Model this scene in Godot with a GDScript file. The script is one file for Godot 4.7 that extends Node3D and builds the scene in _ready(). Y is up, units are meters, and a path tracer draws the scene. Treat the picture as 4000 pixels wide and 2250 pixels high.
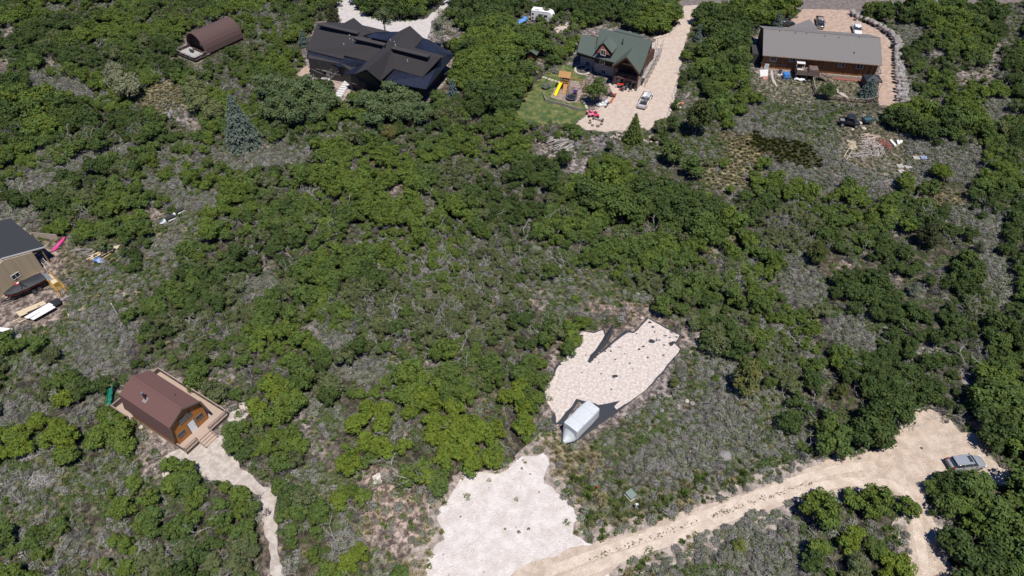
extends Node3D
# Hillside neighbourhood seen from a drone. Positions are read on the photograph and laid onto level ground.

const CAM_HEIGHT := 79.0
const CAM_PITCH := 45.0
const FOCAL := 2668.0          # in pixels of the 4000 x 2250 photograph
var rng := RandomNumberGenerator.new()
var soft := FastNoiseLite.new()
var taken := {}
var mats := {}
var tints := []
var cover := PackedByteArray()  # land cover on a coarse grid
const CG := 12.0
const CX0 := -480.0
const CY0 := -300.0
const CW := 414
const CH := 240
var landmarks := []

# ------------------------------------------------------------------ geometry helpers
class MB:
	var v := PackedVector3Array()
	var n := PackedVector3Array()
	var c := PackedColorArray()
	var o := Vector3.ZERO
	var col := Color.WHITE
	var tinted := false
	func tri(a: Vector3, b: Vector3, d: Vector3, want: Vector3):
		var g := (b - a).cross(d - a)
		if g.length_squared() < 1e-14:
			return
		if want == Vector3.ZERO:
			want = -g
		var nn := g.normalized()
		if g.dot(want) > 0.0:
			var t := b
			b = d
			d = t
		else:
			nn = -nn
		v.append(a - o); v.append(b - o); v.append(d - o)
		n.append(nn); n.append(nn); n.append(nn)
		if tinted:
			c.append(col); c.append(col); c.append(col)
	func quad(a: Vector3, b: Vector3, d: Vector3, e: Vector3, want: Vector3):
		tri(a, b, d, want); tri(a, d, e, want)
	func tri_n(a: Vector3, b: Vector3, d: Vector3, na: Vector3, nb: Vector3, nd: Vector3):
		if (b - a).cross(d - a).dot(na + nb + nd) > 0.0:
			var t := b
			b = d
			d = t
			t = nb
			nb = nd
			nd = t
		v.append(a - o); v.append(b - o); v.append(d - o)
		n.append(na); n.append(nb); n.append(nd)
		if tinted:
			c.append(col); c.append(col); c.append(col)
	func poly(pts: Array, want: Vector3):       # any simple polygon seen from above or nearly flat
		var ax := 1
		var w := want.abs()
		if w.x > w.y and w.x > w.z: ax = 0
		elif w.z > w.y: ax = 2
		var p2 := PackedVector2Array()
		for p in pts:
			p2.append(Vector2(p.x, p.z) if ax == 1 else (Vector2(p.y, p.z) if ax == 0 else Vector2(p.x, p.y)))
		var ix := Geometry2D.triangulate_polygon(p2)
		if ix.is_empty():       # a wobbly outline that crosses itself: take the clean pieces
			for piece in Geometry2D.merge_polygons(p2, PackedVector2Array([p2[0], p2[0] + Vector2(0.01, 0), p2[0] + Vector2(0, 0.01)])):
				if Geometry2D.is_polygon_clockwise(piece): continue
				var flat := Geometry2D.triangulate_polygon(piece)
				for i in range(0, flat.size(), 3):
					var t := []
					for e in 3:
						var q: Vector2 = piece[flat[i + e]]
						t.append(Vector3(q.x, pts[0].y, q.y))
					tri(t[0], t[1], t[2], want)
			return
		for i in range(0, ix.size(), 3):
			tri(pts[ix[i]], pts[ix[i + 1]], pts[ix[i + 2]], want)
	func slab(pts: Array, down: Vector3):       # a sheet with thickness
		poly(pts, -down)
		var low := []
		var mid := Vector3.ZERO
		for p in pts:
			low.append(p + down)
			mid += p / pts.size()
		poly(low, down)
		for i in pts.size():
			var a: Vector3 = pts[i]
			var b: Vector3 = pts[(i + 1) % pts.size()]
			var out := (b - a).cross(down)
			var p2 := PackedVector2Array()
			for p in pts:
				p2.append(Vector2(p.x, p.z))
			var probe := (a + b) * 0.5 + out.normalized() * 0.02
			if Geometry2D.is_point_in_polygon(Vector2(probe.x, probe.z), p2):
				out = -out
			quad(a, b, b + down, a + down, out)
	func prism(pts: Array, y0: float, y1: float):
		var top := []
		for p in pts:
			top.append(Vector3(p.x, y1, p.z))
		slab(top, Vector3(0, y0 - y1, 0))
	func box(center: Vector3, size: Vector3, b := Basis.IDENTITY):
		var h := size * 0.5
		for ax in 3:
			for s in [-1.0, 1.0]:
				var k: Vector3 = b[ax] * s
				var u: Vector3 = b[(ax + 1) % 3] * h[(ax + 1) % 3]
				var w: Vector3 = b[(ax + 2) % 3] * h[(ax + 2) % 3]
				var m: Vector3 = center + k * h[ax]
				quad(m - u - w, m + u - w, m + u + w, m - u + w, k)
	func bar(a: Vector3, b: Vector3, w: float, t: float):   # a square-cut beam from a to b
		var d := (b - a)
		var x := d.normalized()
		var up := Vector3.UP if absf(x.y) < 0.9 else Vector3.RIGHT
		var z := x.cross(up).normalized()
		var y := z.cross(x).normalized()
		box((a + b) * 0.5, Vector3(d.length(), t, w), Basis(x, y, z))
	func tube(a: Vector3, b: Vector3, r0: float, r1: float, k := 6, caps := true):
		var x := (b - a).normalized()
		var up := Vector3.UP if absf(x.y) < 0.9 else Vector3.RIGHT
		var z := x.cross(up).normalized()
		var y := z.cross(x)
		for i in k:
			var e0 := y * cos(TAU * i / k) + z * sin(TAU * i / k)
			var e1 := y * cos(TAU * (i + 1) / k) + z * sin(TAU * (i + 1) / k)
			tri_n(a + e0 * r0, a + e1 * r0, b + e1 * r1, e0, e1, e1)
			if r1 > 0.001:
				tri_n(a + e0 * r0, b + e1 * r1, b + e0 * r1, e0, e1, e0)
			if caps:
				tri(a, a + e0 * r0, a + e1 * r0, -x)
				if r1 > 0.001:
					tri(b, b + e0 * r1, b + e1 * r1, x)
	func loft(rings: Array, caps := true):      # rings of equal length, smooth
		var m: int = rings[0].size()
		var nr := []
		for i in rings.size():
			var row := []
			for j in m:
				var a: Vector3 = rings[maxi(i - 1, 0)][j]
				var b: Vector3 = rings[mini(i + 1, rings.size() - 1)][j]
				var p: Vector3 = rings[i][(j + m - 1) % m]
				var q: Vector3 = rings[i][(j + 1) % m]
				var g := (b - a).cross(q - p)
				var mid := Vector3.ZERO
				for k in m: mid += rings[i][k] / m
				if g.length_squared() < 1e-12: g = rings[i][j] - mid
				if g.dot(rings[i][j] - mid) < 0.0: g = -g
				row.append(g.normalized())
			nr.append(row)
		for i in rings.size() - 1:
			for j in m:
				var k: int = (j + 1) % m
				tri_n(rings[i][j], rings[i][k], rings[i + 1][k], nr[i][j], nr[i][k], nr[i + 1][k])
				tri_n(rings[i][j], rings[i + 1][k], rings[i + 1][j], nr[i][j], nr[i + 1][k], nr[i + 1][j])
		if caps:
			for e in [0, rings.size() - 1]:
				var mid := Vector3.ZERO
				for k in m: mid += rings[e][k] / m
				var other := Vector3.ZERO
				for k in m: other += rings[1 if e == 0 else e - 1][k] / m
				for j in m:
					tri(mid, rings[e][j], rings[e][(j + 1) % m], mid - other)
	func commit() -> ArrayMesh:
		var a := []
		a.resize(Mesh.ARRAY_MAX)
		a[Mesh.ARRAY_VERTEX] = v
		a[Mesh.ARRAY_NORMAL] = n
		if tinted:
			a[Mesh.ARRAY_COLOR] = c
		var m := ArrayMesh.new()
		m.add_surface_from_arrays(Mesh.PRIMITIVE_TRIANGLES, a)
		return m

func mb(o := Vector3.ZERO) -> MB:
	var b := MB.new()
	b.o = o
	return b

func rr(a: float, b: float) -> float:
	return rng.randf_range(a, b)

# a place on the photograph, at a height above the ground, as a point of the world
func P(x: float, y: float, h := 0.0) -> Vector3:
	var t := deg_to_rad(CAM_PITCH)
	var u := (x - 2000.0) / FOCAL
	var w := (y - 1125.0) / FOCAL
	var d := Vector3(u, -sin(t) - w * cos(t), -cos(t) + w * sin(t))
	var k := (CAM_HEIGHT - h) / -d.y
	return Vector3(d.x * k, h, d.z * k)

func Q(p: Vector3) -> Vector2:
	var t := deg_to_rad(CAM_PITCH)
	var y := p.y - CAM_HEIGHT
	var zc := -y * sin(t) - p.z * cos(t)
	return Vector2(2000.0 + FOCAL * p.x / zc, 1125.0 + FOCAL * (-y * cos(t) + p.z * sin(t)) / zc)

func PP(flat: Array, h := 0.0) -> Array:
	var r := []
	for i in range(0, flat.size(), 2):
		r.append(P(flat[i], flat[i + 1], h))
	return r

func height_to(base: Vector3, top_y: float) -> float:
	var lo := 0.0
	var hi := 40.0
	for i in 30:
		var m := (lo + hi) * 0.5
		if Q(base + Vector3.UP * m).y > top_y: lo = m
		else: hi = m
	return lo

# ------------------------------------------------------------------ scene helpers
func numbered(called: String) -> String:
	var k: int = taken.get(called, 0)
	taken[called] = k + 1
	return called if k == 0 else "%s_%03d" % [called, k]

func tag(o: Node, label: String, category: String, group := ""):
	o.set_meta("label", label)
	o.set_meta("category", category)
	if group: o.set_meta("group", group)
	return o

func thing(called: String, label: String, category: String, at := Vector3.ZERO, yaw := 0.0, group := "") -> Node3D:
	var o := Node3D.new()
	o.name = numbered(called)
	add_child(o)
	o.position = at
	o.rotation.y = yaw
	tag(o, label, category, group)
	return o

func part(called: String, b: MB, m: Material, parent: Node) -> MeshInstance3D:
	return inst(called, b.commit(), m, parent)

func inst(called: String, mesh: Mesh, m: Material, parent: Node) -> MeshInstance3D:
	var o := MeshInstance3D.new()
	o.mesh = mesh
	if m: o.material_override = m
	o.name = numbered(called) if parent == self else called
	parent.add_child(o, true)
	return o

func setting(called: String, b: MB, m: Material) -> MeshInstance3D:
	var o := part(called, b, m, self)
	o.set_meta("kind", "structure")
	return o

func heading(a: Vector3, b: Vector3) -> float:
	return atan2(-(b.z - a.z), b.x - a.x)

# ------------------------------------------------------------------ materials
func lin(r: float, g: float, b: float) -> Color:
	return Color(r, g, b).linear_to_srgb()

func noise_tex(freq: float, seed_: int, a: Color, b: Color, octaves := 4, lo := 0.25, hi := 0.75, size := 512, gain := 0.5) -> NoiseTexture2D:
	var f := FastNoiseLite.new()
	f.seed = seed_
	f.frequency = freq
	f.fractal_octaves = octaves
	f.fractal_gain = gain
	var t := NoiseTexture2D.new()
	t.width = size
	t.height = size
	t.seamless = true
	t.noise = f
	var g := Gradient.new()
	g.offsets = PackedFloat32Array([lo, hi])
	g.colors = PackedColorArray([a, b])
	t.color_ramp = g
	return t

func grain(freq: float, d: float) -> NoiseTexture2D:
	var key := "grain_%.2f_%.2f" % [freq, d]
	if not mats.has(key): mats[key] = noise_tex(freq, 21, Color(d, d, d), Color.WHITE, 4, 0.25, 0.75, 256)
	return mats[key]

func bump_tex(freq: float, seed_: int, strength: float) -> NoiseTexture2D:
	var key := "bump_%.3f_%.1f" % [freq, strength]
	if mats.has(key): return mats[key]
	var f := FastNoiseLite.new()
	f.seed = seed_
	f.frequency = freq
	var t := NoiseTexture2D.new()
	mats[key] = t
	t.width = 512
	t.height = 512
	t.seamless = true
	t.as_normal_map = true
	t.bump_strength = strength
	t.noise = f
	return t

# plain surface: two tones of one stuff mixed by grain; tile = metres that one picture covers
func stuff_mat(key: String, c1: Color, c2: Color, rough := 0.85, freq := 0.03, tile := 4.0, stretch := Vector3.ONE, bump := 0.0, metal := 0.0) -> StandardMaterial3D:
	if mats.has(key): return mats[key]
	var m := StandardMaterial3D.new()
	m.resource_name = key
	var ratio := (c1.r + c1.g + c1.b) / maxf(c2.r + c2.g + c2.b, 0.001)
	var skew := absf(c1.r / maxf(c2.r, 0.01) - ratio) + absf(c1.b / maxf(c2.b, 0.01) - ratio)
	if skew > 0.35:                # two different colours: a picture of its own
		m.albedo_texture = noise_tex(freq, 9, c1, c2, 4, 0.25, 0.75, 256)
	else:                          # one colour, lighter and darker grain: share the grain pictures
		var d := snappedf(ratio, 0.08)
		m.albedo_color = c2
		m.albedo_texture = grain(freq, d)
	m.uv1_triplanar = true
	m.uv1_scale = stretch / tile
	m.roughness = rough
	m.metallic = metal
	if bump > 0.0:
		m.normal_enabled = true
		m.normal_texture = bump_tex(freq * 2.0, 7, bump)
	mats[key] = m
	return m

func flat_mat(key: String, c: Color, rough := 0.6, metal := 0.0) -> StandardMaterial3D:
	if mats.has(key): return mats[key]
	var m := StandardMaterial3D.new()
	m.resource_name = key
	m.albedo_color = c
	m.roughness = rough
	m.metallic = metal
	mats[key] = m
	return m

func paint_mat(key: String, c: Color, metal := 0.0) -> StandardMaterial3D:
	if mats.has(key): return mats[key]
	var m := flat_mat(key, c, 0.35, metal)
	m.clearcoat_enabled = true
	m.clearcoat = 0.6
	m.clearcoat_roughness = 0.12
	return m

func ground_mat(key: String, tint: Color, tile: float, freq: float, dark: float, coarse := true) -> StandardMaterial3D:
	if mats.has(key): return mats[key]
	var m := StandardMaterial3D.new()
	m.resource_name = key
	m.albedo_color = tint
	# one big picture with grain from metres down to centimetres
	m.albedo_texture = noise_tex(0.014, 11 + key.hash() % 50, Color(dark, dark * 0.985, dark * 0.97), Color.WHITE, 8, 0.3, 0.7, 1024, 0.78)
	m.uv1_triplanar = true
	m.uv1_world_triplanar = true
	m.uv1_scale = Vector3.ONE / (tile * 4.0)
	m.roughness = 0.95
	m.normal_enabled = true
	m.normal_scale = 1.0
	m.normal_texture = bump_tex(0.25, 3, 1.5)
	return m

# ------------------------------------------------------------------ land cover
# each patch: kind, centre and half sizes on the photograph, turn in degrees. Later ones lie over earlier ones.
# O oak, B tall oak, Y bright young oak, D dark oak, o scattered oak, d oak full of dead wood, s sagebrush, g green herbs, t dry grass, b bare soil, G dark wet grass, e tall roadside grass, L lawn, c kept clear
func patches() -> Array:
	return [
		["s", 2660, 1790, 560, 260, -16], ["s", 2860, 2170, 560, 170, -16], ["g", 1480, 2060, 260, 240, 0], ["g", 2330, 1130, 260, 110, 0], ["s", 3300, 600, 420, 150, 5],
		["D", 3750, 1300, 480, 520, 0], ["D", 3850, 2050, 330, 330, 0], ["D", 3350, 1600, 260, 170, -20], ["D", 130, 450, 210, 130, 20],
		# tall old oaks round the houses and the turnaround
		["B", 1930, 210, 150, 230, 0], ["B", 2480, 60, 200, 80, 0], ["B", 2830, 190, 110, 230, 10], ["B", 2980, 30, 120, 60, 0], ["B", 3620, 50, 260, 60, 0], ["B", 3900, 2090, 230, 230, 0], ["B", 3370, 1660, 190, 90, -25], ["B", 3900, 1620, 130, 150, 20], ["B", 1560, 20, 190, 40, 0], ["B", 2060, 170, 90, 110, 0], ["B", 2550, 800, 330, 70, 12], ["B", 170, 420, 170, 90, 20],
		# upper left
		["s", 233, 331, 160, 46, 12], ["b", 15, 250, 35, 55, 0], ["b", 40, 122, 60, 26, 0], ["s", 400, 18, 42, 24, 0], ["s", 210, 30, 50, 26, 0], ["t", 657, 380, 112, 76, 10],
		["b", 735, 470, 100, 26, 33], ["d", 233, 580, 190, 38, -25], ["s", 430, 592, 140, 36, -15], ["s", 150, 690, 200, 50, -20], ["o", 776, 650, 230, 100, 0], ["s", 620, 720, 90, 30, -10],
		["o", 1060, 90, 70, 100, 0], ["s", 1085, 600, 115, 62, 0], ["g", 1350, 520, 260, 26, 0], ["b", 1545, 720, 26, 40, 0], ["d", 1776, 665, 85, 60, 0], ["b", 1775, 125, 62, 48, 20],
		["b", 200, 238, 40, 18, -10], ["b", 1010, 560, 40, 22, 0], ["d", 900, 620, 60, 30, -20],
		# round the log house
		["b", 2062, 60, 42, 28, 0], ["b", 2190, 100, 30, 24, 0], ["g", 2950, 215, 55, 120, 0], ["b", 2190, 580, 120, 48, 0], ["g", 2430, 565, 95, 30, 0], ["b", 2250, 625, 60, 60, 0],
		["b", 2085, 250, 30, 40, -60], ["g", 2700, 400, 60, 110, 15], ["b", 2680, 380, 36, 26, 0],
		# the fields on the right
		["s", 2950, 490, 110, 100, 0], ["t", 2900, 580, 120, 60, 15], ["t", 2850, 690, 110, 60, 0], ["g", 3170, 430, 220, 95, 0], ["g", 3260, 530, 160, 80, 0], ["s", 3190, 640, 190, 62, 0], ["G", 3080, 595, 165, 44, 18],
		["s", 3430, 640, 220, 75, 0], ["s", 3690, 620, 170, 105, 0], ["B", 3560, 480, 200, 52, 5], ["s", 3550, 120, 60, 46, 0], ["b", 3790, 290, 70, 36, -35], ["b", 3880, 250, 30, 110, 22],
		["g", 3965, 80, 40, 90, 0], ["b", 3650, 405, 60, 22, 0], ["s", 3560, 350, 34, 60, 0], ["s", 3900, 430, 80, 60, -10], ["t", 3690, 772, 120, 26, 0], ["b", 3660, 205, 40, 20, 0],
		["s", 3860, 900, 70, 60, -20], ["s", 3760, 840, 60, 40, 0], ["s", 3890, 1070, 75, 140, -20], ["s", 3330, 1285, 145, 80, 25], ["g", 3260, 1215, 70, 36, 0], ["b", 3640, 1375, 55, 30, 20],
		["s", 3120, 1130, 100, 120, 0], ["d", 3090, 900, 130, 130, 0], ["d", 3060, 1330, 110, 150, 0], ["d", 3210, 790, 130, 30, 10], ["b", 3310, 1030, 40, 20, 0], ["b", 3500, 1085, 22, 36, 0], ["g", 3420, 1270, 60, 40, 20],
		["d", 3850, 1200, 90, 60, -30], ["b", 3780, 1480, 50, 26, 0], ["s", 3500, 900, 40, 30, 0],
		# round the tan house
		["s", 60, 850, 100, 60, 0], ["g", 240, 1150, 290, 230, 0], ["m", 230, 1010, 200, 90, -15], ["s", 420, 1290, 130, 90, 0], ["g", 330, 1110, 170, 48, -20], ["b", 100, 1230, 90, 40, -20], ["s", 760, 790, 130, 48, 0],
		["g", 690, 905, 120, 76, 0], ["s", 650, 965, 80, 55, 0], ["s", 330, 1410, 170, 90, 0], ["g", 120, 1420, 150, 80, 0], ["b", 300, 920, 36, 18, 0], ["O", 340, 900, 110, 62, 0], ["b", 600, 830, 34, 40, 0],
		["g", 560, 1070, 90, 50, -10], ["b", 500, 1140, 40, 24, 0],
		["b", 850, 1475, 80, 30, -10], ["d", 850, 1290, 150, 110, 0], ["d", 910, 1150, 50, 90, 0], ["s", 960, 1120, 40, 60, 0], ["o", 100, 1490, 110, 60, 0],
		# the middle thicket
		["d", 1780, 1120, 290, 215, 0], ["d", 1400, 1240, 190, 110, 0], ["s", 1310, 1310, 62, 75, 20], ["b", 1222, 1287, 36, 24, 0], ["b", 1040, 1020, 36, 42, 0], ["s", 1040, 1115, 52, 58, 0], ["g", 1670, 795, 30, 75, 5],
		["b", 1665, 800, 13, 55, 5], ["s", 1420, 1445, 150, 50, 0], ["g", 1560, 1430, 90, 30, 0], ["b", 1690, 1432, 70, 24, 0], ["b", 1912, 1180, 32, 18, 0], ["b", 1430, 1095, 18, 12, 0],
		["d", 2120, 1010, 150, 60, 0], ["t", 2790, 965, 95, 24, -20], ["d", 2480, 1075, 150, 40, 5], ["d", 2900, 1070, 110, 70, 0],
		["g", 2300, 1150, 190, 95, 0], ["b", 2110, 1165, 52, 40, 0], ["b", 2480, 1225, 150, 48, 8], ["b", 2330, 1205, 60, 26, 0], ["s", 2400, 1230, 120, 26, 0],
		["b", 2165, 1430, 36, 110, 12], ["s", 2790, 1470, 80, 120, 20], ["b", 2700, 1340, 60, 60, 0], ["c", 2400, 1430, 240, 130, -30], ["g", 2660, 1420, 50, 110, 25], ["b", 2640, 1570, 110, 46, -15],
		# the field below the chip bed
		["s", 2800, 1760, 290, 170, -14], ["g", 2420, 1750, 240, 110, -18], ["s", 2560, 1830, 150, 90, -10], ["t", 2250, 1830, 110, 110, 0], ["e", 2430, 2000, 210, 100, -16], ["e", 2800, 1890, 230, 60, -20], ["g", 3010, 1640, 60, 90, 0],
		["b", 2140, 1640, 60, 60, 0], ["b", 2240, 2010, 30, 46, 0],
		["s", 2830, 2180, 440, 170, -14], ["e", 2650, 2135, 110, 24, -16], ["g", 2760, 2230, 130, 40, 0], ["s", 3120, 2060, 130, 140, -20],
		# bottom right
		["B", 3290, 1985, 100, 50, 0], ["Y", 3280, 2140, 110, 75, 0], ["Y", 3470, 2230, 90, 60, 0], ["B", 3480, 2000, 80, 60, 0], ["g", 3500, 2110, 55, 50, 0],
		# bottom left
		["g", 240, 1830, 480, 330, 0], ["s", 200, 1600, 220, 80, 0], ["s", 110, 1890, 140, 60, 0], ["s", 420, 2120, 170, 60, 0], ["b", 590, 1810, 60, 60, 20], ["o", 330, 2230, 380, 60, 0],
		["d", 560, 2170, 170, 70, 0], ["d", 880, 2200, 110, 70, 0], ["O", 885, 2070, 80, 120, 15], ["b", 440, 2150, 60, 20, 0], ["b", 460, 1620, 110, 24, -30],
		["Y", 248, 1592, 58, 48, 0], ["Y", 128, 1645, 54, 46, 0], ["Y", 212, 1632, 40, 40, 0], ["Y", 44, 1745, 62, 72, 0], ["Y", 243, 1725, 42, 62, -20], ["Y", 420, 1705, 90, 76, 20], ["Y", 348, 1802, 46, 36, 0],
		["Y", 328, 1965, 46, 54, 0], ["Y", 360, 2045, 44, 40, 0], ["O", 512, 1962, 84, 76, 0], ["O", 680, 1855, 62, 76, -10], ["O", 765, 1940, 92, 76, 20], ["O", 418, 1905, 24, 30, 0], ["O", 190, 2040, 46, 46, 0],
		["O", 120, 1505, 80, 40, 0], ["o", 100, 2110, 90, 60, 0], ["s", 830, 1600, 50, 30, 0], ["b", 900, 1610, 70, 50, 20],
		# between cabin and dirt pad
		["O", 980, 1720, 80, 90, 0], ["Y", 1110, 1570, 130, 80, 0], ["Y", 1080, 1700, 90, 120, 0], ["b", 1240, 1690, 70, 150, -12], ["g", 1290, 1640, 70, 90, -10], ["g", 1230, 1900, 130, 90, 0],
		["Y", 1690, 1690, 390, 150, -8], ["Y", 1700, 1800, 230, 110, -10], ["Y", 1980, 1600, 90, 130, 0], ["s", 1560, 1660, 60, 40, 10], ["s", 1540, 1560, 60, 26, 0], ["b", 1580, 1690, 30, 30, 0], ["b", 1855, 1570, 34, 20, 0],
		["g", 1450, 2090, 220, 170, 0], ["b", 1480, 1900, 70, 90, -10], ["b", 1580, 2000, 110, 60, 0], ["s", 1360, 2150, 90, 70, 0], ["g", 1300, 2030, 60, 60, 0], ["t", 1640, 2180, 70, 80, -15],
		["Y", 1385, 1940, 72, 86, 0], ["Y", 1410, 2170, 46, 46, 0], ["O", 1170, 2090, 86, 165, -10], ["Y", 1350, 1815, 30, 60, 0], ["b", 1075, 2210, 24, 60, 0],
		# bare soil and herbs round the chip bed and the dirt pad, over all else
		["b", 2640, 1565, 125, 46, -18], ["g", 2570, 1630, 70, 24, -35], ["g", 2480, 1650, 60, 30, -35], ["b", 2480, 1215, 150, 30, 6], ["b", 2120, 1165, 60, 36, 0], ["b", 2720, 1350, 50, 46, 30], ["g", 2690, 1430, 34, 60, 20],
		["b", 1650, 2020, 80, 110, 20], ["b", 1790, 1920, 70, 40, -30], ["b", 2130, 1740, 50, 50, 0], ["t", 2230, 1800, 60, 60, 0], ["b", 2180, 1860, 60, 40, 0], ["b", 2250, 2030, 36, 60, 0], ["g", 2470, 585, 140, 52, 0], ["g", 2720, 570, 110, 60, 0],
		["b", 1570, 2050, 150, 150, 0], ["b", 1490, 1900, 80, 90, -10], ["m", 3512, 662, 50, 34, 0], ["m", 3592, 618, 50, 22, 0], ["Y", 1410, 2170, 46, 46, 0], ["e", 2480, 2195, 150, 44, -22], ["s", 2330, 2260, 90, 30, 0], ["g", 2180, 1690, 70, 60, 0], ["g", 3010, 1830, 120, 40, -22], ["g", 3190, 1770, 60, 30, -20], ["g", 2390, 560, 170, 56, 0], ["b", 2330, 560, 90, 30, 0], ["m", 742, 236, 60, 26, 30], ["m", 2085, 252, 36, 24, 0], ["m", 2040, 100, 26, 18, 0], ["t", 2205, 1765, 95, 115, 0], ["e", 2270, 1950, 80, 110, 0], ["b", 2240, 2010, 34, 70, 0], ["b", 2600, 1525, 125, 60, -30], ["g", 2700, 1520, 75, 60, 0], ["g", 2560, 1600, 80, 30, -35], ["b", 2905, 1570, 60, 30, 0], ["s", 2900, 1500, 80, 80, 0],
	]

func clear_areas() -> Array:      # outlines on the photograph where nothing tall grows: roads, yards, buildings
	return [
		["m", [2935, 275, 2990, 306, 3160, 300, 3420, 318, 3425, 395, 3370, 412, 3200, 398, 3100, 420, 2960, 380]],
		["m", [3260, 440, 3460, 430, 3480, 500, 3540, 560, 3540, 620, 3480, 660, 3340, 660, 3280, 620]],
		["c", [634, 1800, 560, 1690, 470, 1590, 450, 1530, 620, 1420, 900, 1600, 890, 1640, 880, 1700, 900, 1760, 935, 1815, 1010, 1870, 1090, 1914, 1080, 1990, 1085, 2080, 1105, 2180, 1130, 2300, 1050, 2300, 1045, 2130, 1015, 2007, 1000, 1935, 957, 1900, 880, 1885, 807, 1860, 776, 1835, 714, 1812]],
		["c", [1650, 2300, 1690, 2160, 1739, 2110, 1708, 2003, 1786, 1902, 1848, 1848, 1957, 1840, 2050, 1778, 2120, 1770, 2151, 1809, 2127, 1887, 2205, 1941, 2259, 2019, 2236, 2096, 2300, 2130, 2320, 2300]],
		["c", [2290, 2129, 2393, 2100, 2518, 2064, 2621, 2023, 2725, 1981, 2828, 1955, 2932, 1914, 3000, 1896, 3078, 1867, 3171, 1821, 3233, 1795, 3321, 1782, 3373, 1769, 3466, 1743, 3497, 1671, 3518, 1619, 3600, 1593, 3673, 1614, 3725, 1650, 3756, 1691, 3807, 1691, 3849, 1759, 3906, 1821, 3968, 1862, 3932, 1893, 3828, 1883, 3776, 1878, 3647, 1836, 3616, 1904, 3621, 1992, 3663, 2069, 3688, 2147, 3725, 2300, 3574, 2300, 3549, 2173, 3543, 2069, 3564, 2002, 3518, 1935, 3466, 1935, 3388, 1935, 3331, 1914, 3217, 1930, 3103, 1961, 3000, 1994, 2880, 2028, 2776, 2075, 2673, 2100, 2569, 2142, 2492, 2168, 2450, 2199, 2342, 2300, 2200, 2300]],
		["c", [2725, -60, 2728, 41, 2702, 104, 2686, 150, 2671, 207, 2660, 269, 2655, 321, 2637, 373, 2619, 440, 2588, 481, 2538, 510, 2497, 508, 2373, 518, 2290, 510, 2250, 490, 2230, 480, 2050, 478, 1990, 470, 2010, 430, 2060, 370, 2100, 320, 2130, 300, 2190, 250, 2245, 240, 2250, 190, 2270, 125, 2340, 95, 2540, 140, 2560, 145, 2611, 135, 2642, 98, 2660, 41, 2660, -60]],
		["c", [2640, -80, 2640, 25, 2960, 18, 3060, 30, 3150, 45, 3330, 50, 3400, 38, 3640, 22, 4100, 8, 4100, -80]],
		["c", [3150, 50, 3040, 110, 2975, 105, 2940, 150, 2935, 270, 2990, 320, 3060, 330, 3160, 320, 3170, 370, 3200, 395, 3370, 410, 3430, 395, 3440, 415, 3520, 420, 3545, 330, 3530, 230, 3520, 160, 3470, 120, 3400, 80, 3370, 45, 3330, 50]],
		["c", [1316, -60, 1318, 90, 1240, 85, 1180, 200, 1190, 240, 1150, 300, 1210, 320, 1290, 330, 1330, 395, 1400, 385, 1440, 330, 1500, 360, 1640, 400, 1700, 390, 1740, 320, 1790, 225, 1740, 190, 1720, 140, 1690, 95, 1725, 60, 1765, 0, 1800, -60, 1735, -60, 1730, 10, 1714, 31, 1668, 67, 1621, 80, 1543, 78, 1450, 67, 1393, 36, 1378, -60]],
		["c", [-60, 850, 40, 850, 130, 930, 240, 980, 245, 1010, 240, 1080, 270, 1130, 240, 1260, 60, 1280, -60, 1330]],
		["c", [700, 180, 740, 130, 895, 60, 945, 150, 830, 200, 780, 245]],
		["c", [2195, 1735, 2160, 1640, 2140, 1510, 2290, 1290, 2400, 1280, 2530, 1240, 2660, 1310, 2665, 1370, 2590, 1500, 2470, 1610, 2350, 1700, 2260, 1750]],
	]

func build_cover():
	cover.resize(CW * CH)
	var list := []
	for p in patches():
		var a := deg_to_rad(p[5])
		list.append([p[0].unicode_at(0), float(p[1]), float(p[2]), 1.0 / p[3], 1.0 / p[4], cos(a), sin(a), maxf(p[3], p[4]) * 1.3])
	var outlines := []
	for p in clear_areas():
		var v := PackedVector2Array()
		var lo := Vector2(1e9, 1e9)
		var hi := -lo
		for i in range(0, p[1].size(), 2):
			var q := Vector2(p[1][i], p[1][i + 1])
			v.append(q)
			lo = lo.min(q)
			hi = hi.max(q)
		outlines.append([p[0].unicode_at(0), v, Rect2(lo, hi - lo)])
	var oak := "O".unicode_at(0)
	cover.fill(oak)
	for j in CH:
		var y := CY0 + (j + 0.5) * CG
		for i in CW:
			var x := CX0 + (i + 0.5) * CG
			var cell := oak
			var wob := soft.get_noise_2d(x * 1.6, y * 2.4) * 0.55
			for k in range(list.size() - 1, -1, -1):
				var p = list[k]
				var dx: float = x - p[1]
				var dy: float = y - p[2]
				if absf(dx) > p[7] or absf(dy) > p[7]: continue
				var ax: float = (dx * p[5] + dy * p[6]) * p[3]
				var ay: float = (-dx * p[6] + dy * p[5]) * p[4]
				if ax * ax + ay * ay < 1.0 + wob * 1.6:
					cell = p[0]
					break
			for q in outlines:
				if q[2].has_point(Vector2(x, y)) and Geometry2D.is_point_in_polygon(Vector2(x, y), q[1]):
					cell = q[0]
					break
			cover[j * CW + i] = cell

func cover_at(px: Vector2) -> int:
	var i := clampi(int((px.x - CX0) / CG), 0, CW - 1)
	var j := clampi(int((px.y - CY0) / CG), 0, CH - 1)
	return cover[j * CW + i]

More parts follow.
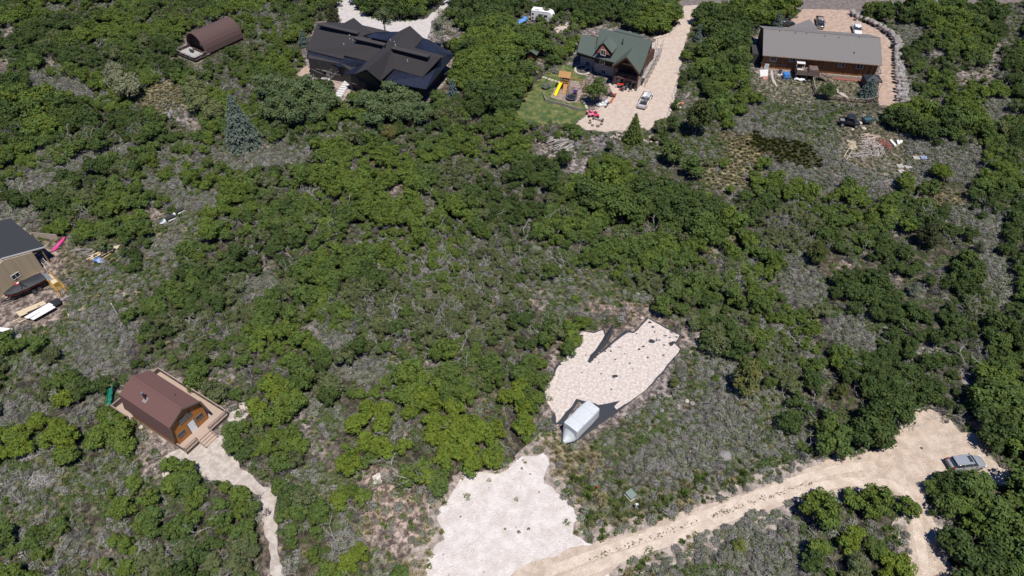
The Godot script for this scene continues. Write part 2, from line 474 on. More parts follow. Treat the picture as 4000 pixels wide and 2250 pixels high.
# ------------------------------------------------------------------ ground
func soil(code: int) -> Color:
	match char(code):
		"O", "Y", "D", "B": return Color(0.10, 0.09, 0.06)
		"o": return Color(0.15, 0.135, 0.095)
		"d": return Color(0.13, 0.125, 0.09)
		"s": return Color(0.165, 0.155, 0.135)
		"g", "e": return Color(0.15, 0.15, 0.10)
		"m": return Color(0.19, 0.175, 0.125)
		"t": return Color(0.27, 0.235, 0.14)
		"G": return Color(0.07, 0.07, 0.022)
		"L": return Color(0.10, 0.12, 0.04)
	return Color(0.315, 0.265, 0.24)

func build_ground():
	var xs := PackedFloat32Array([-1800, -700, -300, -215])
	var x := -180.0
	while x <= 180.0:
		xs.append(x)
		x += 0.8
	xs.append_array(PackedFloat32Array([215, 300, 700, 1800]))
	var zs := PackedFloat32Array([900, 300, 80, 20, -8])
	var z := -22.0
	while z >= -232.0:
		zs.append(z)
		z -= 0.66
	zs.append_array(PackedFloat32Array([-260, -330, -600, -1200, -2600]))
	var w := xs.size()
	var v := PackedVector3Array()
	var n := PackedVector3Array()
	var c := PackedColorArray()
	var ix := PackedInt32Array()
	for j in zs.size():
		for i in w:
			var p := Vector3(xs[i], 0, zs[j])
			var k := soft.get_noise_2d(p.x * 3.0, p.z * 3.0)
			p.y = -0.05 + 0.045 * k
			var col := Color(0.13, 0.13, 0.075)
			if absf(p.x) < 182.0 and p.z < -20.0 and p.z > -236.0:
				var a := Color(0, 0, 0)
				for s in 3:
					a += soil(cover_at(Q(p + Vector3(rr(-0.9, 0.9), 0, rr(-0.9, 0.9)))))
				col = a / 3.0
			var m := 1.0 + 0.32 * soft.get_noise_2d(p.x * 1.7 + 500.0, p.z * 1.7) + rr(-0.14, 0.14)
			var hue := soft.get_noise_2d(p.x * 0.8, p.z * 0.8 + 900.0)
			col = Color(col.r * m * (1.0 + 0.12 * hue), col.g * m, col.b * m * (1.0 - 0.15 * hue)) * 1.22
			v.append(p)
			n.append(Vector3.UP)
			c.append(Color(col.r, col.g, col.b, 1.0))
	for j in zs.size() - 1:
		for i in w - 1:
			var a := j * w + i
			ix.append_array(PackedInt32Array([a, a + w, a + 1, a + 1, a + w, a + w + 1]))
	var arr := []
	arr.resize(Mesh.ARRAY_MAX)
	arr[Mesh.ARRAY_VERTEX] = v
	arr[Mesh.ARRAY_NORMAL] = n
	arr[Mesh.ARRAY_COLOR] = c
	arr[Mesh.ARRAY_INDEX] = ix
	var mesh := ArrayMesh.new()
	mesh.add_surface_from_arrays(Mesh.PRIMITIVE_TRIANGLES, arr)
	var m := ground_mat("soil", Color.WHITE, 5.0, 0.07, 0.42)
	m.vertex_color_use_as_albedo = true
	inst("ground", mesh, m, self).set_meta("kind", "structure")

func ragged(flat: Array, y: float, wob: float) -> Array:
	var pts := PP(flat)
	var r := []
	for i in pts.size():
		var a: Vector3 = pts[i]
		var b: Vector3 = pts[(i + 1) % pts.size()]
		var k := maxi(1, int(a.distance_to(b) / 0.6))
		for s in k:
			var p := a.lerp(b, float(s) / k)
			p += Vector3(soft.get_noise_2d(p.x * 9.0, p.z * 9.0), 0, soft.get_noise_2d(p.z * 9.0 + 300.0, p.x * 9.0)) * wob * 2.0
			p.y = y
			r.append(p)
	return r

func sheet(called: String, flat: Array, y: float, m: Material, wob := 0.35) -> MeshInstance3D:
	var b := mb()
	b.poly(ragged(flat, y, wob), Vector3.UP)
	return setting(called, b, m)

func strip(called: String, flat: Array, width: float, y: float, m: Material, wob := 0.15) -> MeshInstance3D:
	var pts := PP(flat)
	var left := []
	var right := []
	for i in pts.size() - 1:
		var d: Vector3 = pts[i + 1] - pts[i]
		var k := maxi(1, int(d.length() / 0.8))
		for s in k + (1 if i == pts.size() - 2 else 0):
			var p: Vector3 = pts[i].lerp(pts[i + 1], float(s) / k)
			var side := d.normalized().cross(Vector3.UP) * width * 0.5
			var j := soft.get_noise_2d(p.x * 8.0, p.z * 8.0) * wob * 2.0
			left.append(Vector3(p.x, y, p.z) - side * (1.0 + j))
			right.append(Vector3(p.x, y, p.z) + side * (1.0 - j))
	right.reverse()
	var b := mb()
	b.poly(left + right, Vector3.UP)
	return setting(called, b, m)

func build_roads():
	var pale := ground_mat("pale_dirt", lin(0.62, 0.585, 0.56), 9.0, 0.05, 0.91)
	var tan_ := ground_mat("tan_dirt", lin(0.53, 0.445, 0.365), 9.0, 0.05, 0.88)
	var track := ground_mat("packed_dirt", lin(0.60, 0.515, 0.43), 9.0, 0.05, 0.9)
	var gravel := ground_mat("limestone_gravel", lin(0.52, 0.475, 0.43), 5.0, 0.09, 0.84)
	var drive := ground_mat("drive_gravel", lin(0.52, 0.44, 0.375), 6.0, 0.09, 0.92)
	var grey := ground_mat("grey_gravel", lin(0.52, 0.50, 0.49), 6.0, 0.09, 0.92)
	var pink := ground_mat("pink_gravel", lin(0.45, 0.34, 0.27), 6.0, 0.09, 0.86)
	var tar := ground_mat("old_asphalt", lin(0.22, 0.19, 0.18), 5.0, 0.05, 0.75)
	var margin := ground_mat("trodden_soil", lin(0.43, 0.37, 0.33), 5.0, 0.05, 0.7)
	sheet("soil_margin", [1590, 2330, 1625, 2160, 1680, 2100, 1665, 1990, 1740, 1900, 1830, 1835, 1950, 1825, 2045, 1760, 2090, 1700, 2150, 1690, 2185, 1800, 2165, 1870, 2250, 1935, 2300, 2020, 2290, 2110, 2440, 2330], 0.004, margin, 0.8)
	strip("road_shoulder", [2300, 2180, 2560, 2100, 2780, 2025, 2980, 1950, 3160, 1885, 3300, 1850, 3430, 1840], 6.4, 0.004, margin, 0.22)
	strip("road_shoulder", [3560, 1960, 3590, 2060, 3610, 2160, 3650, 2320], 5.6, 0.005, margin, 0.2)
	sheet("dirt_pad", [1642, 2330, 1673, 2168, 1739, 2110, 1719, 2059, 1708, 2003, 1786, 1902, 1848, 1848, 1957, 1840, 2050, 1778, 2120, 1770, 2151, 1809, 2127, 1887, 2205, 1941, 2259, 2019, 2236, 2096, 2330, 2125, 2420, 2330], 0.012, pale, 0.4)
	sheet("dirt_road", [2060, 2200, 2290, 2129, 2393, 2100, 2518, 2064, 2621, 2023, 2725, 1981, 2828, 1955, 2932, 1914, 3000, 1896, 3078, 1867, 3171, 1821, 3233, 1795, 3321, 1782, 3373, 1769, 3466, 1743, 3497, 1671, 3518, 1619, 3600, 1593, 3673, 1614, 3725, 1650, 3756, 1691, 3807, 1691, 3849, 1759, 3906, 1821, 3968, 1862, 3932, 1893, 3828, 1883, 3776, 1878, 3647, 1860, 3616, 1904, 3630, 1992, 3670, 2069, 3695, 2147, 3735, 2330, 3574, 2330, 3549, 2173, 3543, 2069, 3564, 2002, 3518, 1935, 3466, 1935, 3388, 1930, 3331, 1914, 3217, 1930, 3103, 1961, 3000, 1994, 2880, 2028, 2776, 2075, 2673, 2100, 2569, 2142, 2492, 2168, 2450, 2199, 2342, 2255, 2200, 2330, 1900, 2330], 0.022, tan_, 0.22)
	strip("wheel_track", [2150, 2228, 2360, 2150, 2560, 2085, 2760, 2010, 2960, 1935, 3140, 1868, 3280, 1832, 3420, 1815], 1.15, 0.03, track, 0.12)
	strip("wheel_track", [2200, 2270, 2400, 2185, 2600, 2118, 2790, 2040, 2990, 1962, 3170, 1905, 3330, 1880, 3470, 1885, 3545, 1930, 3580, 2010, 3590, 2100, 3610, 2200, 3640, 2300], 1.15, 0.03, track, 0.12)
	sheet("gravel_path", [640, 1816, 634, 1795, 694, 1754, 760, 1720, 833, 1700, 880, 1703, 884, 1640, 900, 1618, 965, 1590, 985, 1610, 925, 1660, 890, 1748, 926, 1810, 1000, 1873, 1031, 1893, 1085, 1914, 1078, 1950, 1072, 1997, 1078, 2070, 1098, 2173, 1124, 2320, 1070, 2320, 1060, 2200, 1041, 2121, 1015, 2007, 1000, 1935, 957, 1900, 880, 1885, 807, 1858, 776, 1832, 714, 1812], 0.012, gravel, 0.4)
	sheet("gravel_driveway", [2725, -10, 2725, 41, 2699, 104, 2683, 150, 2668, 207, 2657, 269, 2652, 321, 2634, 373, 2616, 440, 2585, 481, 2538, 507, 2497, 505, 2373, 515, 2290, 507, 2254, 484, 2305, 440, 2362, 409, 2385, 362, 2380, 320, 2500, 300, 2540, 191, 2559, 150, 2611, 135, 2642, 98, 2663, 41, 2665, -10], 0.012, drive, 0.3)
	sheet("asphalt_road", [2640, -40, 2640, 22, 2960, 16, 3060, 26, 3140, 40, 3330, 44, 3400, 34, 3640, 20, 4150, 4, 4150, -34], 0.016, tar, 0.3)
	sheet("pink_driveway", [3140, 36, 3060, 100, 3000, 112, 3440, 170, 3440, 260, 3425, 380, 3432, 412, 3500, 412, 3510, 380, 3502, 330, 3497, 260, 3490, 200, 3470, 150, 3420, 110, 3360, 85, 3330, 60, 3335, 40], 0.026, pink, 0.3)
	sheet("loop_driveway", [1316, -50, 1321, 78, 1318, 110, 1400, 160, 1560, 180, 1672, 150, 1688, 80, 1720, 57, 1738, 31, 1768, 0, 1790, -40, 1745, -40, 1732, 8, 1714, 31, 1668, 67, 1621, 80, 1543, 78, 1450, 67, 1430, 57, 1393, 36, 1378, 0, 1372, -50], 0.012, grey, 0.3)
	sheet("foot_path", [2290, 6, 2305, 6, 2262, 78, 2240, 92, 2180, 135, 2168, 112, 2225, 84, 2240, 68], 0.012, drive, 0.3)
	sheet("side_path", [1225, 240, 1190, 262, 1150, 300, 1155, 312, 1222, 300, 1232, 290], 0.012, pink, 0.2)
	var lawn := ground_mat("lawn_turf", Color.WHITE, 3.5, 0.04, 0.55)
	lawn.albedo_texture = noise_tex(0.012, 4, lin(0.045, 0.085, 0.02), lin(0.15, 0.15, 0.05), 6, 0.3, 0.7, 512, 0.65)
	sheet("lawn", [2129, 290, 2160, 270, 2207, 254, 2243, 254, 2250, 285, 2290, 300, 2270, 331, 2240, 330, 2300, 420, 2290, 435, 2280, 455, 2250, 484, 2155, 487, 2052, 481, 1995, 476, 2000, 435, 2052, 383, 2088, 336, 2114, 305], 0.014, lawn, 0.25)
	sheet("play_area", [2170, 337, 2200, 312, 2260, 318, 2275, 350, 2262, 400, 2220, 402, 2150, 380], 0.03, ground_mat("play_gravel", lin(0.36, 0.29, 0.25), 3.0, 0.05, 0.75), 0.1)
	# wood chips on weed cloth
	var cloth := stuff_mat("weed_cloth", lin(0.022, 0.025, 0.032), lin(0.045, 0.05, 0.06), 0.6, 0.05, 3.0)
	var chips := ground_mat("wood_chips", lin(0.64, 0.575, 0.53), 2.2, 0.09, 0.84)
	var z := func(list: Array) -> Array:
		var r := []
		for i in range(0, list.size(), 2):
			r.append(2100.0 + list[i] / 2.498)
			r.append(1180.0 + list[i + 1] / 2.498)
		return r
	sheet("weed_cloth", z.call([1065, 143, 1400, 318, 1355, 408, 1415, 462, 1270, 632, 1100, 830, 770, 1085, 400, 1345, 300, 1360, 262, 1335, 360, 1230, 560, 1140, 600, 1060, 400, 975, 250, 1190, 180, 1195, 110, 1155, 170, 1080, 75, 960, 45, 840, 150, 735, 165, 630, 260, 550, 350, 440, 315, 395, 380, 320, 440, 272, 550, 292, 650, 258, 660, 330, 490, 590, 780, 340, 855, 270, 940, 292, 978, 262]), 0.016, cloth, 0.05)
	var holes := FastNoiseLite.new()
	sheet("wood_chip_bed", z.call([1075, 160, 1385, 325, 1338, 402, 1395, 465, 1262, 618, 1150, 750, 1060, 850, 960, 930, 880, 980, 770, 1052, 750, 1022, 805, 962, 690, 985, 590, 1008, 560, 985, 380, 948, 340, 1010, 255, 1105, 195, 1165, 180, 1170, 168, 1085, 90, 975, 60, 842, 155, 745, 188, 645, 262, 565, 372, 450, 372, 400, 388, 340, 440, 285, 550, 305, 640, 275, 648, 330, 482, 575, 500, 600, 780, 372, 830, 330, 880, 298, 940, 308, 990, 272]), 0.026, chips, 0.12)
	# torn patches where the cloth shows through, and the fold of cloth standing up
	for q in [[470, 520, 10, 8], [1075, 540, 14, 9], [900, 600, 12, 8], [620, 700, 14, 7], [430, 690, 10, 8], [760, 560, 16, 7], [1230, 520, 14, 9], [1090, 200, 22, 12], [1330, 395, 30, 14], [1250, 330, 22, 9], [1115, 382, 34, 26], [1300, 408, 26, 22], [1235, 420, 16, 10], [1028, 432, 16, 10], [990, 462, 14, 12], [748, 728, 34, 18], [715, 478, 12, 10], [655, 482, 16, 7], [425, 330, 24, 16], [1125, 245, 20, 14], [1145, 296, 9, 9], [968, 312, 9, 8], [935, 655, 10, 8], [716, 852, 10, 9], [595, 590, 12, 8], [210, 605, 34, 10], [240, 572, 14, 8], [1185, 372, 20, 8], [1290, 345, 18, 6], [800, 440, 20, 5], [850, 505, 10, 6], [570, 545, 10, 6], [705, 440, 16, 8], [1355, 340, 12, 8], [1160, 372, 6, 20]]:
		var ring := []
		for k in 9:
			var e := rr(0.55, 1.15)
			ring.append(q[0] + cos(TAU * k / 9) * q[2] * e)
			ring.append(q[1] + sin(TAU * k / 9) * q[3] * e)
		sheet("cloth_tear", z.call(ring), 0.031, cloth, 0.06)
	var fold := mb()
	var spine := z.call([735, 225, 690, 330, 640, 415, 570, 500, 490, 585])
	for i in range(0, spine.size() - 2, 2):
		var a := P(spine[i], spine[i + 1])
		var b := P(spine[i + 2], spine[i + 3])
		var ha: float = [0.1, 0.5, 0.45, 0.3, 0.06][i / 2]
		var hb: float = [0.1, 0.5, 0.45, 0.3, 0.06][i / 2 + 1]
		var side := (b - a).normalized().cross(Vector3.UP)
		var top_a := a + Vector3.UP * ha
		var top_b := b + Vector3.UP * hb
		fold.quad(a - side * ha * 0.9 + Vector3.UP * 0.03, b - side * hb * 0.9 + Vector3.UP * 0.03, top_b, top_a, -side + Vector3.UP)
		fold.quad(a + side * ha * 1.1 + Vector3.UP * 0.03, b + side * hb * 1.1 + Vector3.UP * 0.03, top_b, top_a, side + Vector3.UP)
	tag(part("cloth_fold", fold, cloth, self), "dark fold of weed cloth standing up across the wood chip bed", "weed cloth")

# ------------------------------------------------------------------ plants
func leaf(b: MB, at: Vector3, n: Vector3, w: float, l: float):
	n = n.normalized()
	var t := n.cross(Vector3(rr(-1, 1), rr(-1, 1), rr(-1, 1))).normalized()
	var s := n.cross(t)
	b.quad(at - t * l, at + s * w, at + t * l, at - s * w, n)

func shade(c: Color, k: float) -> Color:
	return Color(c.r * k, c.g * k, c.b * k)

func ball() -> Vector3:
	var z := rr(-1, 1)
	var a := rr(0, TAU)
	var r := sqrt(1.0 - z * z)
	return Vector3(r * cos(a), z, r * sin(a))

# crown made of leaf-clad lobes; colours near white, the tone comes from the material or the copy
func crown_mesh(r: float, h0: float, h1: float, lobes: int, lobe_r: float, leaves: int, size: float, up_bias := 0.25, sparse := 0.0) -> ArrayMesh:
	var b := mb()
	b.tinted = true
	for i in lobes:
		var a := TAU * (i + rr(-0.4, 0.4)) / lobes * 2.4
		var q := sqrt((i + 0.5) / lobes) * rr(0.75, 1.1)
		var top := 1.0 - q * q * 0.55
		var at := Vector3(cos(a) * r * q * 0.8, lerpf(h0, h1, clampf(rr(0.35, 1.0) * top, 0.0, 1.0)), sin(a) * r * q * 0.8)
		var lr := lobe_r * rr(0.7, 1.25)
		var hue := rr(-0.12, 0.12)
		var lum := rr(0.82, 1.15)
		for k in leaves:
			var d := ball()
			if d.y < -0.55: d.y = -d.y
			var p := at + d * Vector3(1, 0.85, 1) * lr * rr(0.72 - sparse, 1.08 + sparse)
			if p.y < 0.1: continue
			var m := lum * rr(0.72, 1.25)
			b.col = Color(m * (1.0 + hue), m, m * (1.0 - hue))
			leaf(b, p, d + ball() * 0.75 + Vector3.UP * up_bias, size * rr(0.5, 1.0), size * rr(0.8, 1.5))
	return b.commit()

func stems_mesh(h: float, spread: float, count: int, r0: float) -> ArrayMesh:
	var b := mb()
	for i in count:
		var a := TAU * i / count + rr(-0.5, 0.5)
		var p := Vector3(cos(a), 0, sin(a)) * rr(0.0, spread * 0.3) + Vector3.DOWN * 0.1
		var d := Vector3(cos(a) * rr(0.2, 0.7) * spread, h, sin(a) * rr(0.2, 0.7) * spread)
		var m := p + d * 0.5 + Vector3(rr(-0.15, 0.15), 0, rr(-0.15, 0.15))
		b.tube(p, m, r0, r0 * 0.75, 5, false)
		b.tube(m, p + d, r0 * 0.75, r0 * 0.3, 5, false)
	return b.commit()

func twig(b: MB, at: Vector3, d: Vector3, len_: float, r: float, depth: int):
	var p := at
	for s in 3:
		d = (d + ball() * 0.35).normalized()
		var q := p + d * len_ / 3.0
		b.tube(p, q, r * (1.0 - s * 0.25), r * (0.75 - s * 0.25), 4, false)
		if depth > 0:
			for k in (1 if s < 2 else 2):
				twig(b, q, (d + ball() * 0.9 + Vector3.UP * 0.15).normalized(), len_ * rr(0.35, 0.6), r * 0.6, depth - 1)
		p = q

func dead_mesh(stems: int, len_: float, lean: float) -> ArrayMesh:
	var b := mb()
	for i in stems:
		var a := TAU * i / stems + rr(-0.6, 0.6)
		twig(b, Vector3(cos(a) * 0.2, -0.05, sin(a) * 0.2), Vector3(cos(a) * lean, rr(0.4, 1.0), sin(a) * lean).normalized(), len_ * rr(0.6, 1.1), 0.03, 2)
	return b.commit()

func tuft_mesh(count: int, r: float, h: float, w: float, droop: float) -> ArrayMesh:
	var b := mb()
	b.tinted = true
	for i in count:
		var a := rr(0, TAU)
		var q := sqrt(rr(0, 1))
		var root := Vector3(cos(a) * r * 0.35 * q, -0.03, sin(a) * r * 0.35 * q)
		var tip := Vector3(cos(a) * r * q, h * rr(0.6, 1.05) * (1.0 - droop * q * q), sin(a) * r * q)
		var side := (tip - root).cross(Vector3.UP + ball() * 0.4).normalized() * w
		var m := rr(0.7, 1.25)
		b.col = Color(m, m * rr(0.95, 1.05), m)
		var mid := root.lerp(tip, 0.55) + Vector3.UP * h * 0.12
		b.quad(root, mid + side, tip, mid - side, (Vector3.UP + ball() * 0.4))
	return b.commit()

func dome_mesh(count: int, r: float, h: float, size: float) -> ArrayMesh:
	var b := mb()
	b.tinted = true
	for i in count:
		var d := ball()
		d.y = absf(d.y)
		var p := d * Vector3(r, h, r) * rr(0.55, 1.05)
		var m := rr(0.7, 1.25)
		b.col = Color(m, m, m * rr(0.92, 1.1))
		leaf(b, p, d + ball() * 0.8, size * 0.45, size * rr(0.7, 1.4))
	return b.commit()

func conifer_mesh(h: float, r: float, size: float) -> ArrayMesh:
	var b := mb()
	b.tinted = true
	var rings := int(h / 0.34)
	for i in rings:
		var f := float(i) / rings
		var rad := r * pow(1.0 - f, 0.8) * rr(0.85, 1.1) + 0.06
		var y := h * (0.05 + 0.93 * f)
		var n := int(7 + rad * 9.0)
		for k in n:
			var a := TAU * (k + rr(-0.4, 0.4)) / n
			var out := Vector3(cos(a), 0, sin(a))
			var reach := rad * rr(0.75, 1.12)
			var lum := rr(0.75, 1.25)
			var steps := int(reach / (size * 1.1)) + 1
			for s in steps:
				var t := (s + rr(0.2, 0.9)) / steps
				if t < 0.12 and rad > 0.9: continue
				var p := out * reach * t + Vector3.UP * (y - reach * t * 0.28 + rr(-0.06, 0.06))
				for q in 2:
					b.col = shade(Color(1, 1, 1), lum * rr(0.75, 1.25))
					leaf(b, p + ball() * size * 0.6, Vector3.UP * 0.8 + out * 0.5 + ball() * 0.6, size * 0.5, size * rr(0.8, 1.3))
	return b.commit()

func foliage_mat(key: String, c: Color, glow := 0.35) -> StandardMaterial3D:
	if mats.has(key): return mats[key]
	var m := StandardMaterial3D.new()
	m.resource_name = key
	m.albedo_color = c.linear_to_srgb()
	m.vertex_color_use_as_albedo = true
	m.roughness = 0.65
	m.metallic_specular = 0.25
	m.cull_mode = BaseMaterial3D.CULL_DISABLED
	m.backlight_enabled = true
	m.backlight = Color(glow * 0.8, glow, glow * 0.4)
	mats[key] = m
	return m

func multi(called: String, mesh: Mesh, m: Material, places: Array, parent: Node) -> MultiMeshInstance3D:
	var mm := MultiMesh.new()
	mm.transform_format = MultiMesh.TRANSFORM_3D
	mm.use_colors = true
	mm.mesh = mesh
	mm.instance_count = places.size()
	for i in places.size():
		mm.set_instance_transform(i, places[i][0])
		mm.set_instance_color(i, places[i][1])
	var o := MultiMeshInstance3D.new()
	o.multimesh = mm
	o.material_override = m
	o.name = numbered(called) if parent == self else called
	parent.add_child(o, true)
	o.set_meta("kind", "stuff")
	return o

func upright(at: Vector3, s: float, squash := 1.0) -> Transform3D:
	return Transform3D(Basis(Vector3.UP, rr(0, TAU)).scaled(Vector3(s, s * squash, s)), at)

const ORD := ["closest", "second closest", "third closest", "fourth closest", "fifth closest", "sixth closest", "seventh closest", "eighth closest", "ninth closest", "tenth closest", "eleventh closest", "twelfth closest", "thirteenth closest", "fourteenth closest", "fifteenth closest", "sixteenth closest", "seventeenth closest", "eighteenth closest", "nineteenth closest", "twentieth closest"]
var counted := {}
var solo := []         # circles kept free of scrub for single trees: x, z, radius
var oak_tones := [Color(0.084, 0.126, 0.032), Color(0.130, 0.178, 0.026), Color(0.060, 0.092, 0.027), Color(0.104, 0.126, 0.054), Color(0.104, 0.150, 0.030)]
var tone_words := ["mid green", "bright yellow green", "dark green", "greyish green", "fresh green"]

func near_landmark(p: Vector3) -> Array:
	var best = landmarks[0]
	for l in landmarks:
		if l[1].distance_squared_to(p) < best[1].distance_squared_to(p): best = l
	var a := Q(p)
	var b := Q(best[1])
	var d := a - b
	var rel := "behind"
	if absf(d.x) > absf(d.y) * 1.2: rel = "left of" if d.x < 0 else "right of"
	elif d.y > 0: rel = "in front of"
	return [best[0], rel, best[1].distance_to(p)]

func build_scrub():
	var crowns := []
	var stems := []
	for i in 8:
		crowns.append(crown_mesh(1.45, 0.6, 2.4, 13, 0.5, 96, 0.13, 0.25, 0.1))
		stems.append(stems_mesh(1.9, 1.2, 5, 0.055))
	var dead := []
	for i in 6: dead.append(dead_mesh(3 + i % 3, 1.7, 0.7 + 0.2 * (i % 3)))
	var oaks := []          # at, scale, tone, squash
	var deads := []
	var x := -178.0
	while x < 178.0:
		var z := -24.0
		while z > -228.0:
			var p := Vector3(x + rr(-0.95, 0.95), 0, z + rr(-0.95, 0.95))
			z -= 1.8
			var px := Q(p + Vector3.UP * 1.4)
			if px.x < -260 or px.x > 4260 or px.y < -200 or px.y > 2460: continue
			var code := char(cover_at(px))
			var low := char(cover_at(Q(p)))
			if low == "c" or low == "L" or low == "m": continue
			var blocked := false
			for s in solo:
				if Vector2(p.x - s[0], p.z - s[1]).length_squared() < s[2] * s[2]:
					blocked = true
					break
			if blocked: continue
			var gap := soft.get_noise_2d(p.x * 2.6 + 77.0, p.z * 2.6)
			var chance := 0.0
			var s0 := 0.68
			var s1 := 1.22
			match code:
				"O", "D":
					chance = 0.92
					if gap < -0.16:
						chance = 0.75
						s0 = 0.35
						s1 = 0.7
				"B":
					chance = 0.62
					s0 = 1.15
					s1 = 1.85
				"Y":
					chance = 0.88 if gap > -0.18 else 0.3
					s0 = 0.8
					s1 = 1.15
				"o":
					chance = 0.42
					s0 = 0.5
					s1 = 0.95
				"d":
					chance = 0.95
					s0 = 0.45
					s1 = 0.85
				"s", "g":
					chance = 0.012
					s0 = 0.3
					s1 = 0.55
			if rng.randf() < chance:
				var tn := soft.get_noise_2d(p.x * 1.1 - 300.0, p.z * 1.1) + rr(-0.16, 0.16)
				var tone := 0
				if code == "Y": tone = 1 if tn > -0.14 else 4
				elif code == "B": tone = 2 if tn < -0.05 else (0 if tn < 0.16 else 4)
				elif code == "D": tone = 2 if tn < 0.18 else 0
				elif code == "d": tone = 3 if tn < 0.08 else (0 if tn < 0.2 else 4)
				else: tone = 2 if tn < -0.22 else (3 if tn < -0.13 else (0 if tn < 0.14 else 4))
				var size := rr(s0, s1) * (1.0 + 0.22 * soft.get_noise_2d(p.x, p.z - 700.0))
				oaks.append([p, size, tone, rr(0.8, 1.15)])
			if code == "d" or code == "o":      # low regrowth between the taller clumps
				for e in 2:
					if rng.randf() < (0.9 if code == "d" else 0.45):
						oaks.append([p + Vector3(rr(-1.0, 1.0), -0.15, rr(-1.0, 1.0)), rr(0.3, 0.55), [0, 3, 4, 3][rng.randi() % 4], rr(0.6, 0.95)])
			var dc := 0.0
			match code:
				"d": dc = 0.5
				"O", "Y", "B": dc = 0.16
				"D": dc = 0.22
				"o": dc = 0.3
				"s": dc = 0.05
			if rng.randf() < dc:
				deads.append([p + Vector3(rr(-0.7, 0.7), 0, rr(-0.7, 0.7)), rr(0.7, 1.35) * (1.35 if rng.randf() < 0.25 else 1.0)])
		x += 1.8
	# the 300 that show largest stand as trees of their own
	var t := deg_to_rad(CAM_PITCH)
	var show := []
	for i in oaks.size():
		var p: Vector3 = oaks[i][0]
		var q := Q(p + Vector3.UP)
		var zc := CAM_HEIGHT * sin(t) - p.z * cos(t)
		if q.x > 20 and q.x < 3980 and q.y > 20 and q.y < 2230: show.append([oaks[i][1] / zc, i])
	show.sort_custom(func(a, b): return a[0] > b[0])
	var single := {}
	var named := []
	for i in mini(300, show.size()):
		single[show[i][1]] = true
		var p: Vector3 = oaks[show[i][1]][0]
		var l := near_landmark(p)
		named.append([l[2], show[i][1], l[0], l[1]])
	named.sort_custom(func(a, b): return a[0] < b[0])
	var bark := stuff_mat("oak_bark", lin(0.13, 0.115, 0.10), lin(0.22, 0.20, 0.18), 0.9, 0.06, 0.6)
	for e in named:
		var o = oaks[e[1]]
		var key: String = e[3] + e[2]
		var k: int = counted.get(key, 0)
		counted[key] = k + 1
		var label := "%s scrub oak, %s %s the %s" % [tone_words[o[2]], ORD[mini(k, 19)], e[3], e[2]]
		var w := thing("scrub_oak", label, "oak", o[0], rr(0, TAU), "scrub oaks on the hillside")
		var i: int = rng.randi() % 8
		var c := inst("crown", crowns[i], foliage_mat("oak_leaves_%d" % o[2], oak_tones[o[2]]), w)
		c.scale = Vector3(o[1], o[1] * o[3], o[1])
		inst("trunk", stems[i], bark, w).scale = c.scale
	var by := []
	for i in 8: by.append([])
	for i in oaks.size():
		if single.has(i): continue
		var o = oaks[i]
		var tc: Color = shade(oak_tones[o[2]], rr(0.85, 1.15))
		by[rng.randi() % 8].append([upright(o[0], o[1], o[3]), tc])
	var mass := Node3D.new()
	mass.name = "oak_thicket"
	add_child(mass)
	tag(mass, "dense green scrub oak thicket covering the rest of the hillside", "thicket")
	mass.set_meta("kind", "stuff")
	var white := foliage_mat("oak_leaves", Color.WHITE)
	for i in 8:
		multi("foliage", crowns[i], white, by[i], mass)
		var st := []
		for q in by[i]:
			st.append([q[0], Color.WHITE])
		multi("stems", stems[i], bark, st, mass)
	var wood := stuff_mat("dead_wood", lin(0.30, 0.285, 0.275), lin(0.52, 0.495, 0.48), 0.9, 0.05, 1.0)
	var heap := Node3D.new()
	heap.name = "dead_brush"
	add_child(heap)
	tag(heap, "bare grey dead branches scattered through the scrub", "dead brush")
	heap.set_meta("kind", "stuff")
	for i in 6:
		var here := []
		for k in range(i, deads.size(), 6):
			here.append([upright(deads[k][0], deads[k][1]), Color.WHITE])
		multi("branches", dead[i], wood, here, heap)
	var sticks := []
	for q in deads:
		for e in 2: sticks.append([upright(q[0] + Vector3(rr(-1.2, 1.2), 0, rr(-1.2, 1.2)), rr(0.7, 1.3)), Color(0.30, 0.285, 0.29).lerp(Color(0.22, 0.21, 0.22), rr(0, 1))])
	multi("twig_tufts", tuft_mesh(70, 0.75, 0.95, 0.014, 0.35), foliage_mat("twig_grey", Color.WHITE, 0.0), sticks, heap)
	print("oaks ", oaks.size(), " dead ", deads.size())

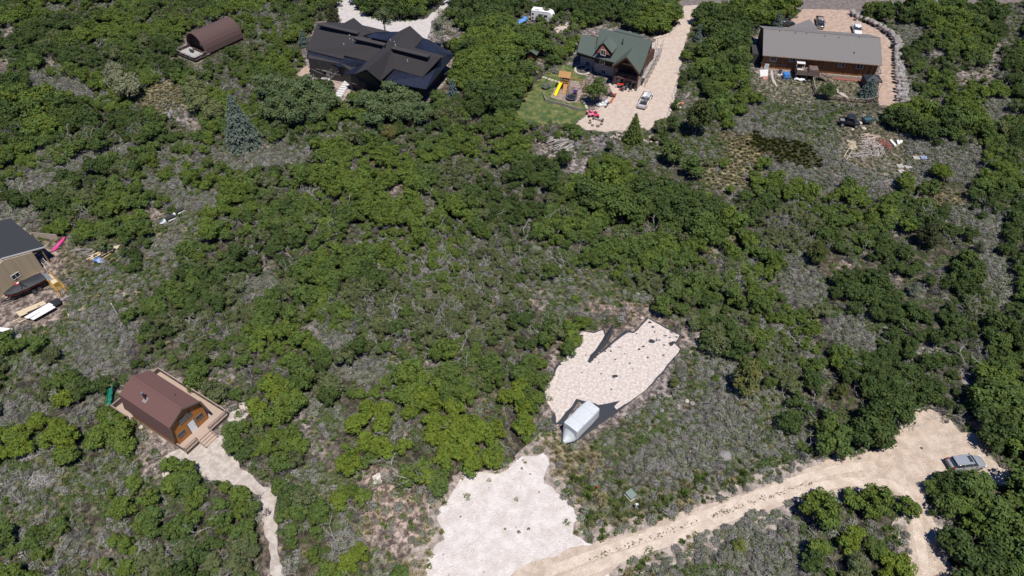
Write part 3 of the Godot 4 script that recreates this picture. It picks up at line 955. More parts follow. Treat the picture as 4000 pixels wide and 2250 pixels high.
func build_low_growth():
	var sage := []
	var grass := []
	var herb := []
	var stone := []
	var x := -176.0
	while x < 176.0:
		var z := -25.0
		while z > -222.0:
			var p := Vector3(x + rr(-0.5, 0.5), -0.02, z + rr(-0.5, 0.5))
			z -= 0.66
			var px := Q(p)
			if px.x < -200 or px.x > 4200 or px.y < -120 or px.y > 2400: continue
			var code := char(cover_at(px))
			var clump := soft.get_noise_2d(p.x * 3.0, p.z * 3.0 + 40.0)
			var a := 0.0
			var b := 0.0
			var c := 0.0
			var dry := 0.3
			match code:
				"s":
					a = 0.8; b = 0.26; c = 0.4; dry = 0.6
				"g":
					a = 0.3; b = 0.45; c = 0.85
				"m":
					b = 0.5; c = 0.3
					dry = 0.4
				"e":
					a = 0.2; b = 0.62; c = 0.2
					dry = 0.35
				"t":
					a = 0.06; b = 0.95; dry = 0.85
				"b":
					a = 0.14; b = 0.16; c = 0.08
					dry = 0.5
				"d":
					a = 0.45; b = 0.12; c = 0.35
				"o":
					a = 0.5; b = 0.25; c = 0.25
				"O", "D", "Y", "B":
					c = 0.3; b = 0.08; a = 0.06
				"G":
					b = 0.95; dry = -1.0
				"c":
					b = 0.001; c = 0.0
					dry = 0.5
			if code == "c" and px.x > 1690 and px.x < 2260 and px.y > 1780 and px.y < 2080:
				b = 0.05; c = 0.02
			var j := 1.0 + clump * 0.9
			if rng.randf() < a * j:
				var g := rr(0.0, 1.0)
				var col := Color(0.19, 0.21, 0.145).lerp(Color(0.245, 0.235, 0.228), g) * rr(0.72, 1.2)
				sage.append([upright(p, rr(0.6, 1.55), rr(0.8, 1.2)), col])
			if rng.randf() < b * j:
				var col := Color(0.105, 0.165, 0.038)
				if dry < 0.0: col = Color(0.055, 0.065, 0.015)
				elif rng.randf() < dry: col = Color(0.33, 0.30, 0.17)
				elif rng.randf() < 0.4: col = Color(0.16, 0.19, 0.07)
				grass.append([upright(p, rr(1.0, 2.0) if code == "e" and dry > rng.randf() * 0.8 else rr(0.6, 1.3) * (0.55 if code == "m" or code == "c" else 1.0)), col * rr(0.85, 1.15)])
			if rng.randf() < c * j:
				herb.append([upright(p, rr(0.6, 1.5) * (0.5 if code == "m" else 1.0), rr(0.5, 1.0)), Color(0.07, 0.12, 0.032).lerp(Color(0.12, 0.155, 0.065), rr(0, 1))])
			if (code == "b" or code == "s" or code == "c") and rng.randf() < 0.03:
				stone.append([Transform3D(Basis(Vector3.UP, rr(0, TAU)).scaled(Vector3(rr(0.06, 0.2), rr(0.04, 0.1), rr(0.06, 0.2))), p), Color.WHITE])
		x += 0.66
	# weeds and pebbly grass on the crown of the dirt road
	for i in 300:
		var f := rng.randf()
		var q := Vector2(2290, 2190).lerp(Vector2(2760, 2022), f * 2.0) if f < 0.5 else Vector2(2760, 2022).lerp(Vector2(3180, 1882), f * 2.0 - 1.0)
		if soft.get_noise_1d(q.x * 1.5) < -0.12: continue
		grass.append([upright(P(q.x, q.y) + Vector3(rr(-0.5, 0.5), 0.03, rr(-0.25, 0.25)), rr(0.12, 0.36), 0.6), Color(0.34, 0.30, 0.20).lerp(Color(0.22, 0.21, 0.11), rr(0, 1))])
	var leafy := foliage_mat("low_leaves", Color.WHITE, 0.25)
	for k in 3:
		var rows := [[], [], []]
		for i in range(k, sage.size(), 3): rows[0].append(sage[i])
		for i in range(k, grass.size(), 3): rows[1].append(grass[i])
		for i in range(k, herb.size(), 3): rows[2].append(herb[i])
		lows[k] = rows
	var names := ["sagebrush", "bunch_grass", "low_herbs"]
	var labels := ["grey green sagebrush tufts spread over the open ground", "tufts of green and dry grass in the clearings", "low dark green leafy herbs covering the clearings"]
	for q in 3:
		var root := Node3D.new()
		root.name = names[q]
		add_child(root)
		tag(root, labels[q], ["sagebrush", "grass", "ground cover"][q])
		root.set_meta("kind", "stuff")
		for k in 3:
			var mesh: Mesh
			if q == 0: mesh = dome_mesh(120, 0.42, 0.46, 0.1)
			elif q == 1: mesh = tuft_mesh(60, 0.42, 0.46, 0.045, 0.55)
			else: mesh = dome_mesh(64, 0.5, 0.26, 0.12)
			multi("tufts", mesh, leafy, lows[k][q], root)
	var pebbles := multi("loose_stones", rock_mesh(3), stuff_mat("loose_stone", lin(0.32, 0.28, 0.25), lin(0.5, 0.46, 0.42), 0.9, 0.05, 1.0), stone, self)
	tag(pebbles, "small pale loose stones scattered on bare soil", "stones")
	print("low ", sage.size(), " ", grass.size(), " ", herb.size())
var lows := [0, 0, 0]

func rock_mesh(seed_: int) -> ArrayMesh:
	var key := "rock%d" % seed_
	if mats.has(key): return mats[key]
	var f := FastNoiseLite.new()
	f.seed = seed_
	f.frequency = 0.8
	var b := mb()
	var rings := []
	for i in 6:
		var ring := []
		var phi := PI * (i + 0.3) / 5.6
		for j in 9:
			var d := Vector3(sin(phi) * cos(TAU * j / 9), cos(phi), sin(phi) * sin(TAU * j / 9))
			var k := 1.0 + 0.45 * f.get_noise_3dv(d * 1.4)
			ring.append(d * k)
		rings.append(ring)
	b.loft(rings)
	mats[key] = b.commit()
	return mats[key]

# ------------------------------------------------------------------ single trees
func tree(called: String, label: String, category: String, base: Vector3, mesh: ArrayMesh, trunk: ArrayMesh, leaf_m: Material, bark_m: Material, s := Vector3.ONE, group := "") -> Node3D:
	var t := thing(called, label, category, base, rr(0, TAU), group)
	inst("crown", mesh, leaf_m, t).scale = s
	inst("trunk", trunk, bark_m, t).scale = s
	return t

func build_trees():
	var bark := stuff_mat("tree_bark", lin(0.12, 0.10, 0.085), lin(0.22, 0.19, 0.165), 0.9, 0.06, 0.8)
	var white_bark := stuff_mat("aspen_bark", lin(0.4, 0.39, 0.36), lin(0.62, 0.6, 0.56), 0.8, 0.05, 0.8)
	var post := mb()
	post.tube(Vector3.DOWN * 0.1, Vector3.UP * 0.92, 0.028, 0.006, 7, false)
	var pole := post.commit()       # one metre of tapering trunk
	# conifers: base, height of the top on the photograph, width, tone, label
	var cone := [conifer_mesh(6.0, 1.7, 0.2), conifer_mesh(6.0, 1.5, 0.2)]
	var blue := Color(0.10, 0.14, 0.12)
	for c in [
		[957, 566, 360, 135, Color(0.13, 0.165, 0.135), "tall silvery blue spruce at the end of the dry gully"],
		[2470, 556, 438, 84, Color(0.085, 0.12, 0.03), "neat green cone shaped conifer at the front edge of the gravel driveway"],
		[1190, 178, 112, 48, blue, "blue grey spruce left of the big black roofed house"],
		[1305, 84, 4, 52, Color(0.055, 0.06, 0.03), "dark olive spruce beside the grey loop driveway"],
		[1770, 372, 303, 36, Color(0.10, 0.15, 0.16), "small pale blue spruce right of the big black roofed house"],
		[2722, 162, 88, 32, blue, "slim blue spruce beside the upper gravel driveway"],
		[3385, 378, 300, 78, Color(0.085, 0.12, 0.11), "blue spruce beside the black gazebo in the fenced yard"],
		[3030, 118, 42, 42, blue, "blue spruce behind the left end of the grey roofed house"],
		[3383, 78, 10, 48, Color(0.09, 0.115, 0.03), "yellow green pine at the top of the boulder wall"],
		[1150, 560, 500, 40, Color(0.07, 0.10, 0.035), "small green conifer in front of the big black roofed house"],
	]:
		var p := P(c[0], c[1])
		var h := height_to(p, c[2])
		var zc := CAM_HEIGHT * 0.7071 - p.z * 0.7071
		var r: float = c[3] * 0.5 * zc / FOCAL
		var k: int = rng.randi() % 2
		var t := thing("conifer", c[5], "conifer", p, rr(0, TAU), "conifers round the houses")
		inst("crown", conifer_mesh(h, r * 1.1, 0.21), foliage_mat("needles_%d" % int(c[0]), c[4], 0.15), t)
		var tr := inst("trunk", pole, bark, t)
		tr.scale = Vector3(h * 0.6, h, h * 0.6)
		solo.append([p.x, p.z + h * 0.35, maxf(r * 1.3, 2.4 + h * 0.28)])
	# broad-leaved trees
	var big := []
	var big_trunk := []
	for i in 4:
		big.append(crown_mesh(3.0, 1.6, 6.2, 20, 1.15, 170, 0.17, 0.3, 0.06))
		big_trunk.append(stems_mesh(5.0, 2.0, 4, 0.14))
	var willow := Color(0.15, 0.175, 0.075)
	var poplar := Color(0.108, 0.152, 0.066)
	var w := [
		[1050, 385, 1.0, poplar, "grey green poplar, leftmost of the row left below the black roofed house"],
		[1130, 392, 1.05, poplar, "grey green poplar, second from left in the row below the black roofed house"],
		[1215, 420, 1.1, poplar, "tall grey green poplar in front of the left porch of the black roofed house"],
		[1285, 440, 0.95, poplar, "grey green poplar just left of the white patio steps"],
		[1085, 480, 1.0, poplar, "low left poplar in the cluster right of the silvery spruce"],
		[1170, 498, 1.1, poplar, "lowest poplar in the cluster left below the patio"],
		[1250, 490, 0.8, poplar, "small poplar at the right end of the left poplar cluster"],
		[1440, 440, 0.95, poplar, "poplar right below the white patio steps"],
		[1530, 430, 1.15, poplar, "tallest poplar covering the front gable of the black roofed house"],
		[1600, 440, 1.0, poplar, "poplar before the right corner of the black roofed house"],
		[1480, 490, 1.0, poplar, "front poplar in the right cluster below the black roofed house"],
		[1570, 492, 0.9, poplar, "poplar with brown twigs in the right cluster below the house"],
		[1650, 485, 0.8, poplar, "rightmost poplar below the black roofed house"],
		[1525, 545, 0.6, Color(0.13, 0.13, 0.045), "small yellowish tree below the right poplar cluster"],
		[790, 440, 0.95, willow, "pale willow just left of the silvery blue spruce"],
		[770, 385, 0.85, willow, "pale willow right of the dry grass slope"],
		[850, 480, 0.8, willow, "low willow at the foot of the dry gully"],
		[520, 390, 1.05, Color(0.20, 0.215, 0.125), "pale feathery willow above the left gully"],
		[470, 340, 0.85, Color(0.20, 0.215, 0.125), "smaller pale willow behind the sagebrush strip"],
		[2325, 405, 0.88, Color(0.085, 0.13, 0.035), "leafy yard tree between the swing set and the log house"],
		[3222, 385, 0.62, Color(0.06, 0.10, 0.03), "round leafy tree inside the fenced yard"],
	]
	for c in w:
		var p := P(c[0], c[1])
		var i: int = rng.randi() % 4
		tree("broadleaf_tree", c[4], "tree", p, big[i], big_trunk[i], foliage_mat("leaf_%s" % str(c[3].to_html()), c[3], 0.35), bark, Vector3(c[2], c[2] * rr(0.9, 1.05), c[2]), "broad leaved trees round the houses")
		solo.append([p.x, p.z, c[2] * 2.2])
	# aspens
	var asp := crown_mesh(1.9, 2.6, 7.2, 16, 0.8, 150, 0.13, 0.2, 0.1)
	var thin := crown_mesh(1.9, 1.6, 8.4, 18, 0.75, 90, 0.12, 0.2, 0.2)
	for c in [[1510, 160, asp, Color(0.10, 0.125, 0.06), 1.25, "slender aspen standing before the porch on the loop driveway side"], [1728, 198, thin, Color(0.22, 0.23, 0.17), 1.2, "thin pale silvery aspen at the right back corner of the black roofed house"]]:
		var p := P(c[0], c[1])
		var t := tree("aspen", c[5], "aspen", p, c[2], stems_mesh(6.0, 0.5, 2, 0.1), foliage_mat("aspen_%d" % int(c[0]), c[3], 0.3), white_bark, Vector3.ONE * c[4], "pale aspens behind the black roofed house")
	# rounded junipers and single bushes: foot, width on the photograph, height, tone, label
	var round_ := []
	for i in 3: round_.append(crown_mesh(1.0, 0.25, 1.9, 12, 0.45, 140, 0.085, 0.5))
	var foot := stems_mesh(1.0, 0.6, 4, 0.05)
	for c in [
		[2715, 525, 135, 1.3, Color(0.055, 0.072, 0.022), "big round dark juniper right of the cone shaped conifer"],
		[2900, 1535, 122, 1.75, Color(0.135, 0.145, 0.045), "upright olive juniper right of the wood chip bed"],
		[2628, 1508, 44, 1.2, Color(0.10, 0.12, 0.035), "small yellowish juniper on bare soil beside the wood chip bed"],
		[2882, 2140, 62, 1.1, Color(0.15, 0.17, 0.045), "small round juniper in the sagebrush below the dirt road"],
		[3181, 1025, 100, 1.1, Color(0.06, 0.078, 0.022), "olive juniper among dead wood on the right slope"],
		[3605, 960, 115, 1.1, Color(0.042, 0.05, 0.022), "dark brownish juniper on the right slope"],
		[3562, 1150, 58, 1.2, Color(0.14, 0.165, 0.12), "pale grey green bush among dark oaks on the right slope"],
		[3815, 985, 52, 1.2, Color(0.085, 0.10, 0.06), "small grey juniper alone on the right sagebrush slope"],
		[3272, 1550, 75, 1.2, Color(0.075, 0.088, 0.026), "olive juniper above the bend of the dirt road"],
		[212, 1405, 92, 0.95, Color(0.085, 0.10, 0.045), "round grey green bush below the white sheet metal"],
		[3662, 700, 98, 1.0, Color(0.085, 0.125, 0.018), "round bright green bush right of the grey pallets"],
		[2730, 405, 22, 0.9, Color(0.14, 0.16, 0.02), "tiny yellow green shrub right of the driveway edge"],
		[2135, 345, 44, 0.6, Color(0.17, 0.185, 0.16), "silver grey shrub left of the swing set"],
		[2172, 285, 34, 0.6, Color(0.17, 0.185, 0.16), "silver grey shrub at the top of the lawn"],
		[2560, 1690, 0, 0.0, Color.BLACK, ""],
		[1760, 700, 0, 0.0, Color.BLACK, ""],
		[2380, 590, 46, 1.2, Color(0.06, 0.085, 0.035), "dark green bush below the gravel driveway edge"],
		[2790, 430, 0, 0.0, Color.BLACK, ""],
		[2620, 640, 120, 1.0, Color(0.085, 0.12, 0.035), "soft green shrub below the round dark juniper"],
		[2700, 690, 110, 1.0, Color(0.075, 0.115, 0.03), "leafy green shrub at the right end below the driveway"],
		[1470, 1835, 0, 0.0, Color.BLACK, ""],
	]:
		if c[2] == 0: continue
		var p := P(c[0], c[1])
		var zc: float = (CAM_HEIGHT - p.z) * 0.7071
		var r: float = c[2] * 0.5 * zc / FOCAL / 1.25
		tree("round_bush", c[5], "bush", p, round_[rng.randi() % 3], foot, foliage_mat("bush_%d_%d" % [c[0], c[1]], c[4], 0.15), bark, Vector3(r, r * c[3], r), "rounded bushes and junipers")
		solo.append([p.x, p.z + r * 0.9, r * 1.6 + 1.8])

# ------------------------------------------------------------------ buildings
func mark(name_: String, p: Vector3):
	landmarks.append([name_, Vector3(p.x, 0, p.z)])

# point where the line of sight through a place on the photograph meets the upright plane over the ground line a-b
func W(px: float, py: float, a: Vector3, b: Vector3) -> Vector3:
	var eye := Vector3(0, CAM_HEIGHT, 0)
	var d := P(px, py) - eye
	var n := (b - a).cross(Vector3.UP)
	return eye + d * ((a - eye).dot(n) / d.dot(n))

func flip(p: Vector3, y := 0.0) -> Vector3:
	return Vector3(p.x, y, p.z)

func roof_part(called: String, pts: Array, m: Material, parent: Node3D, t := 0.18) -> MeshInstance3D:
	var b := mb(parent.position)
	b.slab(pts, Vector3.DOWN * t)
	return part(called, b, m, parent)

func wall_part(called: String, pts: Array, inward: Vector3, m: Material, parent: Node3D) -> MeshInstance3D:
	var b := mb(parent.position)
	var back := []
	for p in pts: back.append(p + inward)
	b.poly(pts, -inward)
	b.poly(back, inward)
	for i in pts.size():
		var j := (i + 1) % pts.size()
		var mid := Vector3.ZERO
		for p in pts: mid += p / pts.size()
		b.quad(pts[i], pts[j], back[j], back[i], (pts[i] + pts[j]) * 0.5 - mid)
	return part(called, b, m, parent)

# window in a wall given by its lower left and upper right corner along the wall direction
func window_at(parent: Node3D, at: Vector3, along: Vector3, out: Vector3, w: float, h: float, frame_m: Material, glass_m: Material, bars := 1, called := "window"):
	var f := mb(parent.position)
	var up := Vector3.UP
	var t := 0.08
	var bas := Basis(along, up, out)
	f.box(at + up * (h * 0.5 - t * 0.5) + out * 0.03, Vector3(w, t, 0.08), bas)
	f.box(at - up * (h * 0.5 - t * 0.5) + out * 0.03, Vector3(w, t, 0.08), bas)
	for s in [-1, 1]: f.box(at + along * s * (w * 0.5 - t * 0.5) + out * 0.03, Vector3(t, h - 2 * t, 0.08), bas)
	for i in bars: f.box(at + along * (w * (i + 1.0) / (bars + 1.0) - w * 0.5) + out * 0.03, Vector3(t * 0.7, h - 2 * t, 0.06), bas)
	var o := part(called, f, frame_m, parent)
	var g := mb(parent.position)
	g.box(at + out * 0.012, Vector3(w - 0.1, h - 0.1, 0.03), bas)
	part("pane", g, glass_m, o)

func rail_run(parent: Node3D, a: Vector3, b: Vector3, h: float, m: Material, step := 0.28, post := 1.8, balusters := true, skip_posts := false):
	var g := mb(parent.position)
	g.bar(a + Vector3.UP * h, b + Vector3.UP * h, 0.14, 0.05)
	part("rail", g, m, parent)
	var d := b - a
	var n := maxi(1, int(d.length() / post))
	for i in n + 1:
		var q := a + d * float(i) / n
		g = mb(parent.position)
		g.box(q + Vector3.UP * (h * 0.5 - 0.03), Vector3(0.1, h - 0.06, 0.1))
		part("post", g, m, parent)
	if balusters:
		var k := int(d.length() / step)
		var one := mb()
		one.box(Vector3.UP * h * 0.5, Vector3(0.07, h - 0.12, 0.05))
		var mesh := one.commit()
		for i in k:
			var q := a + d * (i + 0.5) / k
			inst("baluster", mesh, m, parent).position = q - parent.position

func glass_mat() -> StandardMaterial3D:
	var m := flat_mat("window_glass", lin(0.035, 0.042, 0.05), 0.06)
	m.metallic_specular = 0.7
	return m

func build_buildings():
	build_cabin()
	build_dark_house()
	build_log_house()
	build_right_house()
	build_tan_house()
	build_quonset()

func build_cabin():
	var at := Vector3(-42.71, 0, -51.07)
	var t := thing("cabin", "orange wood cabin with brown barn shaped roof and wrap around deck", "cabin", at, 1.02)
	mark("brown roofed cabin", at + Vector3(-3, 0, -2))
	var roof_m := stuff_mat("brown_shingle", lin(0.105, 0.052, 0.046), lin(0.165, 0.085, 0.075), 0.9, 0.12, 2.0)
	var wood := stuff_mat("orange_siding", lin(0.30, 0.105, 0.018), lin(0.46, 0.18, 0.035), 0.55, 0.05, 2.0, Vector3(1, 8, 1))
	var trim := stuff_mat("brown_trim", lin(0.10, 0.075, 0.06), lin(0.16, 0.12, 0.10), 0.7, 0.05, 1.0)
	var deck_m := stuff_mat("deck_board", lin(0.33, 0.25, 0.20), lin(0.46, 0.36, 0.29), 0.85, 0.05, 2.0, Vector3(6, 1, 1))
	var rail_m := stuff_mat("deck_rail", lin(0.26, 0.20, 0.165), lin(0.40, 0.31, 0.26), 0.85, 0.05, 1.0)
	var skirt_m := stuff_mat("deck_skirt", lin(0.06, 0.048, 0.042), lin(0.12, 0.095, 0.08), 0.9, 0.06, 1.0)
	var concrete := stuff_mat("foundation", lin(0.36, 0.32, 0.27), lin(0.48, 0.44, 0.38), 0.9, 0.04, 2.0)
	var hd := 0.67
	var L := 9.0
	var w := 2.62
	var prof := [Vector2(-w, 0), Vector2(w, 0), Vector2(w, 2.65), Vector2(2.32, 4.98), Vector2(0, 6.1), Vector2(-2.32, 4.98), Vector2(-w, 2.65)]
	var b := mb()
	b.prism([Vector3(-w, 0, 0.02), Vector3(w, 0, 0.02), Vector3(w, 0, -L), Vector3(-w, 0, -L)], -0.2, 0.5)
	part("foundation", b, concrete, t)
	for e in [[0.0, 1.0], [-L, -1.0]]:
		b = mb()
		var pts := []
		for p in prof: pts.append(Vector3(p.x, maxf(p.y, 0.5), e[0]))
		b.poly(pts, Vector3(0, 0, e[1]))
		var back := []
		for p in pts: back.append(p - Vector3(0, 0, e[1] * 0.15))
		b.poly(back, Vector3(0, 0, -e[1]))
		part("end_wall", b, wood, t)
	for s in [-1.0, 1.0]:
		b = mb()
		b.box(Vector3(s * (w - 0.06), 1.55, -L * 0.5), Vector3(0.12, 2.1, L - 0.3))
		part("side_wall", b, wood, t)
	# board joints of the siding on the front
	for i in 22:
		var y := 0.85 + i * 0.22
		var half := w if y < 2.65 else (lerpf(w, 2.32, (y - 2.65) / 2.33) if y < 4.98 else 2.32 * (6.1 - y) / 1.12)
		if half < 0.3: continue
		b = mb()
		b.box(Vector3(0, y, 0.012), Vector3(half * 2.0 - 0.1, 0.2, 0.02))
		part("siding_board", b, wood, t)
	for s in [-1.0, 1.0]:
		for q in [[Vector2(0, 6.32), Vector2(2.42, 5.12), "upper"], [Vector2(2.42, 5.12), Vector2(2.86, 2.42), "lower"]]:
			b = mb()
			var A := Vector3(s * q[0].x, q[0].y, 0.5)
			var B := Vector3(s * q[1].x, q[1].y, 0.5)
			var n := Vector3(s * (q[0].y - q[1].y), absf(q[1].x - q[0].x), 0).normalized()
			b.slab([A, B, B + Vector3(0, 0, -L - 0.9), A + Vector3(0, 0, -L - 0.9)], -n * 0.14) if q[2] == "upper" else b.box((A + B) * 0.5 + Vector3(0, 0, -L * 0.5 - 0.45) - n * 0.07, Vector3((A - B).length(), 0.14, L + 0.9), Basis((B - A).normalized(), n, (B - A).normalized().cross(n)))
			part("roof_panel", b, roof_m, t)
			b = mb()
			b.bar(A + Vector3(0, -0.1, 0.04), B + Vector3(0, -0.1, 0.04), 0.06, 0.26)
			part("rake_board", b, trim, t)
	b = mb()
	b.box(Vector3(0, 6.33, -L * 0.5 + 0.05), Vector3(0.3, 0.05, L + 0.9))
	part("ridge_cap", b, roof_m, t)
	# door and windows
	var white := flat_mat("white_paint", lin(0.72, 0.74, 0.76), 0.45)
	var grey := flat_mat("grey_frame", lin(0.12, 0.115, 0.11), 0.6)
	b = mb()
	b.box(Vector3(0.28, hd + 1.03, 0.05), Vector3(0.92, 2.06, 0.08))
	var door := part("door", b, white, t)
	b = mb()
	for s in [-1, 1]: b.box(Vector3(0.28 + s * 0.53, hd + 1.08, 0.05), Vector3(0.12, 2.16, 0.07))
	b.box(Vector3(0.28, hd + 2.12, 0.05), Vector3(0.94, 0.12, 0.07))
	part("door_frame", b, grey, door)
	b = mb()
	b.box(Vector3(0.62, hd + 1.0, 0.11), Vector3(0.05, 0.12, 0.06))
	part("handle", b, grey, door)
	window_at_local(t, Vector3(-1.35, hd + 1.35, 0.03), 1.15, 0.85, grey)
	window_at_local(t, Vector3(1.62, hd + 1.5, 0.03), 1.1, 0.95, grey)
	window_at_local(t, Vector3(0.0, 4.0, 0.03), 1.9, 1.0, grey)
	# pipe chimney and vent
	b = mb()
	b.tube(Vector3(-1.2, 5.5, -5.2), Vector3(-1.2, 7.0, -5.2), 0.14, 0.14, 10)
	var pipe := part("chimney_pipe", b, flat_mat("dark_metal", lin(0.06, 0.06, 0.065), 0.5, 0.6), t)
	b = mb()
	b.tube(Vector3(-1.2, 7.0, -5.2), Vector3(-1.2, 7.15, -5.2), 0.22, 0.2, 10)
	part("cap", b, flat_mat("steel", lin(0.3, 0.31, 0.32), 0.4, 0.6), pipe)
	b = mb()
	var sl := Vector3(-2.42, -1.2, 0).normalized()
	b.box(Vector3(-1.3, 5.7, -5.2), Vector3(0.75, 0.06, 0.7), Basis(-sl, Vector3(-sl.y, sl.x, 0) * -1.0, Vector3(0, 0, 1)))
	part("flashing", b, flat_mat("flashing", lin(0.34, 0.28, 0.28), 0.5, 0.3), pipe)
	b = mb()
	b.tube(Vector3(1.25, 5.5, -2.4), Vector3(1.25, 6.0, -2.4), 0.06, 0.06, 8)
	part("vent_pipe", b, flat_mat("dark_metal", lin(0.06, 0.06, 0.065), 0.5, 0.6), t)
	# deck along front, right side and back
	for q in [[-2.6, 4.45, 0.03, 1.75], [2.64, 4.45, -12.3, 0.03], [-3.3, 2.64, -12.3, -9.03]]:
		var k := int((q[3] - q[2]) / 0.15) if q[3] - q[2] < 4.0 else int((q[1] - q[0]) / 0.15)
		b = mb()
		b.box(Vector3((q[0] + q[1]) * 0.5, hd - 0.12, (q[2] + q[3]) * 0.5), Vector3(q[1] - q[0], 0.1, q[3] - q[2]))
		var floor_ := part("deck", b, skirt_m, t)
		for i in k:
			var z0: float = (q[3] - q[2]) / k
			b = mb()
			if q[3] - q[2] < 4.0: b.box(Vector3((q[0] + q[1]) * 0.5, hd - 0.04, q[2] + z0 * (i + 0.5)), Vector3(q[1] - q[0] - 0.02, 0.05, z0 - 0.012))
			else: b.box(Vector3(q[0] + (q[1] - q[0]) / k * (i + 0.5), hd - 0.04, (q[2] + q[3]) * 0.5), Vector3((q[1] - q[0]) / k - 0.012, 0.05, q[3] - q[2] - 0.02))
			part("deck_plank", b, deck_m, floor_)
	for q in [[-2.6, 1.72, -0.62, 1.72], [1.35, 1.72, 4.42, 1.72]]:
		b = mb()
		b.box(Vector3((q[0] + q[2]) * 0.5, 0.26, 1.66), Vector3(q[2] - q[0], 0.56, 0.05))
		part("skirting", b, skirt_m, t)
	b = mb()
	b.box(Vector3(4.38, 0.26, -5.3), Vector3(0.05, 0.56, 13.9))
	part("skirting", b, skirt_m, t)
	var inv := t.transform
	for q in [[Vector3(-2.55, hd, 1.68), Vector3(-0.62, hd, 1.68), 0.2], [Vector3(1.35, hd, 1.68), Vector3(4.4, hd, 1.68), 0.2], [Vector3(4.4, hd, 1.68), Vector3(4.4, hd, -12.25), 0.0], [Vector3(4.4, hd, -12.25), Vector3(-3.25, hd, -12.25), 0.0], [Vector3(-3.25, hd, -12.25), Vector3(-3.25, hd, -9.1), 0.0], [Vector3(-2.58, hd, 0.2), Vector3(-2.58, hd, 1.6), 0.0]]:
		rail_local(t, q[0], q[1], 0.92, rail_m, skirt_m, q[2])
	# steps
	for i in 3:
		b = mb()
		b.box(Vector3(0.36, hd - 0.16 * (i + 1) - 0.05, 1.9 + 0.42 * i), Vector3(1.86, 0.06, 0.44))
		part("step", b, deck_m, t)
		b = mb()
		b.box(Vector3(0.36, hd - 0.16 * (i + 1) - 0.17, 1.74 + 0.42 * i), Vector3(1.82, 0.16, 0.03))
		part("riser", b, skirt_m, t)
	for s in [-0.6, 1.32]:
		b = mb()
		b.bar(Vector3(s, hd + 0.15, 1.72), Vector3(s, 0.28, 3.15), 0.1, 0.5)
		part("stair_side", b, rail_m, t)

func window_at_local(t: Node3D, at: Vector3, w: float, h: float, m: Material):
	var pos := t.position
	t.position = Vector3.ZERO
	window_at(t, at, Vector3.RIGHT, Vector3.BACK, w, h, m, glass_mat())
	t.position = pos

func rail_local(t: Node3D, a: Vector3, b: Vector3, h: float, m: Material, dark: Material, step: float):
	var pos := t.position
	t.position = Vector3.ZERO
	rail_run(t, a, b, h, m, maxf(step, 0.2), 1.9, step > 0.0)
	if step == 0.0:
		var g := mb()
		g.bar(a + Vector3.UP * h * 0.45, b + Vector3.UP * h * 0.45, 0.04, h * 0.75)
		part("rail_panel", g, dark, t)
	t.position = pos

func seams(called: String, a: Vector3, b: Vector3, c: Vector3, d: Vector3, step: float, m: Material, parent: Node3D):
	# standing seams running from edge a-b down to edge d-c
	var g := mb(parent.position)
	var n := int((a.distance_to(b) + d.distance_to(c)) * 0.5 / step)
	for i in n + 1:
		var f := float(i) / n
		g.bar(a.lerp(b, f) + Vector3.UP * 0.03, d.lerp(c, f) + Vector3.UP * 0.03, 0.06, 0.07)
	part(called, g, m, parent).set_meta("kind", "stuff")

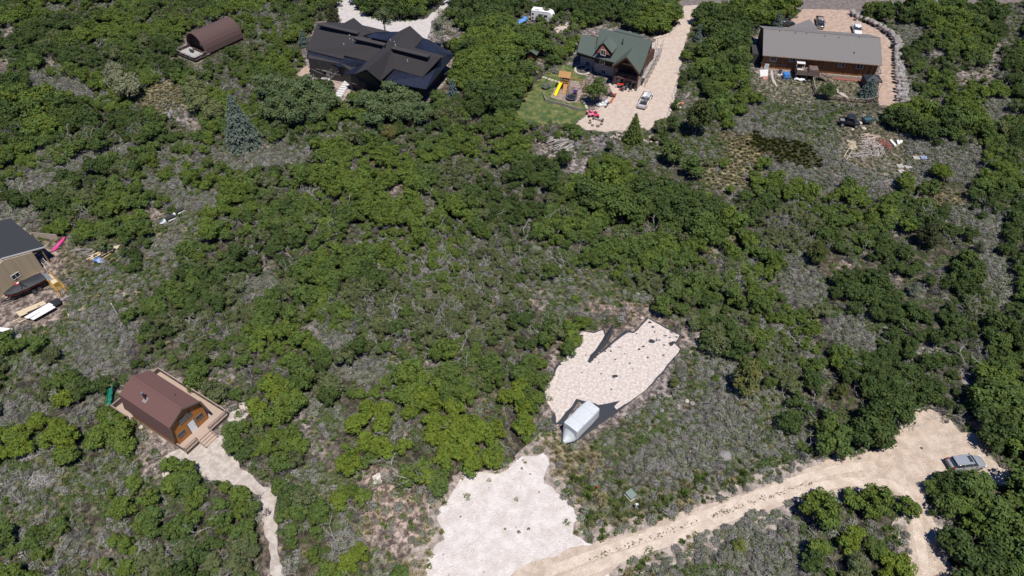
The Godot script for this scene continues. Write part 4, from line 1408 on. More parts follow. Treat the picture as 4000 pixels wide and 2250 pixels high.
func build_dark_house():
	var k := func(x: float, y: float, h: float) -> Vector3: return P(1160.0 + x / 4.0, 50.0 + y / 4.0, h)
	var at: Vector3 = P(1430, 330)
	var t := thing("house", "big black roofed house with crossing gables and metal porch roofs", "house", at)
	mark("black roofed house", at)
	var sh := stuff_mat("charcoal_shingle", lin(0.022, 0.020, 0.023), lin(0.040, 0.036, 0.040), 0.9, 0.14, 1.5)
	var metal := stuff_mat("blue_black_metal", lin(0.017, 0.021, 0.040), lin(0.026, 0.032, 0.058), 0.38, 0.02, 4.0, Vector3.ONE, 0.0, 0.3)
	var wall_m := stuff_mat("dark_siding", lin(0.025, 0.023, 0.023), lin(0.05, 0.046, 0.045), 0.8, 0.05, 2.0)
	var stone := stuff_mat("grey_block", lin(0.15, 0.13, 0.13), lin(0.22, 0.19, 0.19), 0.9, 0.08, 1.5)
	var timber := stuff_mat("dark_timber", lin(0.03, 0.027, 0.028), lin(0.06, 0.055, 0.055), 0.7, 0.05, 1.0)
	# left wing
	roof_part("roof_plane", [k.call(320, 168, 8.2), k.call(660, 236, 8.3), k.call(940, 330, 8.4), k.call(1385, 505, 8.5), k.call(1420, 560, 8.3), k.call(1100, 752, 5.8), k.call(735, 664, 5.7), k.call(725, 722, 5.4), k.call(136, 576, 5.4)], sh, t)
	roof_part("back_plane", [k.call(320, 168, 8.15), k.call(940, 330, 8.35), k.call(985, 345, 7.6), k.call(720, 180, 6.8), k.call(600, 150, 6.9), k.call(370, 158, 7.8)], sh, t)
	# back left gable
	roof_part("gable_plane", [k.call(885, 75, 8.0), k.call(725, 236, 8.2), k.call(968, 380, 7.0), k.call(1130, 322, 5.8), k.call(1236, 308, 5.2), k.call(1130, 283, 5.5)], sh, t)
	roof_part("gable_plane", [k.call(885, 75, 8.0), k.call(725, 236, 8.2), k.call(640, 205, 7.3), k.call(705, 176, 6.0)], sh, t)
	# crossing gable
	roof_part("cross_plane", [k.call(1765, 202, 9.2), k.call(1085, 882, 9.2), k.call(910, 955, 5.9), k.call(1092, 760, 5.9), k.call(1380, 520, 8.0), k.call(1420, 440, 7.0), k.call(1588, 292, 6.3)], sh, t)
	roof_part("cross_plane", [k.call(1765, 202, 9.2), k.call(1975, 392, 6.4), k.call(1835, 548, 6.6), k.call(1490, 560, 8.6), k.call(1505, 872, 5.9), k.call(1305, 1062, 5.6), k.call(1085, 882, 9.2)], sh, t)
	# right wing
	roof_part("roof_plane", [k.call(1470, 552, 8.5), k.call(2060, 690, 8.4), k.call(2258, 682, 7.9), k.call(1962, 1002, 5.3), k.call(1505, 872, 5.6)], sh, t)
	roof_part("back_plane", [k.call(1490, 545, 8.5), k.call(1840, 546, 6.5), k.call(2262, 660, 6.4), k.call(2258, 684, 7.85), k.call(2060, 690, 8.35)], sh, t)
	# raised ridge caps
	for q in [[355, 185, 960, 325], [908, 400, 1378, 508], [1490, 552, 2060, 690]]:
		var b := mb(at)
		var A: Vector3 = k.call(q[0], q[1], 8.75)
		var B: Vector3 = k.call(q[2], q[3], 8.75)
		b.bar(A, B, 1.0, 0.3)
		part("ridge_cap", b, sh, t)
		b = mb(at)
		b.bar(A + Vector3.UP * 0.2 , B + Vector3.UP * 0.2, 1.25, 0.1)
		part("ridge_lid", b, timber, t)
	# metal porch roofs
	var mr := [
		[[165, 588, 5.2], [725, 722, 5.2], [690, 832, 4.3], [155, 716, 4.1]],
		[[735, 692, 5.5], [1080, 762, 5.6], [832, 862, 4.6], [620, 840, 4.2]],
		[[1075, 768, 5.65], [1090, 765, 5.8], [912, 958, 5.7], [742, 950, 4.4]],
		[[1510, 888, 5.3], [1964, 1004, 5.2], [2016, 1194, 4.0], [1315, 1066, 4.7]],
		[[1966, 1004, 5.15], [2256, 690, 6.3], [2468, 654, 4.4], [2016, 1194, 3.98]],
		[[1975, 394, 6.2], [2262, 668, 6.2], [2468, 652, 4.6], [2110, 450, 4.9]],
		[[1838, 548, 6.4], [1975, 394, 6.25], [2120, 470, 5.6], [2262, 662, 6.25]],
		[[1072, 372, 6.6], [1420, 440, 6.8], [1588, 294, 6.1], [1240, 300, 5.4]],
	]
	for q in mr:
		var pts := []
		for e in q: pts.append(k.call(e[0], e[1], e[2]))
		var m := roof_part("porch_roof", pts, metal, t, 0.12)
		seams("seams", pts[0], pts[1], pts[2], pts[3], 0.45, metal, t)
	# walls: upper storey over a footprint, then the lower parts
	var foot := [k.call(195, 800, 3.2), k.call(700, 890, 3.2), k.call(800, 960, 3.2), k.call(1080, 1130, 3.2), k.call(1290, 1160, 3.2), k.call(1900, 1150, 3.2), k.call(2290, 800, 3.2), k.call(1900, 560, 3.2), k.call(1450, 380, 3.2), k.call(900, 250, 3.2), k.call(420, 240, 3.2)]
	var b := mb(at)
	b.prism(foot, 0.0, 4.7)
	part("wall", b, wall_m, t)
	b = mb(at)
	var A: Vector3 = k.call(1085, 910, 8.7)
	wall_part("gable_wall", [k.call(930, 985, 5.5), A, k.call(1285, 1065, 5.3), flip(k.call(1285, 1065, 5.3), 4.2), flip(k.call(930, 985, 5.5), 4.2)], Vector3(0, 0, -0.2), wall_m, t)
	# lower stone wall with terrace on top, posts and rails
	var lw := [k.call(480, 1046, 0.0), k.call(785, 1080, 0.0), k.call(860, 1000, 0.0), k.call(560, 900, 0.0)]
	b = mb(at)
	b.prism(lw, 0.0, 2.3)
	part("stone_wall", b, stone, t)
	b = mb(at)
	b.prism([k.call(205, 985, 0.0) , k.call(480, 1052, 0), k.call(560, 900, 0), k.call(280, 860, 0)], 2.1, 2.32)
	part("porch_floor", b, stone, t)
	for q in [[222, 760, 1000], [385, 860, 1040], [512, 880, 960], [660, 900, 960], [815, 965, 1150], [940, 985, 1160], [850, 1000, 1280]]:
		var base: Vector3 = k.call(q[0] + 25, q[2], 0.0)
		b = mb(at)
		b.box(base + Vector3.UP * 2.1, Vector3(0.24, 4.2, 0.24))
		part("post", b, timber, t)
	for q in [[390, 905, 680, 975], [225, 880, 400, 960], [820, 1090, 960, 1130]]:
		b = mb(at)
		b.bar(k.call(q[0], q[1], 2.6), k.call(q[2], q[3], 2.6), 0.12, 0.12)
		part("rail", b, stuff_mat("grey_rail", lin(0.1, 0.1, 0.1), lin(0.16, 0.16, 0.16), 0.6), t)
	b = mb(at)
	b.prism([k.call(960, 1110, 0), k.call(1130, 1120, 0), k.call(1195, 1180, 0), k.call(980, 1200, 0)], 1.7, 2.5)
	part("curved_balcony", b, stone, t)
	b = mb(at)
	b.box(k.call(1640, 1180, 0) + Vector3.UP * 1.5 , Vector3(11.0, 0.2, 1.6), Basis(Vector3.UP, -0.42))
	part("balcony", b, timber, t)
	for q in [[1020, 960], [1110, 990]]:
		window_at(t, W(1160 + q[0] / 4.0, 50 + q[1] / 4.0, k.call(930, 1000, 0) + Vector3(0, 0, 3.2), k.call(1285, 1085, 0) + Vector3(0, 0, 3.2)), (k.call(1285, 1065, 0) - k.call(930, 985, 0)).normalized(), Vector3(0, 0, 1), 1.2, 1.6, stuff_mat("grey_rail", lin(0.1, 0.1, 0.1), lin(0.16, 0.16, 0.16), 0.6), glass_mat())
	# roof vents
	var steel := flat_mat("bright_steel", lin(0.55, 0.56, 0.58), 0.4, 0.4)
	for q in [[858, 330, 8.2, 0.45], [822, 362, 8.0, 0.3], [828, 420, 7.6, 0.25], [876, 440, 7.6, 0.25], [732, 492, 7.2, 0.22], [1527, 472, 8.8, 0.4], [1538, 510, 8.7, 0.3], [1727, 750, 7.4, 0.25], [1462, 434, 7.8, 0.3], [1350, 550, 8.2, 0.3]]:
		b = mb(at)
		var p: Vector3 = k.call(q[0], q[1], q[2])
		b.tube(p - Vector3.UP * 0.3, p + Vector3.UP * q[3], 0.13, 0.13, 8)
		part("roof_vent", b, steel, t)
	# white patio steps and red flags
	var pale := stuff_mat("pale_slab", lin(0.55, 0.55, 0.55), lin(0.68, 0.68, 0.68), 0.8, 0.04, 2.0)
	var st := thing("patio_steps", "white concrete steps leading down from the lower terrace", "steps", k.call(730, 1200, 0.0))
	for i in 7:
		var f := i / 6.0
		b = mb(st.position)
		var c: Vector3 = k.call(lerpf(790, 650, f), lerpf(1120, 1300, f), 0.0)
		b.box(c + Vector3.UP * (0.5 - 0.07 * i), Vector3(1.7, 0.2, 0.75), Basis(Vector3.UP, -0.25))
		part("step", b, pale, st)
	b = mb()
	b.prism([k.call(560, 1050, 0), k.call(790, 1080, 0), k.call(840, 1160, 0), k.call(930, 1240, 0), k.call(900, 1300, 0), k.call(750, 1320, 0), k.call(620, 1180, 0), k.call(500, 1090, 0)], -0.1, 0.05)
	setting("patio", b, stuff_mat("flagstone", lin(0.30, 0.22, 0.19), lin(0.45, 0.36, 0.32), 0.9, 0.06, 2.0))
	for q in [[785, 1095, 0.9], [905, 1250, 1.1]]:
		var m := mb(k.call(q[0], q[1], 0.05))
		m.box(k.call(q[0], q[1], 0.05) + Vector3.UP * 0.06, Vector3(q[2] * 1.4, 0.12, q[2] * 2.0), Basis(Vector3.UP, -0.3))
		var o := part("paving_slab", m, stuff_mat("red_slab", lin(0.35, 0.15, 0.11), lin(0.45, 0.22, 0.17), 0.85), self)
		o.position = k.call(q[0], q[1], 0.05)
		tag(o, "red paving slab %s" % ("at the top of the white patio steps" if q[2] < 1.0 else "below the porch post on the patio"), "paving")
	var tub := thing("hot_tub", "small white tub left of the stone wall on the patio", "tub", k.call(450, 1080, 0.0), -0.2)
	b = mb()
	b.prism([Vector3(-0.9, 0, -0.6), Vector3(0.9, 0, -0.6), Vector3(1.05, 0, 0), Vector3(0.9, 0, 0.6), Vector3(-0.9, 0, 0.6), Vector3(-1.05, 0, 0)], 0.0, 0.75)
	part("shell", b, pale, tub)
	b = mb()
	b.prism([Vector3(-0.75, 0, -0.45), Vector3(0.75, 0, -0.45), Vector3(0.75, 0, 0.45), Vector3(-0.75, 0, 0.45)], 0.752, 0.8)
	part("cover", b, stuff_mat("grey_cover", lin(0.2, 0.21, 0.21), lin(0.3, 0.3, 0.3), 0.7), tub)

func build_log_house():
	var k := func(x: float, y: float, h: float) -> Vector3: return P(2160.0 + x / 4.0, 80.0 + y / 4.0, h)
	var at: Vector3 = k.call(900, 900, 0)
	var t := thing("log_house", "green roofed log house with front gable balcony and dormer", "house", at)
	mark("green roofed log house", at)
	var green := stuff_mat("green_shingle", lin(0.062, 0.085, 0.073), lin(0.095, 0.125, 0.108), 0.88, 0.14, 1.5)
	var logm := stuff_mat("red_logs", lin(0.060, 0.022, 0.014), lin(0.115, 0.045, 0.028), 0.6, 0.05, 1.5, Vector3(1, 4, 1))
	var grey := stuff_mat("stucco", lin(0.32, 0.30, 0.27), lin(0.42, 0.39, 0.36), 0.9, 0.05, 2.0)
	var white := flat_mat("white_paint", lin(0.72, 0.74, 0.76), 0.45)
	var dark := stuff_mat("porch_shade_brown", lin(0.02, 0.012, 0.01), lin(0.04, 0.024, 0.02), 0.8)  # brown darkened towards black, the deep porch shade is in the colour
	var rl: Vector3 = k.call(730, 115, 9.5)
	var rrt: Vector3 = k.call(1550, 315, 9.5)
	var el: Vector3 = k.call(645, 572, 4.8)
	var er: Vector3 = k.call(1390, 768, 4.8)
	var back := (flip(rl) - flip(el))
	roof_part("roof_plane", [rl, rrt, er, k.call(960, 655, 4.8), el], green, t)
	roof_part("back_plane", [rl, rrt, flip(rrt + back * 0.8, 5.8), flip(rl + back * 0.8, 5.8)], green, t)
	roof_part("wing_roof", [k.call(445, 212, 7.4), k.call(712, 262, 7.4), k.call(652, 575, 4.75), k.call(375, 490, 4.75)], green, t)
	var wr: Vector3 = k.call(445, 212, 7.4)
	var wb := flip(wr) - flip(k.call(375, 490, 4.75))
	roof_part("wing_back", [wr, k.call(712, 262, 7.4), flip(k.call(712, 262, 7.4) + wb * 0.8, 5.2), flip(wr + wb * 0.8, 5.2)], green, t)
	roof_part("back_dormer_roof", [k.call(955, 158, 8.6), k.call(1025, 132, 7.9), k.call(1438, 240, 7.9), k.call(1392, 268, 8.8)], green, t)
	# front gable
	var gp: Vector3 = k.call(1150, 570, 8.0)
	var gb: Vector3 = k.call(1290, 362, 8.0)
	var gl: Vector3 = k.call(910, 728, 4.7)
	var gr: Vector3 = k.call(1355, 838, 4.7)
	var lead := flip(gb) - flip(gp)
	roof_part("gable_plane", [gp, gb, flip(gl + lead * 0.95, 4.75), gl], green, t)
	roof_part("gable_plane", [gp, gb, k.call(1512, 455, 5.4), gr], green, t)
	for q in [[gp, gl], [gp, gr]]:
		var bb := mb(at)
		bb.bar(q[0] + Vector3(0, -0.15, 0.06), q[1] + Vector3(0, -0.15, 0.06), 0.1, 0.34)
		part("rake_log", bb, logm, t)
	# walls
	var A: Vector3 = k.call(640, 792, 0)
	var B: Vector3 = k.call(905, 868, 0)
	var dir := (B - A).normalized()
	var deep := dir.cross(Vector3.UP) * -1.0
	if deep.z > 0: deep = -deep
	var C := A + dir * 14.0
	var b := mb(at)
	b.prism([A, B, B + dir * 6.6, B + dir * 6.6 + deep * 9.0, A + deep * 9.0], 2.2, 4.7)
	part("log_wall", b, logm, t)
	b = mb(at)
	b.prism([A + dir * 0.02, B, B + dir * 6.5, B + dir * 6.5 + deep * 9.0, A + deep * 9.0], -0.2, 2.2)
	part("lower_wall", b, grey, t)
	var A2: Vector3 = k.call(345, 690, 0)
	b = mb(at)
	b.prism([A + deep * 1.2 - dir * 0.02, A + deep * 8.0 - dir * 0.02, A + deep * 8.0 - dir * 5.4, A + deep * 1.2 - dir * 5.4], 2.2, 4.6)
	part("wing_wall", b, logm, t)
	b = mb(at)
	b.prism([A + deep * 1.22 - dir * 0.03, A + deep * 8.0 - dir * 0.03, A + deep * 8.0 - dir * 4.4, A + deep * 1.22 - dir * 4.4], -0.2, 2.2)
	part("wing_lower_wall", b, grey, t)
	# log courses
	for i in 8:
		var bb := mb(at)
		var y := 2.35 + i * 0.3
		bb.tube(A + Vector3.UP * y - deep * 0.02, B + Vector3.UP * y - deep * 0.02, 0.15, 0.15, 6)
		part("log", bb, logm, t)
		bb = mb(at)
		bb.tube(A + deep * 1.2 - dir * 5.5 + Vector3.UP * y, A + deep * 1.2 + Vector3.UP * y, 0.15, 0.15, 6)
		part("log", bb, logm, t)
	# side gable ends
	for e in [[rrt, er, 1.0]]:
		var ridge := flip(e[0] - dir * 0.5, 9.2)
		var fr := flip(e[1] - dir * 0.5, 4.7)
		var bk := flip(ridge + back * 0.8, 5.6)
		wall_part("side_gable", [fr, ridge, bk, flip(bk, 4.0), flip(fr, 4.0)], -dir * 0.2, logm, t)
	for q in [rl, rrt]:
		pass
	wall_part("side_gable", [flip(el + dir * 0.4, 4.6), flip(rl + dir * 0.4, 9.2), flip(rl + dir * 0.4 + back * 0.8, 5.6)], dir * 0.2, logm, t)
	wall_part("wing_gable", [flip(k.call(375, 490, 4.75) + dir * 0.6, 4.6), flip(wr + dir * 0.6, 7.2), flip(wr + dir * 0.6 + wb * 0.8, 5.0)], dir * 0.2, logm, t)
	# front porch under the gable
	var pl: Vector3 = k.call(932, 1012, 0)
	var pr: Vector3 = k.call(1292, 1104, 0)
	var pd := (pr - pl).normalized()
	var pin := Vector3(pd.z, 0, -pd.x)
	if pin.z > 0: pin = -pin
	b = mb(at)
	b.prism([pl, pr, pr + pin * 3.6, pl + pin * 3.6], -0.1, 0.05)
	part("porch_slab", b, grey, t)
	b = mb(at)
	b.prism([pl + pin * 0.1, pr + pin * 0.1, pr + pin * 3.6, pl + pin * 3.6], 2.15, 2.4)
	part("balcony", b, stuff_mat("balcony_floor", lin(0.14, 0.085, 0.065), lin(0.22, 0.14, 0.11), 0.8), t)
	b = mb(at)
	b.prism([pl + pin * 0.9, pr + pin * 0.9, pr + pin * 3.6, pl + pin * 3.6], 0.05, 2.15)
	part("porch_wall", b, grey, t)
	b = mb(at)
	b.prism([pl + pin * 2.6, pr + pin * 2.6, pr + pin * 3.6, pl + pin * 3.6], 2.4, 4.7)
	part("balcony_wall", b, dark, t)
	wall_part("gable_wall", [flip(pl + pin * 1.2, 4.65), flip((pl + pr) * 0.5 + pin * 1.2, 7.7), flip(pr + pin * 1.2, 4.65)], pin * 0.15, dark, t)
	b = mb(at)
	b.bar(flip(pl + pin * 0.6 + pd * 1.6, 5.6), flip(pr + pin * 0.6 - pd * 1.6, 5.6), 0.25, 0.25)
	part("truss_log", b, stuff_mat("pale_log", lin(0.22, 0.13, 0.085), lin(0.3, 0.19, 0.12), 0.7), t)
	for s in [0.0, 1.0]:
		b = mb(at)
		var q := pl.lerp(pr, s) + pin * 0.15
		b.tube(q, q + Vector3.UP * 4.7, 0.17, 0.16, 8)
		part("porch_post", b, logm, t)
	rail_run(t, flip(pl + pin * 0.15, 2.4), flip(pr + pin * 0.15, 2.4), 0.9, logm, 0.6, 1.9, true)
	for i in 3:
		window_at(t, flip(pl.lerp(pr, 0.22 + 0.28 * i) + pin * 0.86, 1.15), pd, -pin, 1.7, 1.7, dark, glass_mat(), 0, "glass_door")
	# windows on the front
	window_at(t, W(2160 + 773 / 4.0, 80 + 645 / 4.0, A - deep * 0.15, B - deep * 0.15), dir, -deep, 1.35, 1.3, white, glass_mat())
	window_at(t, W(2160 + 790 / 4.0, 80 + 798 / 4.0, A, B), dir, -deep, 1.25, 1.25, white, glass_mat())
	window_at(t, W(2160 + 545 / 4.0, 80 + 675 / 4.0, A + deep * 1.22, A + deep * 1.22 - dir), dir, -deep, 1.25, 1.25, white, glass_mat())
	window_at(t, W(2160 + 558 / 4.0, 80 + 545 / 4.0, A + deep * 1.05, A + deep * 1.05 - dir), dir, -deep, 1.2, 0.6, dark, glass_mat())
	# dormer
	var d0: Vector3 = k.call(790, 348, 8.5)
	var d1: Vector3 = k.call(895, 225, 8.7)
	roof_part("dormer_roof", [d0, d1, k.call(770, 330, 7.5), k.call(648, 442, 7.0)], green, t, 0.14)
	roof_part("dormer_roof", [d0, d1, k.call(1010, 400, 7.4), k.call(925, 512, 6.8)], green, t, 0.14)
	var dl: Vector3 = k.call(695, 500, 5.2)
	wall_part("dormer_wall", [k.call(690, 500, 6.3), k.call(788, 372, 8.0), k.call(900, 545, 6.1)], Vector3(0, 0, -0.3), stuff_mat("red_dormer", lin(0.13, 0.035, 0.022), lin(0.2, 0.06, 0.035), 0.7), t)
	window_at(t, k.call(785, 494, 6.75) + Vector3(0, 0, 0.25), dir, -deep, 1.25, 1.35, white, glass_mat())
	b = mb(at)
	var cp: Vector3 = k.call(1090, 345, 8.3)
	b.tube(cp - Vector3.UP * 0.6, cp + Vector3.UP * 0.9, 0.11, 0.11, 8)
	part("stove_pipe", b, flat_mat("dark_metal", lin(0.06, 0.06, 0.065), 0.5, 0.6), t)
	# scaffold along the right side
	var sc0: Vector3 = k.call(1350, 1030, 0)
	var sc1: Vector3 = k.call(1600, 560, 0)
	var sd := (sc1 - sc0).normalized()
	var sx := Vector3(-sd.z, 0, sd.x)
	if sx.x < 0: sx = -sx
	var sc := thing("scaffold", "grey pipe scaffold with planks along the log house side", "scaffold", sc0)
	mark("pipe scaffold", sc0.lerp(sc1, 0.5))
	var pipe := flat_mat("grey_pipe", lin(0.16, 0.155, 0.15), 0.5, 0.5)
	var span := sc0.distance_to(sc1)
	var bays := 7
	for i in bays + 1:
		for s in [0.0, 1.3]:
			b = mb(sc0)
			var q: Vector3 = sc0 + sd * span * i / bays + sx * s
			b.tube(q, q + Vector3.UP * (3.4 if i < 5 else 4.4), 0.045, 0.045, 5)
			part("upright", b, pipe, sc)
		b = mb(sc0)
		var q0 := sc0 + sd * span * i / bays
		for y in [1.6, 3.0]: b.tube(q0 + Vector3.UP * y, q0 + sx * 1.3 + Vector3.UP * y, 0.04, 0.04, 5)
		part("ledger", b, pipe, sc)
		if i < bays:
			b = mb(sc0)
			b.tube(q0 + sx * 1.3 + Vector3.UP * 0.2, q0 + sx * 1.3 + sd * span / bays + Vector3.UP * 2.9, 0.035, 0.035, 5)
			part("brace", b, pipe, sc)
			b = mb(sc0)
			b.box(q0 + sd * span / bays * 0.5 + sx * 0.65 + Vector3.UP * 2.2, Vector3(span / bays, 0.06, 0.8), Basis(sd, Vector3.UP, sd.cross(Vector3.UP)))
			part("plank", b, stuff_mat("grey_plank", lin(0.26, 0.24, 0.22), lin(0.42, 0.40, 0.37), 0.85, 0.05, 1.0), sc)

func build_right_house():
	var at := Vector3(72.55, 0, -151.25)
	var t := thing("ranch_house", "long ranch house with grey shingle roof and brown board walls", "house", at, -0.19)
	mark("long grey roofed house", at)
	var sh := stuff_mat("grey_shingle", lin(0.10, 0.095, 0.094), lin(0.255, 0.243, 0.24), 0.9, 0.12, 5.0, Vector3(1, 1, 1))
	var wood := stuff_mat("brown_boards", lin(0.085, 0.030, 0.010), lin(0.22, 0.085, 0.03), 0.65, 0.05, 2.0, Vector3(9, 0.7, 9))
	var trim := flat_mat("white_trim", lin(0.6, 0.6, 0.58), 0.6)
	var tan_ := stuff_mat("tan_trim", lin(0.33, 0.24, 0.17), lin(0.42, 0.32, 0.24), 0.8)
	var w := 13.4
	var b := mb()
	b.box(Vector3(0, 1.95, -7.4), Vector3(w * 2.0 - 1.0, 4.1, 14.4))
	part("wall", b, stuff_mat("house_core", lin(0.08, 0.04, 0.02), lin(0.12, 0.06, 0.03), 0.8), t)
	# upright boards on the front wall
	var bw := 0.27
	var n := int((w * 2.0 - 1.0) / bw)
	var tones := []
	for i in 5: tones.append(stuff_mat("brown_board_%d" % i, lin(0.12 + 0.032 * i, 0.046 + 0.013 * i, 0.016 + 0.006 * i), lin(0.2 + 0.045 * i, 0.08 + 0.02 * i, 0.028 + 0.008 * i), 0.65, 0.05, 2.0, Vector3(4, 0.6, 4)))
	var plank := mb()
	plank.box(Vector3(0, 2.05, 0), Vector3(bw - 0.03, 3.8, 0.05))
	var pm := plank.commit()
	for i in n:
		inst("wall_board", pm, tones[rng.randi() % 5], t).position = Vector3(-w + 0.5 + bw * (i + 0.5), 0, -0.17 + rr(-0.01, 0.01))
	for s in [-1.0, 1.0]:
		b = mb()
		b.poly([Vector3(s * (w - 0.5), 4.0, -0.3), Vector3(s * (w - 0.5), 4.0, -14.5), Vector3(s * (w - 0.5), 6.4, -7.4)], Vector3(s, 0, 0))
		part("gable", b, wood, t)
	b = mb()
	b.slab([Vector3(-w, 3.85, 0.75), Vector3(w, 3.85, 0.75), Vector3(w, 6.65, -7.4), Vector3(-w, 6.65, -7.4)], Vector3.DOWN * 0.16)
	part("roof_plane", b, sh, t)
	b = mb()
	b.slab([Vector3(-w, 6.65, -7.42), Vector3(w, 6.65, -7.42), Vector3(w, 3.9, -15.3), Vector3(-w, 3.9, -15.3)], Vector3.DOWN * 0.16)
	part("roof_plane", b, sh, t)
	b = mb()
	b.box(Vector3(0, 3.74, 0.79), Vector3(w * 2.0, 0.2, 0.06))
	part("fascia", b, tan_, t)
	b = mb()
	b.box(Vector3(0, 6.68, -7.41), Vector3(w * 2.0, 0.05, 0.3))
	part("ridge_cap", b, sh, t)
	# garage wing behind
	var inv := t.transform.affine_inverse()
	var gp := []
	for q in [[668, 335, 5.6], [668, 285, 4.6], [1048, 138, 4.4], [1165, 265, 4.9], [1195, 385, 6.2]]:
		gp.append(inv * P(2900.0 + q[0] / 4.0, 40.0 + q[1] / 4.0, q[2]))
	b = mb()
	b.slab(gp, Vector3.DOWN * 0.16)
	part("garage_roof", b, sh, t)
	b = mb()
	var gw := []
	for q in gp: gw.append((q - Vector3(-4.5, 0, -13.0)) * 0.85 + Vector3(-4.5, 0, -13.0))
	b.prism(gw, 0.0, 3.6)
	part("garage_wall", b, wood, t)
	# vents
	var steel := flat_mat("dull_steel", lin(0.3, 0.3, 0.3), 0.5, 0.4)
	for q in [[-6.0, -6.6], [-3.4, -6.8], [-9.6, -6.9], [0.8, -6.4], [4.0, -6.3], [8.6, -6.9], [7.2, -2.2], [7.3, -1.9]]:
		b = mb()
		var y: float = 6.65 + 2.8 * (q[1] + 7.4) / -8.15
		b.tube(Vector3(q[0], y - 0.1, q[1]), Vector3(q[0], y + 0.4, q[1]), 0.13, 0.11, 8)
		part("roof_vent", b, steel, t)
	# windows
	for q in [[-10.6, 2.75], [4.9, 2.75], [9.0, 2.7], [-6.3, 3.0]]:
		window_at_local(t, Vector3(q[0], q[1], -0.12), 1.5, 1.3, trim)
	b = mb()
	b.box(Vector3(-10.2, 1.45, -0.1), Vector3(6.2, 0.12, 0.1))
	part("trim_board", b, tan_, t)
	b = mb()
	b.box(Vector3(-11.7, 0.6, 0.1), Vector3(1.0, 1.7, 0.12))
	var door := part("cellar_door", b, trim, t)
	b = mb()
	for i in 3: b.box(Vector3(-11.7, 0.1 + 0.5 * i, 0.18), Vector3(0.8, 0.35, 0.03))
	part("door_panel", b, flat_mat("door_grey", lin(0.45, 0.46, 0.47), 0.5), door)
	b = mb()
	b.box(Vector3(0, 0.0, -0.1), Vector3(w * 2.0 - 0.9, 0.4, 0.25))
	part("foundation", b, stuff_mat("foundation", lin(0.36, 0.32, 0.27), lin(0.48, 0.44, 0.38), 0.9), t)
	# deck with stairs
	var dk := stuff_mat("brown_deck", lin(0.12, 0.085, 0.07), lin(0.19, 0.14, 0.12), 0.8, 0.05, 1.0)
	var frame := stuff_mat("dark_deck_rail", lin(0.05, 0.035, 0.03), lin(0.09, 0.065, 0.055), 0.7)
	b = mb()
	b.box(Vector3(-2.9, 1.32, 1.95), Vector3(5.2, 0.16, 3.9))
	var deck := part("deck", b, dk, t)
	for i in 16:
		b = mb()
		b.box(Vector3(-2.9, 1.43, 0.15 + 0.24 * i), Vector3(5.2, 0.04, 0.22))
		part("deck_plank", b, dk, deck)
	for x in [-5.4, -2.9, -0.4]:
		for z in [3.8, 0.4]:
			b = mb()
			b.box(Vector3(x, 0.65, z), Vector3(0.14, 1.3, 0.14))
			part("deck_leg", b, frame, t)
	rail_local(t, Vector3(-5.45, 1.42, 3.85), Vector3(-0.35, 1.42, 3.85), 0.95, frame, dk, 0.0)
	rail_local(t, Vector3(-5.45, 1.42, 0.3), Vector3(-5.45, 1.42, 3.85), 0.95, frame, dk, 0.2)
	for i in 7:
		b = mb()
		b.box(Vector3(0.0 + 0.3 * i, 1.2 - 0.18 * i, 2.9), Vector3(0.32, 0.05, 1.5))
		part("stair_tread", b, dk, t)
	for z in [2.15, 3.65]:
		b = mb()
		b.bar(Vector3(-0.3, 2.2, z), Vector3(2.0, 1.0, z), 0.08, 0.12)
		part("stair_rail", b, frame, t)
	b = mb()
	b.box(Vector3(-4.4, 2.9, 0.6), Vector3(1.9, 0.1, 1.8), Basis(Vector3.RIGHT, 0.1))
	part("porch_awning", b, trim, t)
	for x in [-5.25, -3.55]:
		b = mb()
		b.box(Vector3(x, 2.13, 1.4), Vector3(0.1, 1.45, 0.1))
		part("awning_post", b, trim, t)
	b = mb()
	b.box(Vector3(-4.5, 1.5, 1.2), Vector3(1.8, 0.06, 1.8))
	part("door_mat", b, stuff_mat("pale_mat", lin(0.45, 0.4, 0.35), lin(0.55, 0.5, 0.45), 0.9), t)
	# dark block standing in for the shadow at the left end
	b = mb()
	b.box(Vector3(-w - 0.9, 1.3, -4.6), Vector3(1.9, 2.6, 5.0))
	part("shadow_block", b, stuff_mat("dark_siding", lin(0.025, 0.023, 0.023), lin(0.05, 0.046, 0.045), 0.8), t)

